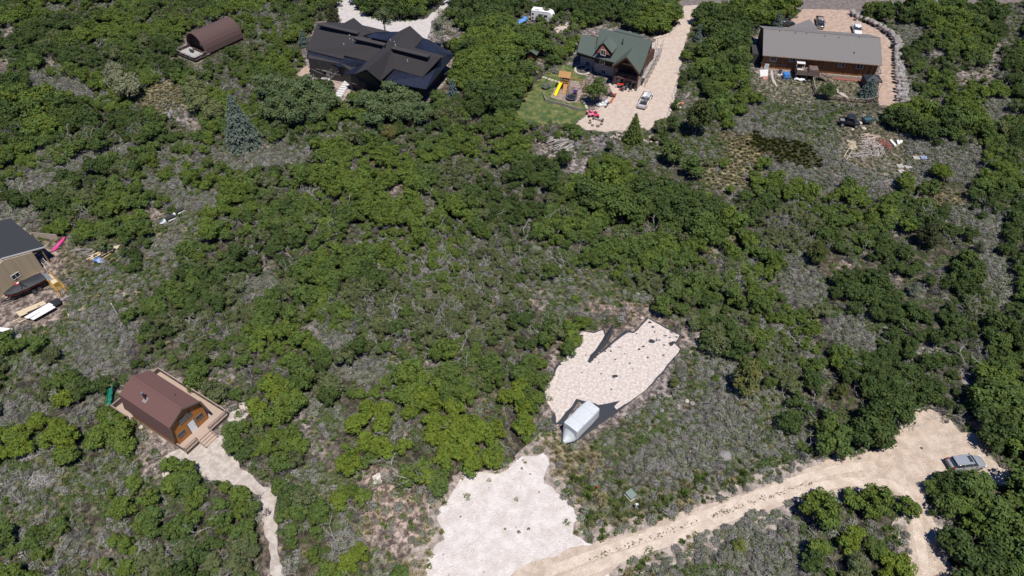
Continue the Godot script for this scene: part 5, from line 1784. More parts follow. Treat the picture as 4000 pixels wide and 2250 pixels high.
func build_tan_house():
	var k := func(x: float, y: float, h: float) -> Vector3: return P(x / 2.898, 830.0 + y / 2.898, h)
	var a: Vector3 = k.call(490, 637, 0)
	var c: Vector3 = k.call(0, 957, 0)
	var t := thing("tan_house", "tan sided house with dark roof cut by the left edge", "house", a)
	mark("tan sided house", a + Vector3(-3, 0, 0))
	var dir := (c - a).normalized()
	var out := dir.cross(Vector3.UP)
	if out.z < 0: out = -out
	var roof_m := stuff_mat("black_shingle", lin(0.022, 0.026, 0.032), lin(0.045, 0.05, 0.058), 0.9, 0.15, 1.5)
	var lap := lap_mat()
	var white := flat_mat("white_trim", lin(0.6, 0.6, 0.58), 0.6)
	var top_r := W(370 / 2.898, 830 + 448 / 2.898, a, c)
	var peak := W(30 / 2.898, 830 + 540 / 2.898, a, c)
	var h := top_r.y
	var far := a + dir * (2.0 * (peak - flip(a)).dot(dir))
	wall_part("gable_wall", [a - Vector3.UP * 0.2, flip(a, h - 0.05), Vector3(peak.x, peak.y - 0.1, peak.z), flip(far, h - 0.05), far - Vector3.UP * 0.2], -out * 0.25, lap, t)
	wall_part("side_wall", [a - out * 0.26 - Vector3.UP * 0.2, flip(a - out * 0.26, h - 0.1), flip(a - out * 11.0, h - 0.1), a - out * 11.0 - Vector3.UP * 0.2], dir * 0.25, lap, t)
	var e0: Vector3 = k.call(510, 382, h - 0.5)
	var e1: Vector3 = k.call(108, 64, h - 0.5)
	var r0: Vector3 = k.call(14, 516, peak.y + 0.15)
	var r1 := r0 + (e1 - e0)
	roof_part("roof_plane", [e0, e1, r1, r0], roof_m, t, 0.2)
	var m0 := flip(r0 + (flip(r0) - flip(e0)) * 0.8, h - 0.6)
	roof_part("roof_plane", [r0, r1, m0 + (e1 - e0), m0], roof_m, t, 0.2)
	for q in [[e0, r0], [r0, m0]]:
		var b := mb(a)
		b.bar(q[0] + out * 0.05 - Vector3.UP * 0.12, q[1] + out * 0.05 - Vector3.UP * 0.12, 0.06, 0.24)
		part("fascia", b, white, t)
	window_at(t, W(177 / 2.898, 830 + 718 / 2.898, a, c), dir, out, 1.35, 0.95, white, glass_mat())
	# covered porch on the right side
	var timber := stuff_mat("yellow_timber", lin(0.28, 0.17, 0.07), lin(0.40, 0.25, 0.11), 0.7)
	for z in [0.3, 4.0]:
		var b := mb(a)
		var foot: Vector3 = flip(e0) + dir * 0.7 - out * z
		b.box(foot + Vector3.UP * (h - 0.7) * 0.5, Vector3(0.16, h - 0.7, 0.16))
		part("porch_post", b, timber, t)
	var g := mb(a)
	g.bar(flip(e0 + dir * 0.7 - out * 0.3, h - 0.75), flip(a - out * 0.5, h - 0.75), 0.14, 0.2)
	part("porch_beam", g, timber, t)
	# ladder leaning in the porch
	var l0: Vector3 = k.call(545, 620, 0)
	var l1: Vector3 = k.call(455, 520, 1.1)
	var lad := thing("ladder", "grey ladder leaning in the porch shadow of the tan house", "ladder", l0)
	var steel := flat_mat("ladder_steel", lin(0.32, 0.33, 0.33), 0.5, 0.4)
	var side := (l1 - l0).cross(Vector3.UP).normalized() * 0.3
	for s in [-1.0, 1.0]:
		var b := mb(l0)
		b.bar(l0 + side * s, l1 + side * s, 0.06, 0.06)
		part("stile", b, steel, lad)
	for i in 7:
		var b := mb(l0)
		var q := l0.lerp(l1, (i + 0.5) / 7.0)
		b.bar(q - side, q + side, 0.07, 0.05)
		part("rung", b, steel, lad)
	# plank walk behind the porch
	var w0: Vector3 = k.call(400, 285, 0)
	var walk := thing("plank_fence", "low pale plank fence behind the tan house porch", "fence", w0)
	mark("pale plank fence", w0)
	var w1: Vector3 = k.call(670, 310, 0)
	var pale := stuff_mat("weathered_plank", lin(0.38, 0.32, 0.27), lin(0.55, 0.47, 0.41), 0.85, 0.05, 1.0)
	for i in 11:
		var b := mb(w0)
		var q := w0.lerp(w1, (i + 0.5) / 11.0)
		b.box(q + Vector3.UP * 0.62, Vector3(0.44, 1.25 + rr(-0.1, 0.1), 0.05), Basis(Vector3.UP, heading(w0, w1)))
		part("plank", b, pale, walk)
	for y in [0.35, 0.95]:
		var b := mb(w0)
		b.bar(w0 + Vector3(0, y, -0.08), w1 + Vector3(0, y, -0.08), 0.06, 0.1)
		part("rail", b, pale, walk)

func lap_mat() -> StandardMaterial3D:
	var m := StandardMaterial3D.new()
	m.resource_name = "lap_siding"
	var img := Image.create(8, 32, false, Image.FORMAT_RGB8)
	for y in 32:
		for x in 8:
			var f := 0.80 + 0.04 * sin(x * 2.0)
			if y > 28: f = 0.55
			img.set_pixel(x, y, Color(0.66 * f / 0.8, 0.60 * f / 0.8, 0.50 * f / 0.8))
	m.albedo_texture = ImageTexture.create_from_image(img)
	m.uv1_triplanar = true
	m.uv1_world_triplanar = true
	m.uv1_scale = Vector3(0.5, 5.0, 0.5)
	m.roughness = 0.7
	return m

func build_quonset():
	var k := func(x: float, y: float, h: float) -> Vector3: return P(680.0 + x / 7.244, 40.0 + y / 7.244, h)
	var f: Vector3 = k.call(480, 656, 5.2)
	var e: Vector3 = k.call(1565, 187, 5.2)
	var ax := (e - f).normalized()
	var L := f.distance_to(e)
	var side := ax.cross(Vector3.UP)
	if side.z < 0: side = -side
	var fr: Vector3 = k.call(825, 1270, 0.9)
	var w := maxf(2.8, (fr - f).dot(side))
	var o := flip(f, 0.0)
	var t := thing("arched_cabin", "brown arched roof cabin with front deck among the oaks", "cabin", o)
	mark("brown arched cabin", o + ax * L * 0.5)
	for q in [0.0, 0.3, 0.6, 0.9]:
		var c: Vector3 = o + ax * L * q + side * (w + 1.2)
		solo.append([c.x, c.z, 3.0])
	var fc: Vector3 = o - ax * 4.5 + side * 1.5
	solo.append([fc.x, fc.z, 4.6])
	var roof_m := stuff_mat("rust_brown_shingle", lin(0.075, 0.042, 0.038), lin(0.125, 0.075, 0.07), 0.9, 0.12, 1.5)
	var dark := stuff_mat("cabin_front", lin(0.035, 0.018, 0.014), lin(0.06, 0.03, 0.024), 0.8)
	var rings := []
	var b := mb(o)
	var n := 14
	for i in n:
		var t0 := PI * i / n
		var t1 := PI * (i + 1) / n
		var p0 := side * cos(t0) * w + Vector3.UP * (0.7 + 4.5 * pow(sin(t0), 0.85))
		var p1 := side * cos(t1) * w + Vector3.UP * (0.7 + 4.5 * pow(sin(t1), 0.85))
		var nn := (p0 + p1) * 0.5 - Vector3.UP * 1.5
		b.quad(o + p0, o + p1, o + p1 + ax * L, o + p0 + ax * L, nn)
		var q0 := p0 * 0.965
		var q1 := p1 * 0.965
		b.quad(o + q0, o + q1, o + q1 + ax * L, o + q0 + ax * L, -nn)
		b.quad(o + p0, o + p1, o + q1, o + q0, -ax)
		b.quad(o + p0 + ax * L, o + p1 + ax * L, o + q1 + ax * L, o + q0 + ax * L, ax)
	part("arched_roof", b, roof_m, t)
	for z in [1.2, L - 0.8]:
		b = mb(o)
		var pts := []
		for i in n + 1:
			var t0 := PI * i / n
			pts.append(o + ax * z + side * cos(t0) * w * 0.95 + Vector3.UP * (0.7 + 4.3 * pow(sin(t0), 0.85)))
		for i in n: b.tri(o + ax * z + Vector3.UP * 0.7, pts[i], pts[i + 1], -ax)
		part("end_wall", b, dark, t)
	window_at(t, o + ax * 1.17 + Vector3.UP * 2.0 + side * 0.8, side, -ax, 1.3, 1.8, dark, glass_mat(), 1, "glass_door")
	var deck_m := stuff_mat("grey_deck", lin(0.30, 0.29, 0.29), lin(0.42, 0.41, 0.41), 0.85, 0.05, 1.0)
	var rail_m := stuff_mat("grey_deck_rail", lin(0.22, 0.21, 0.21), lin(0.32, 0.31, 0.30), 0.85, 0.05, 1.0)
	b = mb(o)
	var d0 := o - ax * 3.4 + side * (w + 0.1)
	var d1 := o - ax * 3.4 - side * (w + 0.1)
	b.prism([d0, d1, d1 + ax * 4.5, d0 + ax * 4.5], 0.35, 0.56)
	var deck := part("deck", b, dark, t)
	for i in 20:
		b = mb(o)
		var q := d0.lerp(d1, (i + 0.5) / 20.0) + Vector3.UP * 0.6
		b.bar(q, q + ax * 4.5, (w * 2.0 + 0.2) / 20.0 - 0.02, 0.05)
		part("deck_plank", b, deck_m, deck)
	for q in [[d0, d1], [d0, d0 + ax * 3.6], [d1, d1 + ax * 3.6]]:
		rail_run(t, flip(q[0], 0.6), flip(q[1], 0.6), 0.95, rail_m, 0.3, 1.5, false)
		b = mb(o)
		b.bar(flip(q[0], 1.0), flip(q[1], 1.0), 0.04, 0.5)
		part("rail_panel", b, dark, t)
	b = mb(o)
	b.box(o + ax * L * 0.5 + Vector3.UP * 0.35, Vector3(L, 0.7, w * 1.9), Basis(ax, Vector3.UP, ax.cross(Vector3.UP)))
	part("base", b, dark, t)
	b = mb(o)
	var cp: Vector3 = o + ax * L * 0.58 - side * 1.0
	b.tube(cp + Vector3.UP * 4.0, cp + Vector3.UP * 6.6, 0.14, 0.14, 8)
	part("stove_pipe", b, flat_mat("teal_pipe", lin(0.16, 0.20, 0.21), 0.5, 0.4), t)
	var gr := thing("barbecue_grill", "grill with pale lid on the arched cabin deck", "grill", o - ax * 1.0 - side * 0.6 + Vector3.UP * 0.63, heading(Vector3.ZERO, ax))
	b = mb()
	b.box(Vector3(0, 0.45, 0), Vector3(0.6, 0.9, 1.0))
	part("cabinet", b, flat_mat("grill_black", lin(0.03, 0.03, 0.03), 0.5), gr)
	b = mb()
	b.tube(Vector3(0, 0.95, -0.5), Vector3(0, 0.95, 0.5), 0.28, 0.28, 10)
	part("lid", b, flat_mat("grill_lid", lin(0.45, 0.45, 0.46), 0.4), gr)

# ------------------------------------------------------------------ vehicles
func ring(x: float, w: float, y0: float, y1: float, tuck := 0.86) -> Array:
	var r := minf(0.12, (y1 - y0) * 0.3)
	return [Vector3(x, y0, -w + 0.08), Vector3(x, y0 + r, -w), Vector3(x, lerpf(y0, y1, 0.6), -w), Vector3(x, y1 - r * 0.5, -w * lerpf(1.0, tuck, 0.6)), Vector3(x, y1, -w * tuck), Vector3(x, y1 + 0.02, 0), Vector3(x, y1, w * tuck), Vector3(x, y1 - r * 0.5, w * lerpf(1.0, tuck, 0.6)), Vector3(x, lerpf(y0, y1, 0.6), w), Vector3(x, y0 + r, w), Vector3(x, y0, w - 0.08)]

func wheels(t: Node3D, xs: Array, half: float, r: float, wide := 0.24, rim_c := Color(0.45, 0.46, 0.47)):
	var tyre := mb()
	tyre.tube(Vector3(0, 0, -wide * 0.5), Vector3(0, 0, wide * 0.5), r, r, 16)
	var rim := mb()
	rim.tube(Vector3(0, 0, -wide * 0.5 - 0.012), Vector3(0, 0, wide * 0.5 + 0.012), r * 0.62, r * 0.62, 12)
	var tm := tyre.commit()
	var rm := rim.commit()
	for x in xs:
		for s in [-1.0, 1.0]:
			var o := inst("wheel", tm, flat_mat("tyre", lin(0.02, 0.02, 0.02), 0.85), t)
			o.position = Vector3(x, r, s * half)
			inst("rim", rm, flat_mat("rim_%s" % rim_c.to_html(), rim_c, 0.35, 0.5), o)

func bits(t: Node3D, called: String, m: Material, list: Array):
	for q in list:
		var b := mb()
		b.box(q[0], q[1])
		part(called, b, m, t)

func lamp_mats() -> Array:
	return [flat_mat("head_lamp", lin(0.6, 0.62, 0.64), 0.15), flat_mat("tail_lamp", lin(0.3, 0.01, 0.012), 0.2)]

func suv(label: String, a: Vector3, b: Vector3, paint: Material, length: float) -> Node3D:
	var t := thing("sport_utility_car", label, "car", (a + b) * 0.5, heading(a, b), "parked vehicles")
	var h := length * 0.5
	var body := mb()
	body.loft([ring(-h, 0.72, 0.45, 0.95), ring(-h + 0.12, 0.86, 0.32, 1.02), ring(-h + 0.6, 0.92, 0.28, 1.05), ring(0.0, 0.93, 0.28, 1.03), ring(h - 1.5, 0.93, 0.28, 1.02), ring(h - 1.2, 0.92, 0.28, 1.0, 0.84), ring(h - 0.45, 0.88, 0.3, 0.92, 0.8), ring(h - 0.12, 0.8, 0.34, 0.8, 0.8), ring(h, 0.62, 0.42, 0.7)])
	part("body", body, paint, t)
	var g := mb()
	g.loft([ring(-h + 0.22, 0.74, 0.98, 1.06, 0.95), ring(-h + 0.62, 0.82, 0.98, 1.55, 0.82), ring(-0.4, 0.85, 0.98, 1.60, 0.8), ring(h - 2.0, 0.84, 0.98, 1.56, 0.8), ring(h - 1.3, 0.82, 0.96, 1.06, 0.9)])
	part("window_glass", g, glass_mat(), t)
	var r := mb()
	r.loft([ring(-h + 0.45, 0.66, 1.545, 1.60, 0.92), ring(-0.8, 0.72, 1.58, 1.665, 0.92), ring(0.0, 0.71, 1.58, 1.66, 0.92), ring(h - 2.0, 0.68, 1.52, 1.60, 0.92)])
	part("roof", r, paint, t)
	bits(t, "sunroof", glass_mat(), [[Vector3(h - 2.35, 1.668, 0), Vector3(0.42, 0.03, 0.9)]])
	bits(t, "roof_rail", flat_mat("rail_silver", lin(0.5, 0.51, 0.52), 0.3, 0.6), [[Vector3(-0.75, 1.7, 0.6), Vector3(2.0, 0.05, 0.05)], [Vector3(-0.75, 1.7, -0.6), Vector3(2.0, 0.05, 0.05)]])
	for s in [-1.0, 1.0]:
		for x in [-0.95, 0.1]:
			var p := mb()
			p.bar(Vector3(x, 1.02, s * 0.925), Vector3(x - 0.05, 1.58, s * 0.72), 0.03, 0.09)
			part("pillar", p, paint, t)
		bits(t, "mirror", paint, [[Vector3(h - 1.55, 1.08, s * 1.03), Vector3(0.14, 0.15, 0.22)]])
		bits(t, "door_handle", flat_mat("rail_silver", lin(0.5, 0.51, 0.52), 0.3, 0.6), [[Vector3(-0.8, 0.86, s * 0.94), Vector3(0.2, 0.04, 0.04)], [Vector3(0.3, 0.86, s * 0.94), Vector3(0.2, 0.04, 0.04)]])
		bits(t, "headlight", lamp_mats()[0], [[Vector3(h - 0.2, 0.72, s * 0.68), Vector3(0.3, 0.16, 0.3)]])
		bits(t, "tail_light", lamp_mats()[1], [[Vector3(-h + 0.1, 0.98, s * 0.72), Vector3(0.24, 0.3, 0.24)]])
	bits(t, "bumper", flat_mat("grey_plastic", lin(0.08, 0.08, 0.085), 0.6), [[Vector3(-h - 0.01, 0.5, 0), Vector3(0.14, 0.2, 1.4)]])
	wheels(t, [-h + 0.95, h - 0.95], 0.82, 0.36)
	return t

func pickup(label: String, a: Vector3, b: Vector3, paint: Material, length: float, cab_m: Material = null) -> Node3D:
	if cab_m == null: cab_m = paint
	var t := thing("pickup_truck", label, "pickup truck", (a + b) * 0.5, heading(a, b), "parked vehicles")
	var h := length * 0.5
	var bed := length * 0.36
	var x0 := -h + bed
	var body := mb()
	body.loft([ring(x0 + 0.02, 0.95, 0.42, 1.12, 0.94), ring(x0 + 1.8, 0.96, 0.42, 1.13, 0.94), ring(h - 1.55, 0.96, 0.42, 1.14, 0.9), ring(h - 0.35, 0.93, 0.45, 1.08, 0.88), ring(h - 0.08, 0.86, 0.5, 0.98, 0.88), ring(h, 0.8, 0.55, 0.9, 0.88)])
	part("body", body, paint, t)
	var g := mb()
	g.loft([ring(x0 + 0.04, 0.86, 1.1, 1.72, 0.86), ring(x0 + 0.9, 0.87, 1.1, 1.78, 0.84), ring(h - 2.25, 0.86, 1.1, 1.75, 0.84), ring(h - 1.55, 0.84, 1.08, 1.16, 0.92)])
	part("window_glass", g, glass_mat(), t)
	var r := mb()
	r.loft([ring(x0 + 0.0, 0.76, 1.7, 1.78, 0.93), ring(x0 + 0.9, 0.77, 1.74, 1.84, 0.93), ring(h - 2.2, 0.74, 1.7, 1.79, 0.93)])
	part("roof", r, cab_m, t)
	for s in [-1.0, 1.0]:
		for x in [x0 + 0.06, x0 + 1.0]:
			var p := mb()
			p.bar(Vector3(x, 1.1, s * 0.93), Vector3(x, 1.76, s * 0.75), 0.03, 0.1)
			part("pillar", p, cab_m, t)
		bits(t, "bed_side", paint, [[Vector3(-h + bed * 0.5, 0.84, s * 0.9), Vector3(bed, 0.62, 0.14)]])
		bits(t, "mirror", flat_mat("grey_plastic", lin(0.08, 0.08, 0.085), 0.6), [[Vector3(h - 2.0, 1.22, s * 1.12), Vector3(0.12, 0.24, 0.26)]])
		bits(t, "headlight", lamp_mats()[0], [[Vector3(h - 0.1, 0.85, s * 0.7), Vector3(0.16, 0.2, 0.3)]])
		bits(t, "tail_light", lamp_mats()[1], [[Vector3(-h - 0.01, 0.95, s * 0.88), Vector3(0.06, 0.3, 0.14)]])
	bits(t, "bed_floor", flat_mat("bed_liner", lin(0.025, 0.025, 0.027), 0.8), [[Vector3(-h + bed * 0.5, 0.62, 0), Vector3(bed, 0.1, 1.66)]])
	bits(t, "tailgate", paint, [[Vector3(-h + 0.04, 0.84, 0), Vector3(0.08, 0.6, 1.66)]])
	bits(t, "bumper", flat_mat("chrome", lin(0.55, 0.56, 0.57), 0.25, 0.8), [[Vector3(-h - 0.12, 0.52, 0), Vector3(0.18, 0.18, 1.8)], [Vector3(h + 0.02, 0.5, 0), Vector3(0.16, 0.22, 1.75)]])
	wheels(t, [-h + 1.15, h - 1.0], 0.82, 0.41, 0.27)
	return t

func ladder_on(label: String, a: Vector3, b: Vector3, width: float, n: int, m: Material, group := ""):
	var t := thing("ladder", label, "ladder", a, 0.0, group)
	var side := (b - a).cross(Vector3.UP).normalized() * width * 0.5
	for s in [-1.0, 1.0]:
		var g := mb(a)
		g.bar(a + side * s, b + side * s, 0.05, 0.07)
		part("stile", g, m, t)
	for i in n:
		var g := mb(a)
		var q := a.lerp(b, (i + 0.5) / n)
		g.bar(q - side, q + side, 0.06, 0.05)
		part("rung", g, m, t)

func build_vehicles():
	var silver := paint_mat("silver_paint", lin(0.36, 0.39, 0.42), 0.35)
	var white := paint_mat("white_car_paint", lin(0.75, 0.76, 0.77))
	var black := paint_mat("black_car_paint", lin(0.012, 0.013, 0.016))
	var brown := paint_mat("tan_car_paint", lin(0.30, 0.24, 0.19))
	var s := suv("silver car with sunroof parked on the dirt turnaround", P(3698, 1826), P(3832, 1812), silver, 4.75)
	mark("silver car", s.position)
	var a := P(2504, 430)
	var b := P(2537, 372)
	var p := pickup("white pickup with a ladder on its rack before the log house", a, b, white, 6.5)
	mark("white pickup with ladder", p.position)
	# rack and ladder
	var rack := flat_mat("rack_black", lin(0.04, 0.04, 0.045), 0.5, 0.4)
	for x in [-3.0, -0.9, 1.2]:
		var g := mb()
		g.bar(Vector3(x, 1.95, -0.95), Vector3(x, 1.95, 0.95), 0.06, 0.06)
		for q in [-0.95, 0.95]: g.bar(Vector3(x, 1.1, q), Vector3(x, 1.95, q), 0.06, 0.06)
		part("rack_hoop", g, rack, p)
	for q in [-0.95, 0.95]:
		var g := mb()
		g.bar(Vector3(-3.0, 1.98, q), Vector3(1.4, 1.98, q), 0.06, 0.06)
		part("rack_bar", g, rack, p)
	var f := (b - a).normalized()
	var side := f.cross(Vector3.UP)
	ladder_on("silver ladder lying on the rack of the white pickup", p.position - f * 2.6 + side * 0.4 + Vector3.UP * 2.06, p.position + f * 1.5 + side * 0.4 + Vector3.UP * 2.06, 0.5, 13, flat_mat("ladder_steel", lin(0.32, 0.33, 0.33), 0.5, 0.4))
	pickup("tan pickup with black bed behind the long grey roofed house", P(3195, 64), P(3206, 132), black, 6.1, brown)
	var wp := pickup("white pickup facing the long grey roofed house on pink gravel", P(3337, 100), P(3350, 152), white, 6.0)
	mark("white pickup on pink gravel", wp.position)
	suv("black car half hidden by a blue spruce behind the ranch house", P(3046, 102), P(3094, 102), black, 4.6)
	# utility buggy
	a = P(3280, 486)
	b = P(3346, 494)
	var u := thing("utility_buggy", "black two seat buggy with cargo bed on the grass", "buggy", (a + b) * 0.5, heading(a, b), "parked vehicles")
	mark("black buggy", u.position)
	u.scale = Vector3.ONE * 1.2
	var bk := flat_mat("buggy_black", lin(0.02, 0.022, 0.03), 0.45)
	var g := mb()
	g.loft([ring(-1.4, 0.55, 0.45, 0.75), ring(-0.3, 0.6, 0.38, 0.72), ring(0.6, 0.6, 0.38, 0.75), ring(1.1, 0.58, 0.42, 0.98, 0.8), ring(1.75, 0.45, 0.5, 0.8, 0.8)])
	part("body", g, bk, u)
	bits(u, "bed_wall", bk, [[Vector3(-1.1, 0.98, 0.68), Vector3(1.25, 0.36, 0.05)], [Vector3(-1.1, 0.98, -0.68), Vector3(1.25, 0.36, 0.05)], [Vector3(-1.73, 0.98, 0), Vector3(0.05, 0.36, 1.4)], [Vector3(-0.47, 0.98, 0), Vector3(0.05, 0.36, 1.4)]])
	bits(u, "bed_floor", flat_mat("bed_grey", lin(0.2, 0.2, 0.21), 0.7), [[Vector3(-1.1, 0.86, 0), Vector3(1.25, 0.06, 1.3)]])
	bits(u, "roof", bk, [[Vector3(0.05, 1.92, 0), Vector3(1.25, 0.07, 1.3)]])
	for x in [-0.5, 0.65]:
		for q in [-0.6, 0.6]:
			g = mb()
			g.tube(Vector3(x * 1.15, 0.8, q), Vector3(x, 1.9, q * 0.95), 0.035, 0.035, 6)
			part("cage_bar", g, bk, u)
	bits(u, "cab_panel", bk, [[Vector3(-0.5, 1.2, 0), Vector3(0.06, 0.9, 1.2)], [Vector3(0.1, 0.85, 0.62), Vector3(1.1, 0.4, 0.05)], [Vector3(0.1, 0.85, -0.62), Vector3(1.1, 0.4, 0.05)], [Vector3(0.75, 1.0, 0), Vector3(0.3, 0.35, 1.15)]])
	bits(u, "seat", flat_mat("seat_black", lin(0.03, 0.03, 0.03), 0.8), [[Vector3(-0.15, 0.92, 0.32), Vector3(0.5, 0.3, 0.5)], [Vector3(-0.15, 0.92, -0.32), Vector3(0.5, 0.3, 0.5)]])
	wheels(u, [-1.15, 1.2], 0.68, 0.34, 0.26, Color(0.8, 0.8, 0.8))
	# teal trailer under the trees
	a = P(3386, 480)
	u = thing("utility_trailer", "small teal trailer in the shade right of the black buggy", "trailer", a, 0.3)
	var teal := flat_mat("teal_paint", lin(0.05, 0.10, 0.12), 0.5)
	bits(u, "bed", teal, [[Vector3(0, 0.75, 0), Vector3(2.4, 0.12, 1.5)], [Vector3(0, 1.0, 0.74), Vector3(2.4, 0.5, 0.05)], [Vector3(0, 1.0, -0.74), Vector3(2.4, 0.5, 0.05)], [Vector3(-1.2, 1.0, 0), Vector3(0.05, 0.5, 1.5)]])
	g = mb()
	g.bar(Vector3(1.2, 0.6, 0), Vector3(2.3, 0.45, 0), 0.1, 0.1)
	part("drawbar", g, teal, u)
	wheels(u, [0.0], 0.85, 0.32)
	# travel trailer
	a = P(2082, 86)
	b = P(2160, 96)
	u = thing("travel_trailer", "white travel trailer parked among oaks at the top", "trailer", (a + b) * 0.5 + Vector3(0, 0, -1.4), heading(a, b), "parked vehicles")
	mark("white travel trailer", u.position)
	var shell := flat_mat("trailer_white", lin(0.78, 0.78, 0.77), 0.4)
	g = mb()
	g.loft([ring(-3.0, 1.12, 0.5, 3.0, 0.96), ring(-2.9, 1.2, 0.45, 3.1, 0.96), ring(1.6, 1.2, 0.45, 3.1, 0.96), ring(2.5, 1.2, 0.45, 2.75, 0.96), ring(2.95, 1.15, 0.5, 2.0, 0.96), ring(3.05, 1.1, 0.55, 1.5, 0.96)])
	part("shell", g, shell, u)
	bits(u, "window", glass_mat(), [[Vector3(-2.5, 2.1, 1.19), Vector3(0.5, 0.6, 0.06)], [Vector3(-0.4, 1.9, 1.19), Vector3(1.0, 0.6, 0.06)], [Vector3(1.0, 1.9, 1.19), Vector3(1.0, 0.6, 0.06)], [Vector3(-2.5, 1.1, 1.19), Vector3(0.5, 0.5, 0.06)]])
	bits(u, "roof_hatch", flat_mat("grey_plastic", lin(0.08, 0.08, 0.085), 0.6), [[Vector3(-1.4, 3.15, 0.7), Vector3(1.2, 0.1, 0.25)], [Vector3(0.6, 3.12, 0.3), Vector3(0.45, 0.1, 0.3)]])
	bits(u, "air_conditioner", shell, [[Vector3(-0.6, 3.22, -0.3), Vector3(0.9, 0.25, 0.7)]])
	bits(u, "stripe", flat_mat("stripe_grey", lin(0.35, 0.36, 0.38), 0.5), [[Vector3(-0.3, 2.95, 1.17), Vector3(5.2, 0.08, 0.05)]])
	g = mb()
	g.bar(Vector3(3.0, 0.5, 0.4), Vector3(4.1, 0.5, 0), 0.1, 0.1)
	g.bar(Vector3(3.0, 0.5, -0.4), Vector3(4.1, 0.5, 0), 0.1, 0.1)
	part("drawbar", g, flat_mat("rack_black", lin(0.04, 0.04, 0.045), 0.5, 0.4), u)
	wheels(u, [-0.4, 0.45], 1.08, 0.34)
	build_covered_trailer()
	build_boat()
	build_small_machines()

func build_covered_trailer():
	var k := func(x: float, y: float, h: float) -> Vector3: return P(2100.0 + x / 2.498, 1180.0 + y / 2.498, h)
	var c0: Vector3 = k.call(472, 952, 2.6)
	var c1: Vector3 = k.call(606, 1046, 2.6)
	var c2: Vector3 = k.call(384, 1268, 2.6)
	var c3: Vector3 = k.call(257, 1170, 2.6)
	var at := flip((c0 + c1 + c2 + c3) * 0.25)
	var f := flip((c2 + c3) * 0.5) - flip((c0 + c1) * 0.5)     # towards the drawbar
	var t := thing("covered_trailer", "camping trailer under a white fitted cover on dark cloth", "trailer", at, heading(Vector3.ZERO, f), "parked vehicles")
	mark("white covered trailer", at)
	var L := f.length()
	var w := c0.distance_to(c1) * 0.5
	var m := stuff_mat("white_cover", lin(0.50, 0.535, 0.555), lin(0.56, 0.60, 0.62), 0.42, 0.02, 2.5, Vector3(1, 2, 1), 0.6)
	var b := mb()
	var rings := []
	for x in [-L * 0.5 - 0.1, -L * 0.5, -L * 0.25, 0.0, L * 0.25, L * 0.5 - 0.12, L * 0.5]:
		var e: float = 0.06 if absf(x) > L * 0.49 else 0.0
		var r := []
		for q in [[-1.02, 0.35], [-1.04 , 0.9], [-1.0, 1.6], [-1.01, 2.3], [-0.96, 2.55], [-0.85, 2.62], [-0.4, 2.66], [0.0, 2.67], [0.4, 2.66], [0.85, 2.62], [0.96, 2.55], [1.01, 2.3], [1.0, 1.6], [1.04, 0.9], [1.02, 0.35]]:
			r.append(Vector3(x + rr(-0.02, 0.02), q[1] - e + (rr(-0.05, 0.05) if q[1] < 0.5 else 0.0), q[0] * (w - e) + rr(-0.03, 0.03)))
		rings.append(r)
	b.loft(rings)
	part("cover", b, m, t)
	# skirt of the cover over the drawbar
	b = mb()
	var nose := []
	for i in 5:
		var f2 := i / 4.0
		var x := L * 0.5 + 0.02 + f2 * 1.25
		var ww := lerpf(w * 0.98, 0.22, f2)
		var top := lerpf(1.7, 0.6, sqrt(f2))
		nose.append([Vector3(x, 0.12, -ww), Vector3(x, top * 0.6, -ww * 0.95), Vector3(x, top, -ww * 0.55 + rr(-0.1, 0.1)), Vector3(x, top + rr(0.0, 0.12), ww * 0.1), Vector3(x, top, ww * 0.6), Vector3(x, top * 0.6, ww * 0.95), Vector3(x, 0.12, ww)])
	b.loft(nose)
	part("nose_cover", b, m, t)
	for q in [-L * 0.25, L * 0.22]:
		b = mb()
		b.tube(Vector3(q, 2.69, -w), Vector3(q, 2.69, w), 0.015, 0.015, 5)
		part("cover_seam", b, m, t)
	for s in [-1.0, 1.0]:
		b = mb()
		b.tube(Vector3(-0.2, 0.3, s * (w - 0.12)), Vector3(-0.2, 0.3, s * (w - 0.3)), 0.33, 0.33, 12)
		part("wheel", b, flat_mat("tyre", lin(0.02, 0.02, 0.02), 0.85), t)

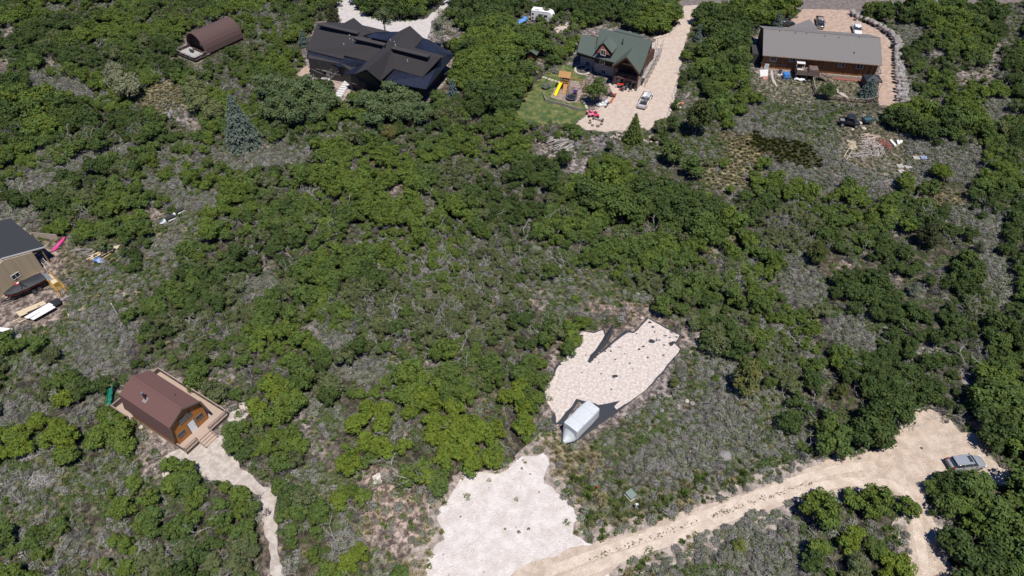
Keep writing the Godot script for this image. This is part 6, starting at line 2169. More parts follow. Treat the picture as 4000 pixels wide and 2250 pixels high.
func build_boat():
	var bow := P(36, 1178)
	var stern := P(186, 1104)
	var t := thing("boat", "black covered speedboat with red hull stripe on a trailer", "boat", (bow + stern) * 0.5, heading(stern, bow), "parked vehicles")
	mark("black covered boat", t.position)
	var h := bow.distance_to(stern) * 0.5
	var cover_m := stuff_mat("black_canvas", lin(0.018, 0.02, 0.026), lin(0.035, 0.038, 0.046), 0.7, 0.03, 2.0)
	var black := paint_mat("gel_black", lin(0.015, 0.015, 0.018))
	var red := paint_mat("gel_red", lin(0.42, 0.02, 0.025))
	var sec := [[-1.0, 1.12, 0.75], [-0.6, 1.2, 0.72], [0.0, 1.2, 0.72], [0.45, 1.05, 0.8], [0.75, 0.75, 0.95], [0.92, 0.4, 1.15], [1.0, 0.08, 1.4]]
	var hull := []
	var band := []
	var top := []
	for s in sec:
		var x: float = s[0] * h
		hull.append([Vector3(x, s[2], 0), Vector3(x, s[2] + 0.12, -s[1] * 0.6), Vector3(x, 1.2, -s[1] * 0.92), Vector3(x, 1.3, 0), Vector3(x, 1.2, s[1] * 0.92), Vector3(x, s[2] + 0.12, s[1] * 0.6)])
		band.append([Vector3(x, 1.18, -s[1] * 0.93), Vector3(x, 1.5, -s[1] * 1.01), Vector3(x, 1.5, s[1] * 1.01), Vector3(x, 1.18, s[1] * 0.93)])
		var hump: float = 0.45 if absf(s[0]) < 0.5 else 0.2
		top.append([Vector3(x, 1.46, -s[1] * 1.04), Vector3(x, 1.62, -s[1] * 1.0), Vector3(x, 1.66 + hump * 0.8, -s[1] * 0.5), Vector3(x, 1.66 + hump, 0), Vector3(x, 1.66 + hump * 0.8, s[1] * 0.5), Vector3(x, 1.62, s[1] * 1.0), Vector3(x, 1.46, s[1] * 1.04)])
	var b := mb()
	b.loft(hull)
	part("hull", b, black, t)
	b = mb()
	b.loft(band)
	part("hull_stripe", b, red, t)
	b = mb()
	b.loft(top)
	part("cover", b, cover_m, t)
	b = mb()
	for s in [-1.0, 1.0]:
		b.tube(Vector3(-0.2, 1.7, s * 1.05), Vector3(0.3, 2.7, s * 0.85), 0.05, 0.05, 6)
		b.tube(Vector3(0.6, 1.7, s * 1.05), Vector3(0.3, 2.7, s * 0.85), 0.04, 0.04, 6)
	b.tube(Vector3(0.3, 2.7, -0.85), Vector3(0.3, 2.7, 0.85), 0.05, 0.05, 6)
	part("tow_tower", b, flat_mat("tower_black", lin(0.03, 0.03, 0.032), 0.4, 0.4), t)
	b = mb()
	b.box(Vector3(0.55, 2.15, 0.35), Vector3(0.75, 0.08, 0.6), Basis(Vector3.FORWARD, 0.15))
	part("red_cushion", b, red, t)
	b = mb()
	b.box(Vector3(0.5, 2.21, 0.35), Vector3(0.35, 0.05, 0.28), Basis(Vector3.FORWARD, 0.15))
	part("white_patch", b, flat_mat("white_paint", lin(0.72, 0.74, 0.76), 0.45), t)
	bits(t, "swim_platform", flat_mat("platform_grey", lin(0.16, 0.18, 0.2), 0.6), [[Vector3(-h - 0.4, 1.0, 0), Vector3(0.85, 0.1, 2.0)]])
	b = mb()
	for s in [-1.0, 1.0]: b.bar(Vector3(-h * 0.9, 0.55, s * 0.9), Vector3(h * 0.75, 0.55, s * 0.5), 0.12, 0.14)
	b.bar(Vector3(h * 0.7, 0.55, 0.5), Vector3(h + 1.0, 0.5, 0), 0.12, 0.14)
	b.bar(Vector3(h * 0.7, 0.55, -0.5), Vector3(h + 1.0, 0.5, 0), 0.12, 0.14)
	b.bar(Vector3(-0.6, 0.4, -1.2), Vector3(-0.6, 0.4, 1.2), 0.1, 0.1)
	b.bar(Vector3(-1.5, 0.4, -1.2), Vector3(-1.5, 0.4, 1.2), 0.1, 0.1)
	for s in [-1.0, 1.0]: b.bar(Vector3(-0.9, 0.6, s * 0.7), Vector3(-0.9, 0.85, s * 0.7), 0.4, 2.2)
	b.bar(Vector3(h + 0.9, 0.02, 0), Vector3(h + 0.9, 0.6, 0), 0.08, 0.08)
	part("trailer_frame", b, flat_mat("rack_black", lin(0.04, 0.04, 0.045), 0.5, 0.4), t)
	wheels(t, [-1.5, -0.65], 1.15, 0.36)

func build_small_machines():
	# snowmobiles left lying in the grass
	for q in [[670, 852, 718, 826, "white and blue snowmobile in the herbs, upper of the pair", Color(0.10, 0.13, 0.5)], [634, 878, 682, 856, "white snowmobile in the herbs, lower of the pair", Color(0.35, 0.42, 0.45)]]:
		var a := P(q[0], q[1])
		var b := P(q[2], q[3])
		var t := thing("snowmobile", q[4], "snowmobile", (a + b) * 0.5, heading(b, a), "snowmobiles in the herbs")
		if q[5].b > 0.48: mark("pair of snowmobiles", t.position)
		var h := 1.5
		var g := mb()
		g.loft([ring(0.35, 0.36, 0.3, 0.85), ring(0.75, 0.42, 0.25, 0.9, 0.5), ring(1.15, 0.34, 0.28, 0.7, 0.5), ring(1.4, 0.16, 0.3, 0.5, 0.6)])
		part("hood", g, flat_mat("sled_white", lin(0.7, 0.72, 0.75), 0.4), t)
		g = mb()
		g.loft([ring(0.55, 0.2, 0.84, 0.92), ring(0.9, 0.3, 0.8, 0.9, 0.6), ring(1.3, 0.18, 0.6, 0.72, 0.6)])
		part("hood_graphic", g, flat_mat("sled_%s" % q[5].to_html(), q[5], 0.4), t)
		g = mb()
		g.loft([ring(-1.4, 0.28, 0.4, 0.85), ring(-0.5, 0.3, 0.4, 0.92), ring(0.4, 0.28, 0.4, 0.95)])
		part("seat", g, flat_mat("seat_black", lin(0.03, 0.03, 0.03), 0.8), t)
		bits(t, "track", flat_mat("tyre", lin(0.02, 0.02, 0.02), 0.85), [[Vector3(-0.6, 0.2, 0), Vector3(1.9, 0.36, 0.42)]])
		bits(t, "side_board", flat_mat("sled_white", lin(0.7, 0.72, 0.75), 0.4), [[Vector3(-0.7, 0.36, 0.34), Vector3(1.4, 0.06, 0.2)], [Vector3(-0.7, 0.36, -0.34), Vector3(1.4, 0.06, 0.2)]])
		for s in [-0.45, 0.45]:
			g = mb()
			g.bar(Vector3(0.5, 0.05, s), Vector3(1.5, 0.07, s), 0.14, 0.05)
			g.bar(Vector3(1.5, 0.07, s), Vector3(1.75, 0.22, s), 0.14, 0.05)
			part("ski", g, flat_mat("seat_black", lin(0.03, 0.03, 0.03), 0.8), t)
		g = mb()
		g.bar(Vector3(0.25, 0.75, 0), Vector3(0.1, 1.05, 0), 0.06, 0.06)
		g.bar(Vector3(0.1, 1.05, -0.35), Vector3(0.1, 1.05, 0.35), 0.05, 0.05)
		part("handlebar", g, flat_mat("seat_black", lin(0.03, 0.03, 0.03), 0.8), t)
	# quad bikes on the gravel edge
	for q in [[2304, 452, "pink quad bike, left of the pair at the lawn corner", Color(0.85, 0.48, 0.56)], [2325, 455, "red and pink quad bike, right of the pair at the lawn corner", Color(0.80, 0.28, 0.42)]]:
		var t := thing("quad_bike", q[2], "quad bike", P(q[0], q[1]), -1.35, "quad bikes at the lawn corner")
		if q[0] < 2310: mark("pair of quad bikes", t.position)
		var c := flat_mat("quad_%s" % q[3].to_html(), q[3], 0.4)
		var g := mb()
		g.loft([ring(-0.8, 0.3, 0.5, 0.75), ring(-0.3, 0.2, 0.5, 0.85), ring(0.3, 0.2, 0.5, 0.85), ring(0.8, 0.32, 0.5, 0.75)])
		part("body", g, c, t)
		bits(t, "fender", c, [[Vector3(0.65, 0.78, 0.4), Vector3(0.75, 0.05, 0.36)], [Vector3(0.65, 0.78, -0.4), Vector3(0.75, 0.05, 0.36)], [Vector3(-0.65, 0.78, 0.4), Vector3(0.75, 0.05, 0.36)], [Vector3(-0.65, 0.78, -0.4), Vector3(0.75, 0.05, 0.36)]])
		bits(t, "seat", flat_mat("seat_black", lin(0.03, 0.03, 0.03), 0.8), [[Vector3(-0.25, 0.9, 0), Vector3(0.8, 0.12, 0.3)]])
		g = mb()
		g.bar(Vector3(0.4, 0.8, 0), Vector3(0.3, 1.1, 0), 0.06, 0.06)
		g.bar(Vector3(0.3, 1.1, -0.4), Vector3(0.3, 1.1, 0.4), 0.05, 0.05)
		part("handlebar", g, flat_mat("seat_black", lin(0.03, 0.03, 0.03), 0.8), t)
		wheels(t, [-0.65, 0.68], 0.45, 0.3, 0.26, Color(0.2, 0.2, 0.2))
	# axle with wheels and loose rusty tyres
	var rust := stuff_mat("rust", lin(0.09, 0.055, 0.04), lin(0.17, 0.11, 0.085), 0.9, 0.06, 0.5)
	var a := P(2320, 466)
	var b := P(2352, 476)
	var t := thing("trailer_axle", "old axle with two rusty wheels on the gravel", "axle", (a + b) * 0.5, heading(a, b))
	var g := mb()
	g.bar(Vector3(-0.95, 0.38, 0), Vector3(0.95, 0.38, 0), 0.22, 0.22)
	part("beam", g, flat_mat("axle_grey", lin(0.3, 0.3, 0.31), 0.6), t)
	for x in [-1.05, 1.05]:
		g = mb()
		g.tube(Vector3(x - 0.14, 0.38, 0), Vector3(x + 0.14, 0.38, 0), 0.38, 0.38, 14)
		part("wheel", g, rust, t)
	var k := 0
	for q in [[2304, 481, "leftmost"], [2314, 491, "front left"], [2335, 494, "front middle, largest"], [2349, 487, "rightmost"], [2305, 472, "rear left, smallest"]]:
		var tyre := thing("scrap_hub", "rusty loose wheel lying on gravel, %s of the five" % q[2], "scrap wheel", P(q[0], q[1]), 0.0, "loose wheels on the gravel")
		var r: float = [0.36, 0.3, 0.42, 0.32, 0.24][k]
		k += 1
		g = mb()
		var outer := []
		for i in 17:
			var e := Vector3(cos(TAU * i / 16), 0, sin(TAU * i / 16))
			outer.append([e * r * 0.55 + Vector3.UP * 0.03, e * r + Vector3.UP * 0.03, e * r + Vector3.UP * 0.22, e * r * 0.55 + Vector3.UP * 0.22])
		g.loft(outer, false)
		part("tyre", g, rust, tyre)
		g = mb()
		g.tube(Vector3(0, 0.06, 0), Vector3(0, 0.18, 0), r * 0.52, r * 0.45, 12)
		part("rim", g, flat_mat("axle_grey", lin(0.3, 0.3, 0.31), 0.6), tyre)

# ------------------------------------------------------------------ yards and small things
func blob(t: Node3D, called: String, at: Vector3, size: Vector3, m: Material, seed_ := 1):
	var o := inst(called, rock_mesh(seed_ % 7), m, t)
	o.position = at
	o.scale = size
	o.rotation.y = rr(0, TAU)
	return o

func rock_at(p: Vector3, r: float, label: String, m: Material, group := ""):
	var o := inst("boulder", rock_mesh(rng.randi() % 7), m, self)
	o.position = p + Vector3.UP * r * 0.25
	o.scale = Vector3(r * rr(0.85, 1.2), r * rr(0.6, 0.8), r * rr(0.85, 1.2))
	o.rotation.y = rr(0, TAU)
	tag(o, label, "boulder", group)

func boards(label: String, called: String, list: Array, m: Material, category: String, group := "") -> Node3D:
	# list of [x0, y0, x1, y1, width, height] on the photograph
	var at := P(list[0][0], list[0][1])
	var t := thing(called, label, category, at, 0.0, group)
	for q in list:
		var b := mb(at)
		b.bar(P(q[0], q[1]) + Vector3.UP * q[5], P(q[2], q[3]) + Vector3.UP * q[5], q[4], 0.05)
		part("board", b, m, t)
	return t

func pallet(label: String, p: Vector3, yaw: float, m: Material, tilt := 0.0, group := "wooden pallets"):
	var t := thing("pallet", label, "pallet", p, yaw, group)
	t.rotation.x = tilt
	for i in 3:
		var b := mb()
		b.box(Vector3(0, 0.07, -0.5 + 0.5 * i), Vector3(1.2, 0.1, 0.08))
		part("bearer", b, m, t)
	for i in 7:
		var b := mb()
		b.box(Vector3(-0.54 + 0.18 * i, 0.135, 0), Vector3(0.13, 0.025, 1.08))
		part("slat", b, m, t)

func log_heap(label: String, c: Vector3, rx: float, rz: float, n: int, len_: float, r: float, yaw: float, spread: float, h: float, m: Material, called := "log_pile"):
	var t := thing(called, label, "log pile", c)
	for i in n:
		var q := Vector2.from_angle(rr(0, TAU)) * sqrt(rr(0, 1))
		var p := c + Vector3(q.x * rx, 0.06 + h * maxf(0.0, 1.0 - q.length()) * rr(0.3, 1.0), q.y * rz)
		var a := yaw + rr(-spread, spread)
		var d := Vector3(cos(a), rr(-0.06, 0.06), -sin(a)) * len_ * rr(0.35, 0.6)
		var b := mb(c)
		b.tube(p - d, p + d, r * rr(0.7, 1.2), r * rr(0.5, 1.0), 6)
		part("log", b, m, t)

func build_things():
	build_vehicles()
	var pale_wood := stuff_mat("fresh_lumber", lin(0.50, 0.40, 0.26), lin(0.66, 0.55, 0.38), 0.75, 0.05, 1.0)
	var white_m := flat_mat("white_board", lin(0.72, 0.72, 0.70), 0.55)
	var grey_wood := stuff_mat("grey_wood", lin(0.22, 0.205, 0.20), lin(0.40, 0.38, 0.37), 0.9, 0.05, 0.7)
	var pallet_m := stuff_mat("pallet_grey", lin(0.40, 0.39, 0.37), lin(0.55, 0.53, 0.50), 0.9, 0.05, 0.7)
	var stone := stuff_mat("field_stone", lin(0.17, 0.16, 0.155), lin(0.29, 0.275, 0.265), 0.9, 0.05, 1.2)
	var tan_stone := stuff_mat("tan_stone", lin(0.40, 0.34, 0.28), lin(0.56, 0.49, 0.42), 0.9, 0.05, 1.0)
	var play_wood := stuff_mat("play_cedar", lin(0.34, 0.16, 0.045), lin(0.50, 0.26, 0.085), 0.65, 0.05, 1.0)
	var b: MB
	# --- yard of the tan house
	var k := func(x: float, y: float) -> Vector2: return Vector2(x / 2.898, 830.0 + y / 2.898)
	var L := []
	for i in 7: L.append([lerpf(200, 240, i / 6.0) / 2.898, 830 + lerpf(1158, 1200, i / 6.0) / 2.898, lerpf(515, 545, i / 6.0) / 2.898, 830 + lerpf(1028, 1062, i / 6.0) / 2.898, 0.22, 0.5 + 0.05 * (i % 2)])
	var lum := boards("stack of pale lumber boards beside white siding bundles", "lumber_stack", L, pale_wood, "lumber")
	mark("pale lumber stack", P(140, 1210))
	L = []
	for i in 6: L.append([lerpf(305, 345, i / 5.0) / 2.898, 830 + lerpf(1225, 1238, i / 5.0) / 2.898, lerpf(585, 625, i / 5.0) / 2.898, 830 + lerpf(1062, 1080, i / 5.0) / 2.898, 0.2, 0.75 + 0.04 * (i % 2)])
	for i in 5: L.append([lerpf(370, 400, i / 4.0) / 2.898, 830 + lerpf(1240, 1252, i / 4.0) / 2.898, lerpf(620, 652, i / 4.0) / 2.898, 830 + lerpf(1090, 1108, i / 4.0) / 2.898, 0.18, 0.75 + 0.04 * (i % 2)])
	boards("white siding lengths stacked on the low black trailer", "siding_stack", L, white_m, "lumber")
	L = []
	for q in [[140, 1240, 235, 1195], [215, 1250, 330, 1190]]: L.append([q[0] / 2.898, 830 + q[1] / 2.898, q[2] / 2.898, 830 + q[3] / 2.898, 0.16, 0.06])
	boards("two loose pale planks in front of the lumber stack", "loose_plank", L, pale_wood, "lumber")
	var ta := P(330 / 2.898, 830 + 1190 / 2.898)
	var tb := P(670 / 2.898, 830 + 1030 / 2.898)
	var tr := thing("flat_trailer", "low black flat trailer under the white siding stack", "trailer", (ta + tb) * 0.5, heading(ta, tb))
	bits(tr, "bed", flat_mat("rack_black", lin(0.04, 0.04, 0.045), 0.5, 0.4), [[Vector3(0.2, 0.48, 0), Vector3(4.6, 0.1, 1.6)], [Vector3(2.5, 0.85, 0), Vector3(0.06, 0.7, 1.6)]])
	bits(tr, "drawbar", flat_mat("axle_grey", lin(0.3, 0.3, 0.31), 0.6), [[Vector3(3.2, 0.45, 0), Vector3(1.4, 0.1, 0.12)]])
	wheels(tr, [-0.3], 0.9, 0.3)
	pallet("pale pallet flat on the grass below the lumber", P(820 / 2.898, 830 + 1158 / 2.898), 0.5, pale_wood)
	pallet("broken pallet right above the pale pallet", P(938 / 2.898, 830 + 1082 / 2.898), 0.45, stuff_mat("old_pallet", lin(0.33, 0.27, 0.2), lin(0.42, 0.35, 0.27), 0.9))
	# yellow scaffold lying by the boat
	var s0 := P(545 / 2.898, 830 + 735 / 2.898)
	var s1 := P(725 / 2.898, 830 + 915 / 2.898)
	var sc := thing("rolling_platform", "yellow metal work platform with plywood behind the boat", "work platform", (s0 + s1) * 0.5, heading(s0, s1))
	mark("yellow work platform", sc.position)
	var yel := flat_mat("yellow_steel", lin(0.52, 0.30, 0.02), 0.45)
	var span := s0.distance_to(s1) * 0.5
	for s in [-0.55, 0.55]:
		for y in [0.15, 1.05]:
			b = mb()
			b.bar(Vector3(-span, y, s), Vector3(span, y, s), 0.07, 0.07)
			part("side_rail", b, yel, sc)
		for x in [-span, -span * 0.3, span * 0.35, span]:
			b = mb()
			b.bar(Vector3(x, 0.02, s), Vector3(x, 1.05, s), 0.06, 0.06)
			part("upright", b, yel, sc)
	for i in 9:
		b = mb()
		b.bar(Vector3(lerpf(0.3, span, i / 8.0), 1.05, -0.55), Vector3(lerpf(0.3, span, i / 8.0), 1.05, 0.55), 0.06, 0.05)
		part("rung", b, yel, sc)
	for q in [[-span * 0.45, 1.0, 1.5], [0.35, 1.12, 1.1]]:
		b = mb()
		b.box(Vector3(q[0], q[1], 0), Vector3(q[2], 0.03, 0.8))
		part("plywood_sheet", b, pale_wood, sc)
	for s in [-0.9, 0.9]:
		b = mb()
		b.bar(Vector3(span * 0.9, 0.05, s * 0.6), Vector3(span * 1.15, 0.05, s), 0.06, 0.06)
		part("foot", b, yel, sc)
	# scrap heap with blue tarp
	var h0 := P(1130 / 2.898, 830 + 500 / 2.898)
	var heap := thing("scrap_lumber_heap", "heap of scrap boards with a blue and white tarp", "scrap heap", h0)
	mark("scrap board heap", h0)
	for i in 16:
		b = mb(h0)
		var q := h0 + Vector3(rr(-1.0, 1.2), rr(0.1, 0.5), rr(-1.2, 0.4))
		var a := 0.75 + rr(-0.3, 0.3)
		var d := Vector3(cos(a), rr(-0.05, 0.05), -sin(a)) * rr(0.7, 1.5)
		b.bar(q - d, q + d, rr(0.12, 0.3), 0.04)
		part("board", b, pale_wood if i % 3 else stuff_mat("orange_board", lin(0.4, 0.24, 0.1), lin(0.5, 0.32, 0.16), 0.8), heap)
	blob(heap, "tarp", P(1110 / 2.898, 830 + 545 / 2.898) - h0 + Vector3.UP * 0.3, Vector3(0.7, 0.25, 0.5), stuff_mat("tarp_deep_blue", lin(0.05, 0.12, 0.35), lin(0.1, 0.2, 0.5), 0.5), 4)
	blob(heap, "tarp", P(1135 / 2.898, 830 + 555 / 2.898) - h0 + Vector3.UP * 0.25, Vector3(0.9, 0.28, 0.5), stuff_mat("tarp_blue_white", lin(0.10, 0.2, 0.45), lin(0.6, 0.65, 0.7), 0.5, 0.02, 1.2), 2)
	blob(heap, "black_bag", P(1085 / 2.898, 830 + 505 / 2.898) - h0 + Vector3.UP * 0.25, Vector3(0.35, 0.3, 0.35), flat_mat("bag_black", lin(0.02, 0.02, 0.022), 0.4), 3)
	b = mb(h0)
	b.slab([P(1000 / 2.898, 830 + 490 / 2.898, 0.08), P(1080 / 2.898, 830 + 580 / 2.898, 0.06), P(1240 / 2.898, 830 + 470 / 2.898, 0.06), P(1210 / 2.898, 830 + 430 / 2.898, 0.08)], Vector3.DOWN * 0.04)
	part("ground_sheet", b, flat_mat("bag_black", lin(0.02, 0.02, 0.022), 0.4), heap)
	L = []
	for i in 10: L.append([rr(1255, 1290) / 2.898, 830 + rr(378, 435) / 2.898, 0, 0, 0.25, rr(0.05, 0.25)])
	for q in L:
		q[2] = q[0] + rr(18, 26)
		q[3] = q[1] + rr(-9, 4)
	boards("pile of bright short boards right of the scrap heap", "board_pile", L, pale_wood, "lumber")
	log_heap("grey brush pile left of the scrap board heap", P(1000 / 2.898, 830 + 440 / 2.898), 2.4, 0.9, 24, 2.0, 0.05, 0.2, 0.5, 0.3, grey_wood, "brush_pile")
	# pink sled, white bag, white pipe, white sheet and rocks
	var sl := P(672 / 2.898, 830 + 365 / 2.898)
	var sled := thing("sled", "bright pink plastic sled near the plank fence", "sled", sl, heading(P(635 / 2.898, 830 + 405 / 2.898), P(720 / 2.898, 830 + 312 / 2.898)))
	b = mb()
	b.loft([ring(-1.9, 0.15, 0.1, 0.18), ring(-1.2, 0.35, 0.05, 0.22), ring(0.8, 0.32, 0.05, 0.25), ring(1.8, 0.12, 0.15, 0.3)])
	part("shell", b, flat_mat("pink_plastic", lin(0.62, 0.05, 0.25), 0.4), sled)
	bits(sled, "seat_pad", flat_mat("pink_pad", lin(0.5, 0.12, 0.3), 0.6), [[Vector3(-0.3, 0.27, 0), Vector3(0.9, 0.05, 0.4)]])
	var bag := thing("plastic_sheet", "crumpled white plastic sheet on bare soil behind the heap", "plastic sheet", P(1205 / 2.898, 830 + 238 / 2.898))
	for i in 4: blob(bag, "fold", Vector3(-0.7 + 0.45 * i, 0.12, 0.3 * (i % 2) - 0.2), Vector3(rr(0.3, 0.6), 0.14, rr(0.2, 0.45)), flat_mat("sheet_white", lin(0.78, 0.79, 0.8), 0.4), i)
	var hose := thing("white_pipe", "white bent plastic pipe lying on grass below the boulders", "pipe", P(34, 1378))
	var arc := [Vector2(18, 1388), Vector2(22, 1374), Vector2(32, 1368), Vector2(45, 1371), Vector2(58, 1376)]
	for i in 4:
		b = mb(hose.position)
		b.tube(P(arc[i].x, arc[i].y) + Vector3.UP * 0.1, P(arc[i + 1].x, arc[i + 1].y) + Vector3.UP * 0.1, 0.12, 0.12, 7)
		part("pipe_length", b, flat_mat("sheet_white", lin(0.78, 0.79, 0.8), 0.4), hose)
	L = []
	for i in 4: L.append([-30, 1286 + i * 4.5, 54, 1296 + i * 4.0, 0.28, 0.55 + 0.05 * i])
	boards("white metal panels stacked at the left edge of the picture", "panel_stack", L, white_m, "panels")
	for q in [[28, 1322, 0.7, "left one in the group under the white panels"], [50, 1312, 0.85, "largest one in the group under the white panels"], [77, 1316, 0.5, "small one right of the white panels"], [8, 1318, 0.6, "one at the left picture edge under the panels"]]:
		rock_at(P(q[0], q[1]), q[2], "pale boulder, %s" % q[3], stone, "boulders under the white panels")
	b = mb(P(460, 1230))
	b.box(P(460, 1230) + Vector3.UP * 1.2, Vector3(0.09, 2.5, 0.09))
	b.box(P(460, 1230) + Vector3.UP * 2.5, Vector3(0.16, 0.1, 0.16))
	var post := part("marker_post", b, white_m, self)
	post.position = P(460, 1230)
	tag(post, "thin white post at the oak edge right of the lumber", "post")
	# --- round the cabin
	var g0 := P(400 + 185 / 3.623, 1400 + 450 / 3.623)
	var g1 := P(400 + 102 / 3.623, 1400 + 662 / 3.623)
	var slide := thing("garden_slide", "green wavy plastic slide left of the brown roofed cabin", "slide", g1, heading(g1, g0))
	mark("green slide", g1)
	var n := 10
	var len_ := g0.distance_to(g1)
	var green := flat_mat("green_plastic", lin(0.012, 0.15, 0.105), 0.35)
	var hs := func(i: int) -> Vector3: return Vector3(len_ * i / n, 0.15 + 1.35 * i / n + 0.14 * sin(i * 1.9), 0)
	b = mb()
	for i in n: b.box((hs.call(i) + hs.call(i + 1)) * 0.5, Vector3((hs.call(i + 1) - hs.call(i)).length() + 0.02, 0.05, 0.52), Basis((hs.call(i + 1) - hs.call(i)).normalized(), (hs.call(i + 1) - hs.call(i)).normalized().rotated(Vector3.BACK, PI / 2), Vector3.BACK))
	part("chute", b, green, slide)
	for s in [-0.29, 0.29]:
		b = mb()
		for i in n: b.bar(hs.call(i) + Vector3(0, 0.1, s), hs.call(i + 1) + Vector3(0, 0.1, s), 0.06, 0.24)
		part("side_wall", b, green, slide)
	var fr := thing("climbing_frame", "small brown wooden frame behind the green slide", "climbing frame", P(438, 1520))
	for q in [[-0.7, -0.5], [0.7, -0.5], [0.7, 0.5], [-0.7, 0.5]]:
		b = mb()
		b.box(Vector3(q[0], 0.8, q[1]), Vector3(0.12, 1.7, 0.12))
		part("post", b, stuff_mat("deck_rail", Color.WHITE, Color.WHITE), fr)
	for q in [[0, -0.5, 1.6, 0.1], [0, 0.5, 1.6, 0.1]]:
		b = mb()
		b.box(Vector3(q[0], 1.5, q[1]), Vector3(q[2], 0.12, q[3]))
		part("beam", b, stuff_mat("deck_rail", Color.WHITE, Color.WHITE), fr)
	b = mb()
	b.box(Vector3(0, 1.1, 0), Vector3(1.3, 0.08, 0.9))
	part("platform", b, stuff_mat("deck_rail", Color.WHITE, Color.WHITE), fr)
	rock_at(P(958, 1592), 0.75, "flat white boulder right of the cabin deck corner", tan_stone)
	rock_at(P(536, 1660), 0.4, "pale stone beside the cabin side wall, upper of two", tan_stone)
	rock_at(P(552, 1670), 0.38, "pale stone beside the cabin side wall, lower of two", tan_stone)
	rock_at(P(648, 1855), 0.5, "pale stone below the gravel apron", tan_stone)
	# --- scrap boards near the dirt pad
	L = []
	for i in 7: L.append([1458 + rr(-4, 4), 1862 + i * 5.0, 1486 + rr(-4, 8), 1850 + i * 5.5, 0.3, 0.06 + 0.03 * i])
	boards("small heap of pale scrap boards on soil among bright oaks", "scrap_boards", L, stuff_mat("bleached_board", lin(0.45, 0.4, 0.36), lin(0.66, 0.61, 0.56), 0.85), "lumber")
	mark("pale scrap boards", P(1475, 1875))
	# --- utility boxes in the field
	var box := thing("transformer_box", "grey green utility transformer box in the field", "utility box", P(2463, 1938), -0.95)
	mark("green utility box", box.position)
	var ug := flat_mat("utility_green", lin(0.17, 0.22, 0.19), 0.5)
	bits(box, "base", stuff_mat("foundation", lin(0.36, 0.32, 0.27), lin(0.48, 0.44, 0.38), 0.9), [[Vector3(0, 0.03, 0), Vector3(1.25, 0.14, 1.05)]])
	b = mb()
	b.loft([[Vector3(-0.5, 0.1, -0.42), Vector3(0.5, 0.1, -0.42), Vector3(0.5, 0.1, 0.42), Vector3(-0.5, 0.1, 0.42)], [Vector3(-0.5, 0.62, -0.42), Vector3(0.5, 0.62, -0.42), Vector3(0.5, 0.5, 0.42), Vector3(-0.5, 0.5, 0.42)]])
	part("cabinet", b, ug, box)
	b = mb()
	b.slab([Vector3(-0.56, 0.7, -0.48), Vector3(0.56, 0.7, -0.48), Vector3(0.56, 0.56, 0.48), Vector3(-0.56, 0.56, 0.48)], Vector3.DOWN * 0.06)
	part("lid", b, ug, box)
	var met := thing("meter_post", "white electricity meter on a short post in the field", "meter", P(2480, 1990), 0.5)
	mark("white meter post", met.position)
	b = mb()
	b.box(Vector3(0, 0.6, 0), Vector3(0.1, 1.2, 0.1))
	part("post", b, grey_wood, met)
	bits(met, "meter_box", flat_mat("meter_white", lin(0.6, 0.65, 0.7), 0.4), [[Vector3(0, 1.15, 0.1), Vector3(0.36, 0.7, 0.2)], [Vector3(-0.1, 1.55, 0.1), Vector3(0.22, 0.2, 0.18)]])
	b = mb()
	b.tube(Vector3(0, 1.25, 0.2), Vector3(0, 1.25, 0.3), 0.1, 0.1, 10)
	part("meter_dial", b, glass_mat(), met)
	var hyd := thing("hydrant", "small red water hydrant in dry grass beside the dirt pad", "hydrant", P(2329, 1911))
	mark("red hydrant", hyd.position)
	var redm := flat_mat("hydrant_red", lin(0.42, 0.04, 0.03), 0.5)
	b = mb()
	b.tube(Vector3(0, -0.05, 0), Vector3(0, 0.55, 0), 0.13, 0.12, 10)
	part("barrel", b, redm, hyd)
	b = mb()
	b.tube(Vector3(0, 0.55, 0), Vector3(0, 0.75, 0), 0.17, 0.04, 10)
	part("bonnet", b, redm, hyd)
	b = mb()
	b.tube(Vector3(-0.24, 0.4, 0), Vector3(0.24, 0.4, 0), 0.07, 0.07, 8)
	part("nozzle", b, redm, hyd)
	var ped := thing("cable_pedestal", "pale blue cable pedestal at the bottom picture edge", "utility box", P(1330, 2252))
	bits(ped, "cabinet", flat_mat("meter_white", lin(0.6, 0.65, 0.7), 0.4), [[Vector3(0, 0.35, 0), Vector3(0.4, 0.7, 0.35)]])
	bits(ped, "lid", flat_mat("pedestal_blue", lin(0.25, 0.4, 0.5), 0.4), [[Vector3(0, 0.73, 0), Vector3(0.48, 0.08, 0.43)]])
	var bar := thing("blue_barrel", "bright blue barrel half hidden by oaks below the silver car", "barrel", P(3843, 1924))
	b = mb()
	b.tube(Vector3(0, 0, 0), Vector3(0, 0.9, 0), 0.3, 0.3, 14)
	part("drum", b, flat_mat("barrel_blue", lin(0.02, 0.22, 0.6), 0.4), bar)
	for y in [0.3, 0.6, 0.88]:
		b = mb()
		b.tube(Vector3(0, y, 0), Vector3(0, y + 0.04, 0), 0.32, 0.32, 14)
		part("hoop", b, flat_mat("barrel_blue", lin(0.02, 0.22, 0.6), 0.4), bar)
	solo.append([bar.position.x, bar.position.z, 1.7])
	# single stones in the clearings
	var ri := 0
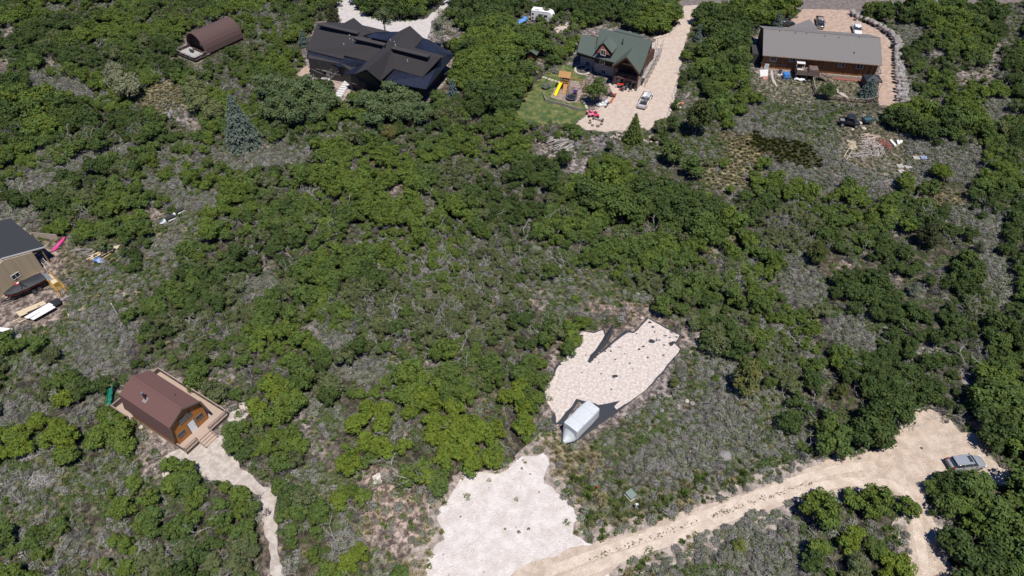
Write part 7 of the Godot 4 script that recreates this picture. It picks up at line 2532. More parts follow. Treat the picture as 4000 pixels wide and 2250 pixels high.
	for q in [[2490, 1150, 0.4, "tan stone at the top edge of the clearing above the chip bed"], [2508, 1243, 0.32, "white stone just above the chip bed corner"], [2768, 1380, 0.5, "tan boulder on bare soil right of the chip bed"], [2665, 1563, 0.3, "pale stone on dark soil, left of the three by the field"], [2682, 1568, 0.32, "pale stone on dark soil, middle of the three by the field"], [2704, 1577, 0.34, "pale stone on dark soil, right of the three by the field"], [2585, 1605, 0.36, "pale stone near the tip of the weed cloth strip"], [2076, 1555, 0.35, "white stone between bright oaks and the chip bed"], [2830, 1782, 0.75, "grey boulder in the sagebrush field above the dirt road"], [40, 158, 0.8, "pale boulder at the far left oak edge"], [160, 42, 0.8, "white rock among oaks in the upper left corner"], [652, 460, 1.3, "broad grey boulder in the dry gully"], [2530, 1170, 0.3, "small stone right of the tan stone above the chip bed"], [3640, 560, 0.3, "small pale stone in the sage behind the round bright bush"], [3180, 660, 0.4, "pale stone below the lying poles"]]:
		rock_at(P(q[0], q[1]), q[2], q[3], stone if ri % 3 != 1 else tan_stone)
		ri += 1
	build_log_yard(stone, tan_stone, play_wood, grey_wood)
	build_ranch_yard(stone, tan_stone, grey_wood, pallet_m, pale_wood, white_m)

func build_log_yard(stone: Material, tan_stone: Material, cedar: Material, grey_wood: Material):
	var k := func(x: float, y: float, h := 0.0) -> Vector3: return P(2000.0 + x / 4.0, 260.0 + y / 4.0, h)
	var b: MB
	# swing set with tower
	var at: Vector3 = k.call(825, 345)
	var yaw := -0.3
	var t := thing("swing_set", "orange wooden play tower with yellow slide and swings", "swing set", at, yaw)
	mark("wooden play tower", at)
	for q in [[-0.9, -0.8], [0.9, -0.8], [0.9, 0.8], [-0.9, 0.8]]:
		b = mb()
		b.box(Vector3(q[0], 1.75, q[1]), Vector3(0.12, 3.5, 0.12))
		part("post", b, cedar, t)
	b = mb()
	b.box(Vector3(0, 1.6, 0), Vector3(1.9, 0.1, 1.7))
	part("platform", b, cedar, t)
	for s in [-1.0, 1.0]:
		for i in 7:
			b = mb()
			b.bar(Vector3(-1.25 + 0.4 * i, 4.25, 0), Vector3(-1.25 + 0.4 * i, 3.3, s * 1.15), 0.36, 0.05)
			part("roof_board", b, cedar, t)
	for z in [-0.82, 0.82]:
		b = mb()
		b.box(Vector3(0, 2.15, z), Vector3(1.8, 0.7, 0.05))
		part("side_panel", b, cedar, t)
	b = mb()
	b.bar(Vector3(0.35, 1.6, 0.85), Vector3(0.35, 0.05, 2.3), 0.95, 0.06)
	part("climbing_ramp", b, cedar, t)
	var yel := flat_mat("slide_yellow", lin(0.75, 0.62, 0.0), 0.35)
	b = mb()
	for i in 6:
		var f0 := i / 6.0
		var f1 := (i + 1) / 6.0
		b.bar(Vector3(-0.75 - f0 * 0.5, 1.65 * pow(1 - f0, 1.1) + 0.15 + 0.06 * sin(f0 * 12), 0.85 + 3.1 * f0), Vector3(-0.75 - f1 * 0.5, 1.65 * pow(1 - f1, 1.1) + 0.15 + 0.06 * sin(f1 * 12), 0.85 + 3.1 * f1), 0.62, 0.06)
	part("slide", b, yel, t)
	for s in [-0.33, 0.33]:
		b = mb()
		b.bar(Vector3(-0.75 + s, 1.95, 0.85), Vector3(-1.25 + s, 0.3, 3.95), 0.06, 0.2)
		part("slide_edge", b, yel, t)
	b = mb()
	b.bar(Vector3(0.9, 2.6, -0.3), Vector3(4.6, 2.6, -0.3), 0.12, 0.14)
	part("swing_beam", b, cedar, t)
	for z in [-1.2, 0.6]:
		b = mb()
		b.bar(Vector3(4.5, 2.6, -0.3), Vector3(4.7, 0, z), 0.1, 0.1)
		part("beam_leg", b, cedar, t)
	for x in [1.9, 3.4]:
		b = mb()
		for s in [-0.22, 0.22]: b.bar(Vector3(x + s, 2.55, -0.3), Vector3(x + s, 0.55, -0.3), 0.03, 0.03)
		part("swing_chain", b, flat_mat("axle_grey", lin(0.3, 0.3, 0.31), 0.6), t)
		b = mb()
		b.box(Vector3(x, 0.53, -0.3), Vector3(0.5, 0.05, 0.2))
		part("swing_seat", b, flat_mat("swing_red", lin(0.3, 0.03, 0.05), 0.5), t)
	# trampoline
	at = k.call(925, 510)
	t = thing("trampoline", "small black trampoline with safety net beside the slide", "trampoline", at)
	mark("black trampoline", at)
	b = mb()
	b.tube(Vector3(0, 0.55, 0), Vector3(0, 0.58, 0), 1.05, 1.05, 8)
	part("mat", b, flat_mat("mat_black", lin(0.012, 0.013, 0.02), 0.7), t)
	b = mb()
	for i in 8:
		var e0 := Vector3(cos(TAU * i / 8), 0, sin(TAU * i / 8))
		var e1 := Vector3(cos(TAU * (i + 1) / 8), 0, sin(TAU * (i + 1) / 8))
		b.bar(e0 * 1.18 + Vector3.UP * 0.58, e1 * 1.18 + Vector3.UP * 0.58, 0.25, 0.06)
	part("edge_pad", b, flat_mat("pad_grey", lin(0.12, 0.12, 0.14), 0.7), t)
	for i in 6:
		var e := Vector3(cos(TAU * i / 6), 0, sin(TAU * i / 6)) * 1.25
		b = mb()
		b.tube(e, e + Vector3.UP * 2.2, 0.03, 0.03, 5)
		part("pole", b, flat_mat("pad_grey", lin(0.12, 0.12, 0.14), 0.7), t)
		var e2 := Vector3(cos(TAU * (i + 1) / 6), 0, sin(TAU * (i + 1) / 6)) * 1.25
		b = mb()
		b.quad(e + Vector3.UP * 0.6, e2 + Vector3.UP * 0.6, e2 + Vector3.UP * 2.15, e + Vector3.UP * 2.15, e)
		var net := StandardMaterial3D.new()
		if not mats.has("net"):
			net.resource_name = "net"
			net.albedo_color = Color(0.1, 0.1, 0.11, 0.28)
			net.transparency = BaseMaterial3D.TRANSPARENCY_ALPHA
			net.roughness = 0.9
			mats["net"] = net
		part("net", b, mats["net"], t)
	at = k.call(985, 440)
	t = thing("saucer_swing", "purple round saucer seat behind the trampoline", "play saucer", at)
	b = mb()
	b.tube(Vector3(0, 0.75, 0), Vector3(0, 0.95, 0), 0.45, 0.6, 12)
	part("bowl", b, flat_mat("purple_plastic", lin(0.09, 0.03, 0.2), 0.4), t)
	b = mb()
	b.tube(Vector3(0, 0, 0), Vector3(0, 0.75, 0), 0.08, 0.08, 8)
	part("stand", b, flat_mat("pad_grey", lin(0.12, 0.12, 0.14), 0.7), t)
	# low timber wall round the play area
	var pts := [[492, 425], [500, 490], [525, 545], [650, 575], [780, 608], [900, 645], [1000, 678], [1085, 690]]
	t = thing("timber_border", "low grey timber border curving below the play area", "border", k.call(525, 545))
	var gw := stuff_mat("grey_timber", lin(0.17, 0.155, 0.145), lin(0.28, 0.26, 0.245), 0.9, 0.05, 0.8)
	for i in pts.size() - 1:
		for y in 3:
			b = mb(t.position)
			b.bar(k.call(pts[i][0], pts[i][1]) + Vector3.UP * (0.1 + 0.2 * y), k.call(pts[i + 1][0], pts[i + 1][1]) + Vector3.UP * (0.1 + 0.2 * y), 0.24 - 0.03 * y, 0.19)
			part("timber", b, gw, t)
	var words := ["first", "second", "third", "fourth", "fifth", "sixth"]
	var ii := 0
	for q in [[485, 163], [528, 178], [583, 197], [630, 212], [683, 228], [732, 245]]:
		var o := inst("stepping_stone", rock_mesh(ii), tan_stone, self)
		o.position = k.call(q[0], q[1]) + Vector3.UP * 0.03
		o.scale = Vector3(0.36, 0.08, 0.4)
		tag(o, "round stepping stone on the lawn, %s from the left" % words[ii], "stepping stone", "stepping stones on the lawn")
		ii += 1
	ii = 0
	for q in [[1108, 552], [1134, 580], [1155, 622], [1166, 652], [480, 1285 - 260]]:
		if ii < 4: rock_at(k.call(q[0], q[1]), 0.38, "pale edging stone right of the trampoline, %s from the top" % words[ii], tan_stone, "edging stones by the trampoline")
		ii += 1
	# rock ring bed at the house corner
	t = thing("rock_ring_bed", "dark mulch bed ringed with stones at the log house corner", "flower bed", k.call(1110, 60))
	b = mb(t.position)
	var bed := []
	for i in 12: bed.append(k.call(1110 + cos(TAU * i / 12) * 105, 55 + sin(TAU * i / 12) * 58, 0.05))
	b.slab(bed, Vector3.DOWN * 0.1)
	part("mulch", b, stuff_mat("dark_mulch", lin(0.05, 0.045, 0.045), lin(0.09, 0.08, 0.08), 0.95, 0.08, 0.8), t)
	for i in 22:
		var a := TAU * i / 22
		blob(t, "edge_stone", k.call(1110 + cos(a) * 125, 55 + sin(a) * 72) - t.position + Vector3.UP * 0.1, Vector3(0.35, 0.22, 0.3), tan_stone, i)
	for i in 7: blob(t, "centre_stone", k.call(1095 + 14 * i, 45 + 20 * sin(i * 0.9)) - t.position + Vector3.UP * 0.12, Vector3(0.3, 0.2, 0.26), tan_stone, i + 3)
	# things on the porch edge
	var list := [[1725, 385, 0.30, 0.85, Color(0.06, 0.075, 0.10), "dark grey barrel at the porch, left of two"], [1775, 365, 0.32, 0.85, Color(0.05, 0.065, 0.09), "dark grey barrel at the porch, right of two"], [1690, 372, 0.26, 0.4, Color(0.4, 0.03, 0.05), "red tub beside the barrels at the porch"], [1852, 362, 0.3, 0.8, Color(0.02, 0.02, 0.025), "black bin at the porch right end"], [1882, 388, 0.2, 0.45, Color(0.65, 0.65, 0.65), "white bucket at the porch right corner"], [1828, 395, 0.2, 0.3, Color(0.36, 0.13, 0.06), "terracotta pot before the black bin"], [1632, 330, 0.24, 0.6, Color(0.62, 0.64, 0.66), "white pail at the porch left end"]]
	for q in list:
		t = thing(["barrel", "barrel", "tub", "bin", "bucket", "plant_pot", "pail"][list.find(q)], q[5], ["barrel", "barrel", "tub", "bin", "bucket", "pot", "pail"][list.find(q)], k.call(q[0], q[1]), 0.0, "containers along the porch")
		var c := flat_mat("tub_%s" % q[4].to_html(), q[4].linear_to_srgb(), 0.5)
		b = mb()
		b.tube(Vector3.ZERO, Vector3.UP * q[3], q[2] * 0.88, q[2], 12)
		part("shell", b, c, t)
		b = mb()
		b.tube(Vector3.UP * q[3], Vector3.UP * (q[3] + 0.05), q[2] * 1.07, q[2] * 1.07, 12)
		part("rim", b, c, t)
	t = thing("garden_cart", "red topped cart standing against the porch glass", "cart", k.call(1685, 335), -0.25)
	bits(t, "top", flat_mat("cart_red", lin(0.55, 0.04, 0.03), 0.5), [[Vector3(0, 0.95, 0), Vector3(1.5, 0.12, 0.6)]])
	bits(t, "leg", flat_mat("rack_black", lin(0.04, 0.04, 0.045), 0.5, 0.4), [[Vector3(-0.65, 0.45, 0.22), Vector3(0.08, 0.9, 0.08)], [Vector3(0.65, 0.45, 0.22), Vector3(0.08, 0.9, 0.08)], [Vector3(-0.65, 0.45, -0.22), Vector3(0.08, 0.9, 0.08)], [Vector3(0.65, 0.45, -0.22), Vector3(0.08, 0.9, 0.08)]])
	bits(t, "shelf", flat_mat("rack_black", lin(0.04, 0.04, 0.045), 0.5, 0.4), [[Vector3(0, 0.4, 0), Vector3(1.3, 0.05, 0.5)]])
	# silver tarp bundle, red board and pipes at the driveway edge
	t = thing("tarp_bundle", "crumpled silver tarp bundle on the driveway edge", "tarp", k.call(1430, 590))
	mark("silver tarp bundle", t.position)
	for q in [[-60, 20, 0.9, 0.45], [-20, -5, 0.8, 0.55], [30, -30, 0.8, 0.5], [60, -50, 0.6, 0.35], [0, 20, 0.7, 0.4]]:
		blob(t, "tarp_fold", k.call(1430 + q[0], 590 + q[1]) - t.position + Vector3.UP * 0.2, Vector3(q[2], q[3], q[2] * 0.7), stuff_mat("silver_tarp", lin(0.25, 0.32, 0.4), lin(0.75, 0.78, 0.8), 0.35, 0.03, 1.0, Vector3.ONE, 2.0), int(q[2] * 10))
	t = thing("red_plank", "long red brown plank lying along the driveway edge", "plank", k.call(1525, 580))
	for q in [[0.0, 0.28], [0.3, 0.2]]:
		b = mb(t.position)
		b.bar(k.call(1525, 580) + Vector3(q[0], 0.15, 0), k.call(1612, 425) + Vector3(q[0], 0.15, 0), q[1], 0.08)
		part("board", b, stuff_mat("red_brown_board", lin(0.32, 0.11, 0.05), lin(0.42, 0.16, 0.08), 0.6), t)
	t = thing("black_pipe", "two black pipes beside the silver tarp bundle", "pipe", k.call(1445, 650))
	for q in [0.0, 0.25]:
		b = mb(t.position)
		b.tube(k.call(1445, 650) + Vector3(q, 0.12, 0), k.call(1505, 565) + Vector3(q, 0.12, 0), 0.09, 0.09, 7)
		part("pipe_length", b, flat_mat("bag_black", lin(0.02, 0.02, 0.022), 0.4), t)
	t = thing("junk_heap", "dark red and black junk heap under the yard tree", "junk heap", k.call(1535, 460))
	for i in 9: blob(t, "junk_piece", Vector3(rr(-1.0, 1.0), rr(0.15, 0.6), rr(-0.9, 0.9)), Vector3(rr(0.2, 0.5), rr(0.15, 0.4), rr(0.2, 0.4)), flat_mat("bag_black", lin(0.02, 0.02, 0.022), 0.4) if i % 2 else flat_mat("junk_red", lin(0.12, 0.025, 0.025), 0.6), i)
	# garden shed, kayak, blue tarp
	at = P(2080, 232)
	t = thing("garden_shed", "small shed with green gable roof among the oaks", "shed", at, -0.35)
	mark("small green roofed shed", at)
	solo.append([at.x, at.z + 2.5, 4.2])
	b = mb()
	b.box(Vector3(0, 1.0, 0), Vector3(2.2, 2.0, 2.0))
	part("wall", b, stuff_mat("red_logs", Color.WHITE, Color.WHITE), t)
	for s in [-1.0, 1.0]:
		b = mb()
		b.slab([Vector3(0, 2.75, -1.4), Vector3(0, 2.75, 1.4), Vector3(s * 1.5, 1.95, 1.4), Vector3(s * 1.5, 1.95, -1.4)], Vector3.DOWN * 0.1)
		part("roof_plane", b, stuff_mat("green_shingle", Color.WHITE, Color.WHITE), t)
		b = mb()
		b.poly([Vector3(-1.1, 2.0, s * 0.99), Vector3(1.1, 2.0, s * 0.99), Vector3(0, 2.65, s * 0.99)], Vector3(0, 0, s))
		part("gable", b, stuff_mat("red_logs", Color.WHITE, Color.WHITE), t)
	b = mb()
	b.box(Vector3(0, 0.9, 1.03), Vector3(0.8, 1.75, 0.06))
	part("door", b, stuff_mat("red_dormer", Color.WHITE, Color.WHITE), t)
	t = thing("propane_tank", "white and pale blue tank left of the log house", "tank", P(2240, 182), -0.2)
	b = mb()
	var rings := []
	for q in [[-1.1, 0.1], [-1.0, 0.35], [-0.8, 0.48], [0.8, 0.48], [1.0, 0.35], [1.1, 0.1]]:
		var r := []
		for i in 10: r.append(Vector3(q[0], 0.6 + cos(TAU * i / 10) * q[1], sin(TAU * i / 10) * q[1]))
		rings.append(r)
	b.loft(rings)
	part("drum", b, flat_mat("meter_white", lin(0.6, 0.65, 0.7), 0.4), t)
	bits(t, "foot", flat_mat("axle_grey", lin(0.3, 0.3, 0.31), 0.6), [[Vector3(-0.6, 0.1, 0), Vector3(0.15, 0.3, 0.6)], [Vector3(0.6, 0.1, 0), Vector3(0.15, 0.3, 0.6)]])
	t = thing("tarp_pile", "bright blue tarp pile left of the white travel trailer", "tarp", P(2043, 88))
	mark("bright blue tarp", t.position)
	for q in [[-0.6, 0.9, 0.9], [0.1, 0.0, 1.1], [0.5, -1.0, 0.9], [-0.9, 1.9, 0.7]]:
		blob(t, "tarp_fold", Vector3(q[0], 0.6, q[1]), Vector3(q[2] * 0.8, 0.6, q[2] * 0.9), stuff_mat("blue_tarp", lin(0.03, 0.16, 0.5), lin(0.12, 0.36, 0.75), 0.4, 0.04, 1.0, Vector3.ONE, 2.0), int(q[2] * 10))
	solo.append([t.position.x, t.position.z + 2.0, 4.2])
	# edging stones along the driveway, rock heaps, grey log pile
	t = thing("stone_edging", "row of small pale stones along the right driveway edge", "edging", P(2640, 350))
	var ed := [[2648, 318], [2640, 345], [2632, 372], [2624, 400], [2618, 430], [2606, 455], [2590, 478]]
	for i in 34:
		var f := i / 34.0 * (ed.size() - 1)
		var j := int(f)
		var p := P(lerpf(ed[j][0], ed[j + 1][0], f - j), lerpf(ed[j][1], ed[j + 1][1], f - j))
		blob(t, "stone", p - t.position + Vector3(rr(-0.2, 0.2), 0.1, rr(-0.2, 0.2)), Vector3(rr(0.25, 0.45), rr(0.18, 0.3), rr(0.25, 0.4)), tan_stone, i)
	t = thing("stone_edging", "row of stones round the upper driveway bend", "edging", P(2590, 140))
	ed = [[2556, 152], [2575, 146], [2600, 141], [2622, 130], [2640, 112], [2655, 85]]
	for i in 20:
		var f := i / 20.0 * (ed.size() - 1)
		var j := int(f)
		blob(t, "stone", P(lerpf(ed[j][0], ed[j + 1][0], f - j), lerpf(ed[j][1], ed[j + 1][1], f - j)) - t.position + Vector3.UP * 0.12, Vector3(rr(0.3, 0.5), rr(0.22, 0.4), rr(0.3, 0.5)), tan_stone, i)
	for q in [[2420, 532, "left"], [2545, 545, "right"]]:
		t = thing("rock_heap", "heap of pale rocks on the %s of the cone shaped conifer" % q[2], "rock heap", P(q[0], q[1]))
		for i in 26:
			var e := Vector2.from_angle(rr(0, TAU)) * sqrt(rr(0, 1))
			blob(t, "rock", Vector3(e.x * 2.2, 0.1 + 0.3 * (1.0 - e.length()), e.y * 1.6), Vector3(rr(0.2, 0.5), rr(0.15, 0.35), rr(0.2, 0.45)), stuff_mat("pink_rock", lin(0.30, 0.23, 0.20), lin(0.46, 0.38, 0.34), 0.9), i)
	log_heap("pile of grey bleached logs below the lawn", P(2190, 560), 2.4, 3.4, 44, 3.4, 0.11, 0.7, 0.35, 0.8, stuff_mat("bleached_log", lin(0.26, 0.235, 0.225), lin(0.44, 0.40, 0.385), 0.9, 0.05, 0.7))
	mark("grey log pile", P(2190, 560))
	t = thing("stone_heap", "loose pale stones behind the grey log pile", "rock heap", P(2225, 528))
	for i in 30: blob(t, "rock", Vector3(rr(-2.6, 2.6), 0.12, rr(-1.6, 1.6)), Vector3(rr(0.15, 0.4), rr(0.12, 0.3), rr(0.15, 0.35)), stuff_mat("pink_rock", Color.WHITE, Color.WHITE), i)
	t = thing("stump_planter", "orange brown stump planter right of the gravel driveway", "planter", P(2663, 414))
	b = mb()
	b.tube(Vector3(0, -0.05, 0), Vector3(0, 0.8, 0), 0.65, 0.5, 10)
	part("stump", b, stuff_mat("stump_orange", lin(0.28, 0.13, 0.06), lin(0.4, 0.22, 0.11), 0.8), t)
	for i in 9: blob(t, "base_stone", Vector3(cos(TAU * i / 9) * 0.95, 0.1, sin(TAU * i / 9) * 0.95), Vector3(0.3, 0.2, 0.28), tan_stone, i)
	t = thing("block_stack", "stack of grey blocks and pallets at the left lawn corner", "block stack", P(1972, 440))
	for i in 4:
		for j in 3:
			b = mb()
			b.box(Vector3(-0.9 + 0.62 * i, 0.16 + 0.32 * j, 0.1 * (j % 2)), Vector3(0.58, 0.3, 0.9))
			part("block", b, stone, t)
	for i in 6: blob(t, "rubble", Vector3(-2.0 + rr(-0.8, 0.4), 0.15, 0.8 + rr(-0.5, 0.5)), Vector3(0.4, 0.25, 0.35), tan_stone, i)

func build_ranch_yard(stone: Material, tan_stone: Material, grey_wood: Material, pallet_m: Material, pale_wood: Material, white_m: Material):
	var k := func(x: float, y: float, h := 0.0) -> Vector3: return P(2900.0 + x / 4.0, 40.0 + y / 4.0, h)
	var b: MB
	var t: Node3D
	# boulder retaining wall
	t = thing("boulder_wall", "curved retaining wall of big grey boulders beside the pink driveway", "retaining wall", k.call(2400, 600))
	mark("boulder wall", k.call(2420, 700))
	mark("top of the boulder wall", k.call(2000, 200))
	var line := [[1745, 70], [1800, 150], [1935, 185], [2090, 250], [2230, 335], [2350, 430], [2425, 540], [2440, 680], [2425, 820], [2425, 960], [2440, 1100], [2470, 1250], [2480, 1400], [2450, 1500]]
	var tones := [stone, stuff_mat("boulder_warm", lin(0.19, 0.17, 0.155), lin(0.31, 0.275, 0.255), 0.9, 0.05, 1.2), stuff_mat("boulder_pale", lin(0.24, 0.23, 0.225), lin(0.38, 0.36, 0.35), 0.9, 0.05, 1.2)]
	for i in line.size() - 1:
		var a: Vector3 = k.call(line[i][0], line[i][1])
		var c: Vector3 = k.call(line[i + 1][0], line[i + 1][1])
		var d := (c - a)
		var side := d.normalized().cross(Vector3.UP)
		var n := int(d.length() / 1.2)
		for row in 3:
			for j in n:
				var p := a + d * (j + 0.5 * (row % 2) + rr(-0.3, 0.3)) / n + side * (-1.05 + row * 0.85 + rr(-0.25, 0.25))
				blob(t, "boulder", p - t.position + Vector3.UP * (0.25 + 0.38 * row), Vector3(rr(0.4, 0.85), rr(0.4, 0.62), rr(0.4, 0.82)), tones[rng.randi() % 3], i * 7 + j + row)
	# terraces, beds and fence
	b = mb()
	b.prism([k.call(1240, 975), k.call(2060, 1020), k.call(2050, 1090), k.call(1830, 1085), k.call(1430, 1045), k.call(1230, 1030)], -0.1, 0.12)
	setting("garden_bed", b, ground_mat("bed_soil", lin(0.25, 0.20, 0.17), 3.0, 0.05, 0.6))
	b = mb()
	b.prism([k.call(1430, 1055), k.call(1830, 1090), k.call(1825, 1118), k.call(1430, 1085)], -0.1, 0.15)
	setting("brick_path", b, stuff_mat("red_brick", lin(0.20, 0.075, 0.055), lin(0.30, 0.12, 0.09), 0.9, 0.08, 1.0))
	t = thing("yard_fence", "brown rail fence round the ranch house yard", "fence", k.call(1190, 1380))
	mark("brown rail fence", k.call(1500, 1400))
	var fw := stuff_mat("fence_brown", lin(0.07, 0.055, 0.045), lin(0.13, 0.105, 0.09), 0.85)
	var top_w := stuff_mat("fence_top", lin(0.25, 0.21, 0.17), lin(0.36, 0.31, 0.26), 0.85)
	var fp := [[1085, 1090], [1120, 1260], [1190, 1380], [1320, 1392], [1440, 1400], [1590, 1420], [1740, 1442], [1930, 1452], [2020, 1430], [2105, 1405], [2105, 1270], [2105, 1150]]
	for i in fp.size():
		var p: Vector3 = k.call(fp[i][0], fp[i][1])
		b = mb(t.position)
		b.box(p + Vector3.UP * 0.5, Vector3(0.14, 1.1, 0.14))
		part("post", b, fw, t)
		if i < fp.size() - 1:
			var q: Vector3 = k.call(fp[i + 1][0], fp[i + 1][1])
			for y in [0.35, 0.65]:
				b = mb(t.position)
				b.bar(p + Vector3.UP * y, q + Vector3.UP * y, 0.05, 0.1)
				part("rail", b, fw, t)
			b = mb(t.position)
			b.bar(p + Vector3.UP * 1.0, q + Vector3.UP * 1.0, 0.16, 0.05)
			part("top_rail", b, top_w, t)
	# gazebo
	t = thing("gazebo", "black cloth gazebo in the fenced yard corner", "gazebo", k.call(1985, 1190), -0.1)
	mark("black gazebo", t.position)
	var bl := stuff_mat("gazebo_cloth", lin(0.016, 0.018, 0.024), lin(0.026, 0.03, 0.038), 0.6, 0.03, 2.0)
	var dark_metal := flat_mat("rack_black", lin(0.04, 0.04, 0.045), 0.5, 0.4)
	b = mb()
	for i in 4:
		var c0 := Vector3([-1.8, 1.8, 1.8, -1.8][i], 2.1, [-1.6, -1.6, 1.6, 1.6][i])
		var c1 := Vector3([1.8, 1.8, -1.8, -1.8][i], 2.1, [-1.6, 1.6, 1.6, -1.6][i])
		b.tri(c0, c1, Vector3(0, 2.95, 0), (c0 + c1) + Vector3.UP * 3.0)
		b.quad(c0, c1, c1 + Vector3.DOWN * 0.3, c0 + Vector3.DOWN * 0.3, Vector3(c0.x + c1.x, 0, c0.z + c1.z))
	part("canopy", b, bl, t)
	for q in [[-1.75, -1.55], [1.75, -1.55], [1.75, 1.55], [-1.75, 1.55]]:
		b = mb()
		b.tube(Vector3(q[0], 0, q[1]), Vector3(q[0], 2.1, q[1]), 0.05, 0.05, 6)
		part("pole", b, dark_metal, t)
	b = mb()
	b.quad(Vector3(-1.76, 0.1, -1.5), Vector3(-1.76, 0.1, 1.5), Vector3(-1.76, 2.0, 1.5), Vector3(-1.76, 2.0, -1.5), Vector3.LEFT)
	part("side_curtain", b, bl, t)
	# hot tub cover on the deck, air conditioner, tarp, bags, tyres, mats
	t = thing("tub_cover", "brown covered hot tub on the ranch house deck", "hot tub", Vector3(72.55, 1.45, -151.25) + Basis(Vector3.UP, -0.19) * Vector3(-1.5, 0, 1.9), -0.19)
	b = mb()
	b.loft([ring(-1.0, 0.9, 0.0, 0.85, 0.9), ring(-0.8, 1.0, 0.0, 1.0, 0.9), ring(0.0, 1.0, 0.0, 0.92, 0.9), ring(0.8, 1.0, 0.0, 1.0, 0.9), ring(1.0, 0.9, 0.0, 0.85, 0.9)])
	part("cover", b, stuff_mat("brown_vinyl", lin(0.13, 0.095, 0.085), lin(0.18, 0.135, 0.12), 0.5), t)
	bits(t, "strap", flat_mat("strap_brown", lin(0.08, 0.055, 0.05), 0.6), [[Vector3(0, 0.95, 0), Vector3(2.0, 0.04, 0.08)]])
	t = thing("air_conditioner", "round grey air conditioner unit on a white pad", "air conditioner", k.call(580, 995))
	bits(t, "pad", white_m, [[Vector3(0, 0.04, 0), Vector3(1.1, 0.12, 1.0)]])
	b = mb()
	b.tube(Vector3(0, 0.1, 0), Vector3(0, 0.95, 0), 0.42, 0.42, 14)
	part("housing", b, flat_mat("ac_grey", lin(0.12, 0.14, 0.14), 0.5, 0.3), t)
	b = mb()
	b.tube(Vector3(0, 0.95, 0), Vector3(0, 1.0, 0), 0.36, 0.36, 14)
	part("fan_grille", b, dark_metal, t)
	t = thing("tarp_box", "bright blue tarp covered box by the ranch deck", "tarp", k.call(678, 1055))
	mark("blue tarp box", t.position)
	b = mb()
	b.loft([ring(-0.75, 0.62, 0.0, 1.1, 0.85), ring(-0.6, 0.72, 0.0, 1.25, 0.85), ring(0.5, 0.72, 0.0, 1.2, 0.85), ring(0.75, 0.6, 0.0, 0.9, 0.85)])
	part("tarp", b, stuff_mat("cyan_tarp", lin(0.02, 0.16, 0.5), lin(0.05, 0.25, 0.65), 0.4, 0.03, 1.0, Vector3.ONE, 1.5), t)
	bits(t, "rope", white_m, [[Vector3(0, 0.6, 0.735), Vector3(1.2, 0.03, 0.03)]])
	t = thing("rubbish_bags", "heap of white plastic bags in front of the ranch deck", "rubbish bags", k.call(880, 1095))
	for i in 8: blob(t, "bag", Vector3(-0.9 + 0.26 * i, 0.22 + 0.12 * (i % 2), rr(-0.4, 0.4)), Vector3(rr(0.25, 0.4), rr(0.2, 0.32), rr(0.25, 0.4)), flat_mat("sheet_white", lin(0.78, 0.79, 0.8), 0.4), i)
	for q in [[985, 1115, "left"], [1040, 1110, "right"]]:
		t = thing("spare_car_wheel", "black tyre lying before the deck stairs, %s of two" % q[2], "tyre", k.call(q[0], q[1]), 0.0, "tyres by the deck stairs")
		b = mb()
		var outer := []
		for i in 15:
			var e := Vector3(cos(TAU * i / 14), 0, sin(TAU * i / 14))
			outer.append([e * 0.22, e * 0.42, e * 0.42 + Vector3.UP * 0.28, e * 0.22 + Vector3.UP * 0.28])
		b.loft(outer, false)
		part("tread", b, flat_mat("tyre", lin(0.02, 0.02, 0.02), 0.85), t)
		b = mb()
		b.tube(Vector3(0, 0.08, 0), Vector3(0, 0.2, 0), 0.2, 0.2, 10)
		part("rim", b, flat_mat("axle_grey", lin(0.3, 0.3, 0.31), 0.6), t)
	var o := inst("door_mat", BoxMesh.new(), stuff_mat("red_slab", Color.WHITE, Color.WHITE), self)
	b = mb(k.call(355, 1060))
	b.prism([k.call(320, 1035), k.call(392, 1030), k.call(390, 1085), k.call(320, 1082)], 0.0, 0.06)
	o.mesh = b.commit()
	o.position = k.call(355, 1060)
	tag(o, "red mat on the slab below the white cellar door", "mat")
	b = mb()
	b.prism([k.call(270, 930), k.call(400, 930), k.call(400, 1030), k.call(280, 1040)], -0.1, 0.03)
	setting("concrete_slab", b, stuff_mat("pale_slab", Color.WHITE, Color.WHITE))
	t = thing("stone_edging", "curved row of stones right of the red mat", "edging", k.call(440, 1080))
	for i in 14:
		var f := i / 13.0
		blob(t, "stone", k.call(lerpf(450, 430, sin(f * PI)) + f * 70, lerpf(965, 1190, f)) - t.position + Vector3.UP * 0.14, Vector3(rr(0.28, 0.42), rr(0.22, 0.32), rr(0.28, 0.4)), tan_stone, i)
	t = thing("garden_bench", "low red brown bench against the ranch house wall", "bench", k.call(1515, 995), -0.19)
	bits(t, "seat", stuff_mat("bench_red", lin(0.12, 0.045, 0.035), lin(0.18, 0.07, 0.055), 0.7), [[Vector3(0, 0.5, 0), Vector3(2.6, 0.08, 0.5)], [Vector3(0, 0.95, -0.26), Vector3(2.6, 0.35, 0.06)]])
	bits(t, "leg", dark_metal, [[Vector3(-1.1, 0.25, 0), Vector3(0.1, 0.5, 0.45)], [Vector3(1.1, 0.25, 0), Vector3(0.1, 0.5, 0.45)]])
	t = thing("rubbish_bin", "black wheeled bin beside the boulder wall", "bin", k.call(2325, 600), 0.3)
	b = mb()
	b.loft([ring(-0.34, 0.32, 0.05, 1.1, 1.0), ring(0.34, 0.32, 0.05, 1.1, 1.0)])
	part("body", b, flat_mat("bin_black", lin(0.015, 0.016, 0.018), 0.5), t)
	bits(t, "lid", flat_mat("bin_black", lin(0.015, 0.016, 0.018), 0.5), [[Vector3(0, 1.15, 0), Vector3(0.78, 0.08, 0.74)]])
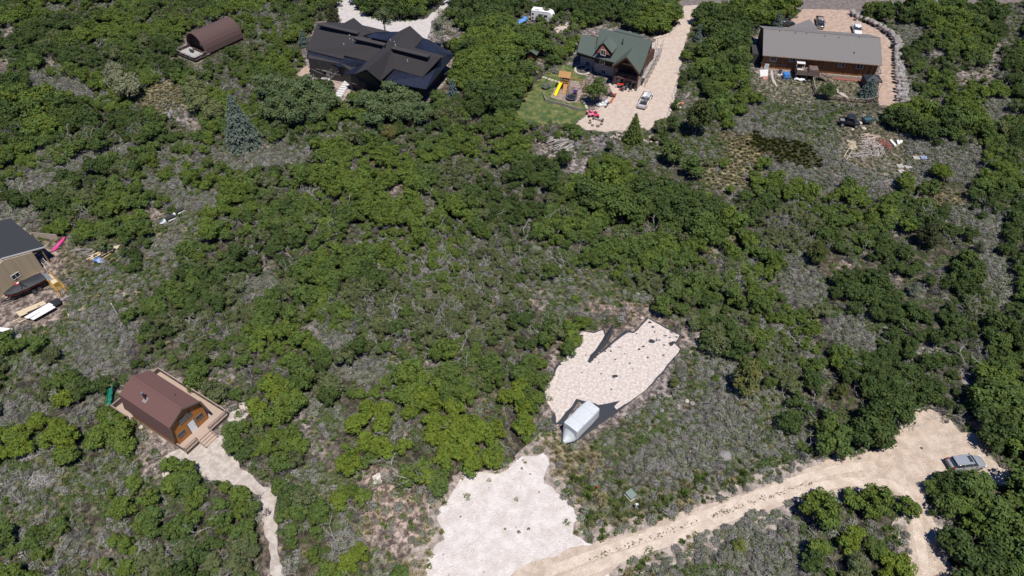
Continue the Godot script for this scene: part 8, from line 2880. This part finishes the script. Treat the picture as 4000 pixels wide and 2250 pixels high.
	t = thing("stone_border", "loose tan stones across the fenced yard", "stones", k.call(1580, 1330))
	for i in 20: blob(t, "stone", k.call(1470 + i * 9, 1260 + i * 6 + rr(-18, 18)) - t.position + Vector3.UP * 0.1, Vector3(rr(0.18, 0.35), rr(0.14, 0.25), rr(0.18, 0.3)), tan_stone, i)
	# wood lot below: heaps, pallets, foam blocks
	var z := func(x: float, y: float, h := 0.0) -> Vector3: return P(3200.0 + x / 4.0, 380.0 + y / 4.0, h)
	var c: Vector3 = z.call(825, 790)
	t = thing("firewood_pile", "broad heap of split grey firewood on the grass", "firewood", c)
	mark("firewood heap", c)
	for i in 300:
		var e := Vector2.from_angle(rr(0, TAU)) * sqrt(rr(0, 1))
		var p := c + Vector3(e.x * 2.3, 0.08 + 0.5 * (1.0 - e.length()) * rr(0.4, 1.0), e.y * 3.3)
		var d := ball() * Vector3(1, 0.2, 1) * 0.22
		b = mb(c)
		b.bar(p - d, p + d, rr(0.1, 0.17), rr(0.08, 0.14))
		part("split_log", b, [grey_wood, stuff_mat("split_pale", lin(0.36, 0.33, 0.32), lin(0.52, 0.48, 0.46), 0.9), stuff_mat("split_tan", lin(0.34, 0.26, 0.2), lin(0.46, 0.37, 0.3), 0.9)][rng.randi() % 3], t)
	log_heap("stacked tan logs above the firewood heap", z.call(785, 640), 1.7, 1.6, 20, 2.2, 0.12, 0.1, 0.25, 0.5, stuff_mat("split_tan", Color.WHITE, Color.WHITE))
	log_heap("grey pole pile left below the firewood heap", z.call(625, 915), 1.6, 1.3, 18, 2.6, 0.09, 0.4, 0.35, 0.35, grey_wood)
	log_heap("grey stick pile alone in the sage below the firewood", z.call(545, 1120), 1.2, 1.6, 16, 2.2, 0.07, 2.2, 0.35, 0.4, grey_wood)
	t = thing("peeled_pole", "two long peeled poles on the grass left of the firewood", "poles", z.call(420, 880))
	for q in [[380, 938, 462, 805], [420, 985, 505, 850]]:
		b = mb(t.position)
		b.tube(z.call(q[0], q[1]) + Vector3.UP * 0.1, z.call(q[2], q[3]) + Vector3.UP * 0.1, 0.1, 0.08, 7)
		part("pole", b, stuff_mat("peeled", lin(0.4, 0.34, 0.26), lin(0.52, 0.46, 0.36), 0.8), t)
	sheet("sawdust", [3303, 555, 3312, 548, 3330, 545, 3348, 552, 3350, 568, 3345, 580, 3330, 584, 3312, 580, 3306, 568], 0.02, ground_mat("sawdust_fill", lin(0.52, 0.45, 0.33), 2.0, 0.06, 0.7), 0.5)
	c = z.call(1045, 740)
	t = thing("brick_heap", "heap of loose red bricks right of the firewood", "brick heap", c)
	mark("red brick heap", c)
	var brick := mb()
	brick.box(Vector3.ZERO, Vector3(0.24, 0.11, 0.13))
	var bm := brick.commit()
	for i in 130:
		var e := Vector2.from_angle(rr(0, TAU)) * sqrt(rr(0, 1))
		var q := inst("brick", bm, [stuff_mat("brick_red", lin(0.22, 0.06, 0.045), lin(0.3, 0.1, 0.07), 0.9), stuff_mat("brick_dull", lin(0.2, 0.1, 0.085), lin(0.3, 0.17, 0.15), 0.9)][i % 2], t)
		q.position = Vector3(e.x * 1.25, 0.06 + 0.4 * (1.0 - e.length()) * rr(0.3, 1), e.y * 2.0)
		q.rotation = Vector3(rr(-0.4, 0.4), rr(0, TAU), rr(-0.4, 0.4))
	for q in [[1145, 725, 0.32, 2.2, -0.1, "long white foam block right of the brick heap"], [1228, 715, 0.32, 1.5, 0.25, "white foam block, left of the tilted pair"], [1272, 708, 0.32, 1.1, 0.6, "short tilted white foam block, right of the pair"]]:
		var p: Vector3 = z.call(q[0], q[1])
		b = mb()
		b.loft([ring(-q[3] * 0.5, 0.22, 0.0, 0.3, 0.95), ring(-q[3] * 0.5 + 0.06, 0.25, 0.0, 0.34, 0.95), ring(q[3] * 0.5 - 0.06, 0.25, 0.0, 0.34, 0.95), ring(q[3] * 0.5, 0.22, 0.0, 0.3, 0.95)])
		var f := part("foam_block", b, white_m, self)
		f.position = p
		f.rotation.y = PI * 0.5 - q[4]
		tag(f, q[5], "foam block", "white foam blocks")
	pallet("grey pallet in the sage, left of the blue painted one", z.call(1515, 950), -0.1, pallet_m)
	pallet("pallet with bright blue paint in the sage", z.call(1632, 945), -0.15, stuff_mat("pallet_blue", lin(0.10, 0.2, 0.55), lin(0.5, 0.52, 0.52), 0.8, 0.02, 1.5))
	pallet("upper left grey pallet of the four beside the round bush", z.call(1262, 1080), 0.05, pallet_m)
	pallet("lower left grey pallet of the four beside the round bush", z.call(1290, 1165), 0.1, pallet_m)
	pallet("upper right grey pallet of the four beside the round bush", z.call(1382, 1090), 0.2, pallet_m)
	pallet("lower right grey pallet of the four beside the round bush", z.call(1405, 1180), 0.3, pallet_m)
	mark("four grey pallets", z.call(1330, 1130))
	for q in [[635, 410, 0.5, "pale stone right of the buggy, upper of two"], [690, 495, 0.55, "pale stone right of the buggy, lower of two"], [520, 510, 0.35, "yellow stone on the grass below the buggy"]]:
		rock_at(z.call(q[0], q[1]), q[2], q[3], tan_stone)
	t = thing("safety_net_roll", "orange plastic netting at the foot of the boulder wall", "netting", z.call(1310, 170))
	for i in 4: blob(t, "fold", Vector3(0.2 * i - 0.3, 0.2, 0.6 * i - 0.9), Vector3(0.3, 0.2, 0.45), flat_mat("net_orange", lin(0.6, 0.13, 0.03), 0.6), i)
	# big brush heaps of dead sage-grey branches
	var gr := stuff_mat("brush_grey", lin(0.30, 0.28, 0.275), lin(0.46, 0.435, 0.43), 0.9, 0.05, 0.8)
	for q in [[3660, 205, 1.8, 1.6, "pale brush heap among oaks on the right hillside"], [155, 1880, 1.6, 1.2, "pale bare brush heap on the lower left slope"], [3480, 720, 3.2, 1.4, "wide grey brush heap below the firewood clearing"], [115, 1770, 1.2, 1.2, "grey brush beside the bright oak at the left edge"]]:
		log_heap(q[4], P(q[0], q[1]), q[2], q[3], 70, 1.3, 0.035, rr(0, 3), 1.6, 0.7, gr, "brush_heap")
	mark("right brush heap", P(3660, 205))
	mark("lower left brush heap", P(155, 1880))
	mark("chip bed juniper", P(2900, 1535))
	mark("wood chip bed", P(2400, 1430))
	mark("dirt pad", P(1950, 2050))
	mark("bend of the dirt road", P(3400, 1840))
	mark("branch road", P(3600, 2100))
	mark("gravel path", P(1070, 2030))
	mark("dry gully", P(680, 420))
	mark("silvery blue spruce", P(957, 566))
	mark("cone shaped conifer", P(2470, 556))
	mark("roadside juniper", P(2882, 2140))
	mark("lone pad bush", P(1410, 2190))
	mark("pale grey bush", P(3562, 1150))
	mark("road bend juniper", P(3272, 1550))
	mark("dead wood juniper", P(3181, 1025))
	mark("dark brownish juniper", P(3605, 960))
	mark("small grey juniper", P(3815, 985))
	mark("blue barrel", P(3843, 1924))
	mark("left grey bush", P(212, 1405))
	mark("turnaround back edge", P(3880, 1640))
	mark("right edge clearing", P(3960, 1480))
	mark("bright oak thicket", P(1850, 1620))
	mark("middle sagebrush strip", P(1420, 1445))
	mark("bare soil corridor", P(1240, 1690))
	mark("bottom left corner", P(60, 2200))
	mark("bottom right corner", P(3950, 2200))

func _ready():
	rng.seed = 20240611
	soft.seed = 5
	soft.frequency = 0.03
	soft.fractal_octaves = 3
	var cam := Camera3D.new()
	cam.name = "camera"
	cam.position = Vector3(0, CAM_HEIGHT, 0)
	cam.rotation_degrees = Vector3(-CAM_PITCH, 0, 0)
	cam.fov = rad_to_deg(2.0 * atan(1125.0 / FOCAL))
	cam.far = 4000.0
	add_child(cam)
	cam.current = true
	var env := Environment.new()
	env.background_mode = Environment.BG_SKY
	var sky_m := ProceduralSkyMaterial.new()
	sky_m.sky_top_color = Color(0.20, 0.36, 0.66)
	sky_m.sky_horizon_color = Color(0.58, 0.68, 0.80)
	sky_m.ground_horizon_color = Color(0.58, 0.68, 0.80)
	sky_m.ground_bottom_color = Color(0.2, 0.2, 0.16)
	sky_m.sky_curve = 0.15
	sky_m.sun_angle_max = 0.0
	var sky := Sky.new()
	sky.sky_material = sky_m
	env.sky = sky
	env.tonemap_mode = Environment.TONE_MAPPER_LINEAR
	env.tonemap_exposure = 1.3
	env.background_energy_multiplier = 0.6
	env.sdfgi_enabled = true
	env.ssao_enabled = true
	env.ssil_enabled = true
	var we := WorldEnvironment.new()
	we.name = "environment"
	we.environment = env
	add_child(we)
	var sun := DirectionalLight3D.new()
	sun.name = "sun"
	sun.light_energy = 1.3
	sun.light_color = Color(1.0, 0.97, 0.93)
	sun.light_angular_distance = 0.53
	sun.shadow_enabled = true
	add_child(sun)
	sun.look_at_from_position(Vector3.ZERO, Vector3(-0.16, -1.0, -0.36), Vector3.UP)
	build_cover()
	build_ground()
	build_roads()
	build_buildings()
	build_things()
	build_trees()
	build_scrub()
	build_low_growth()
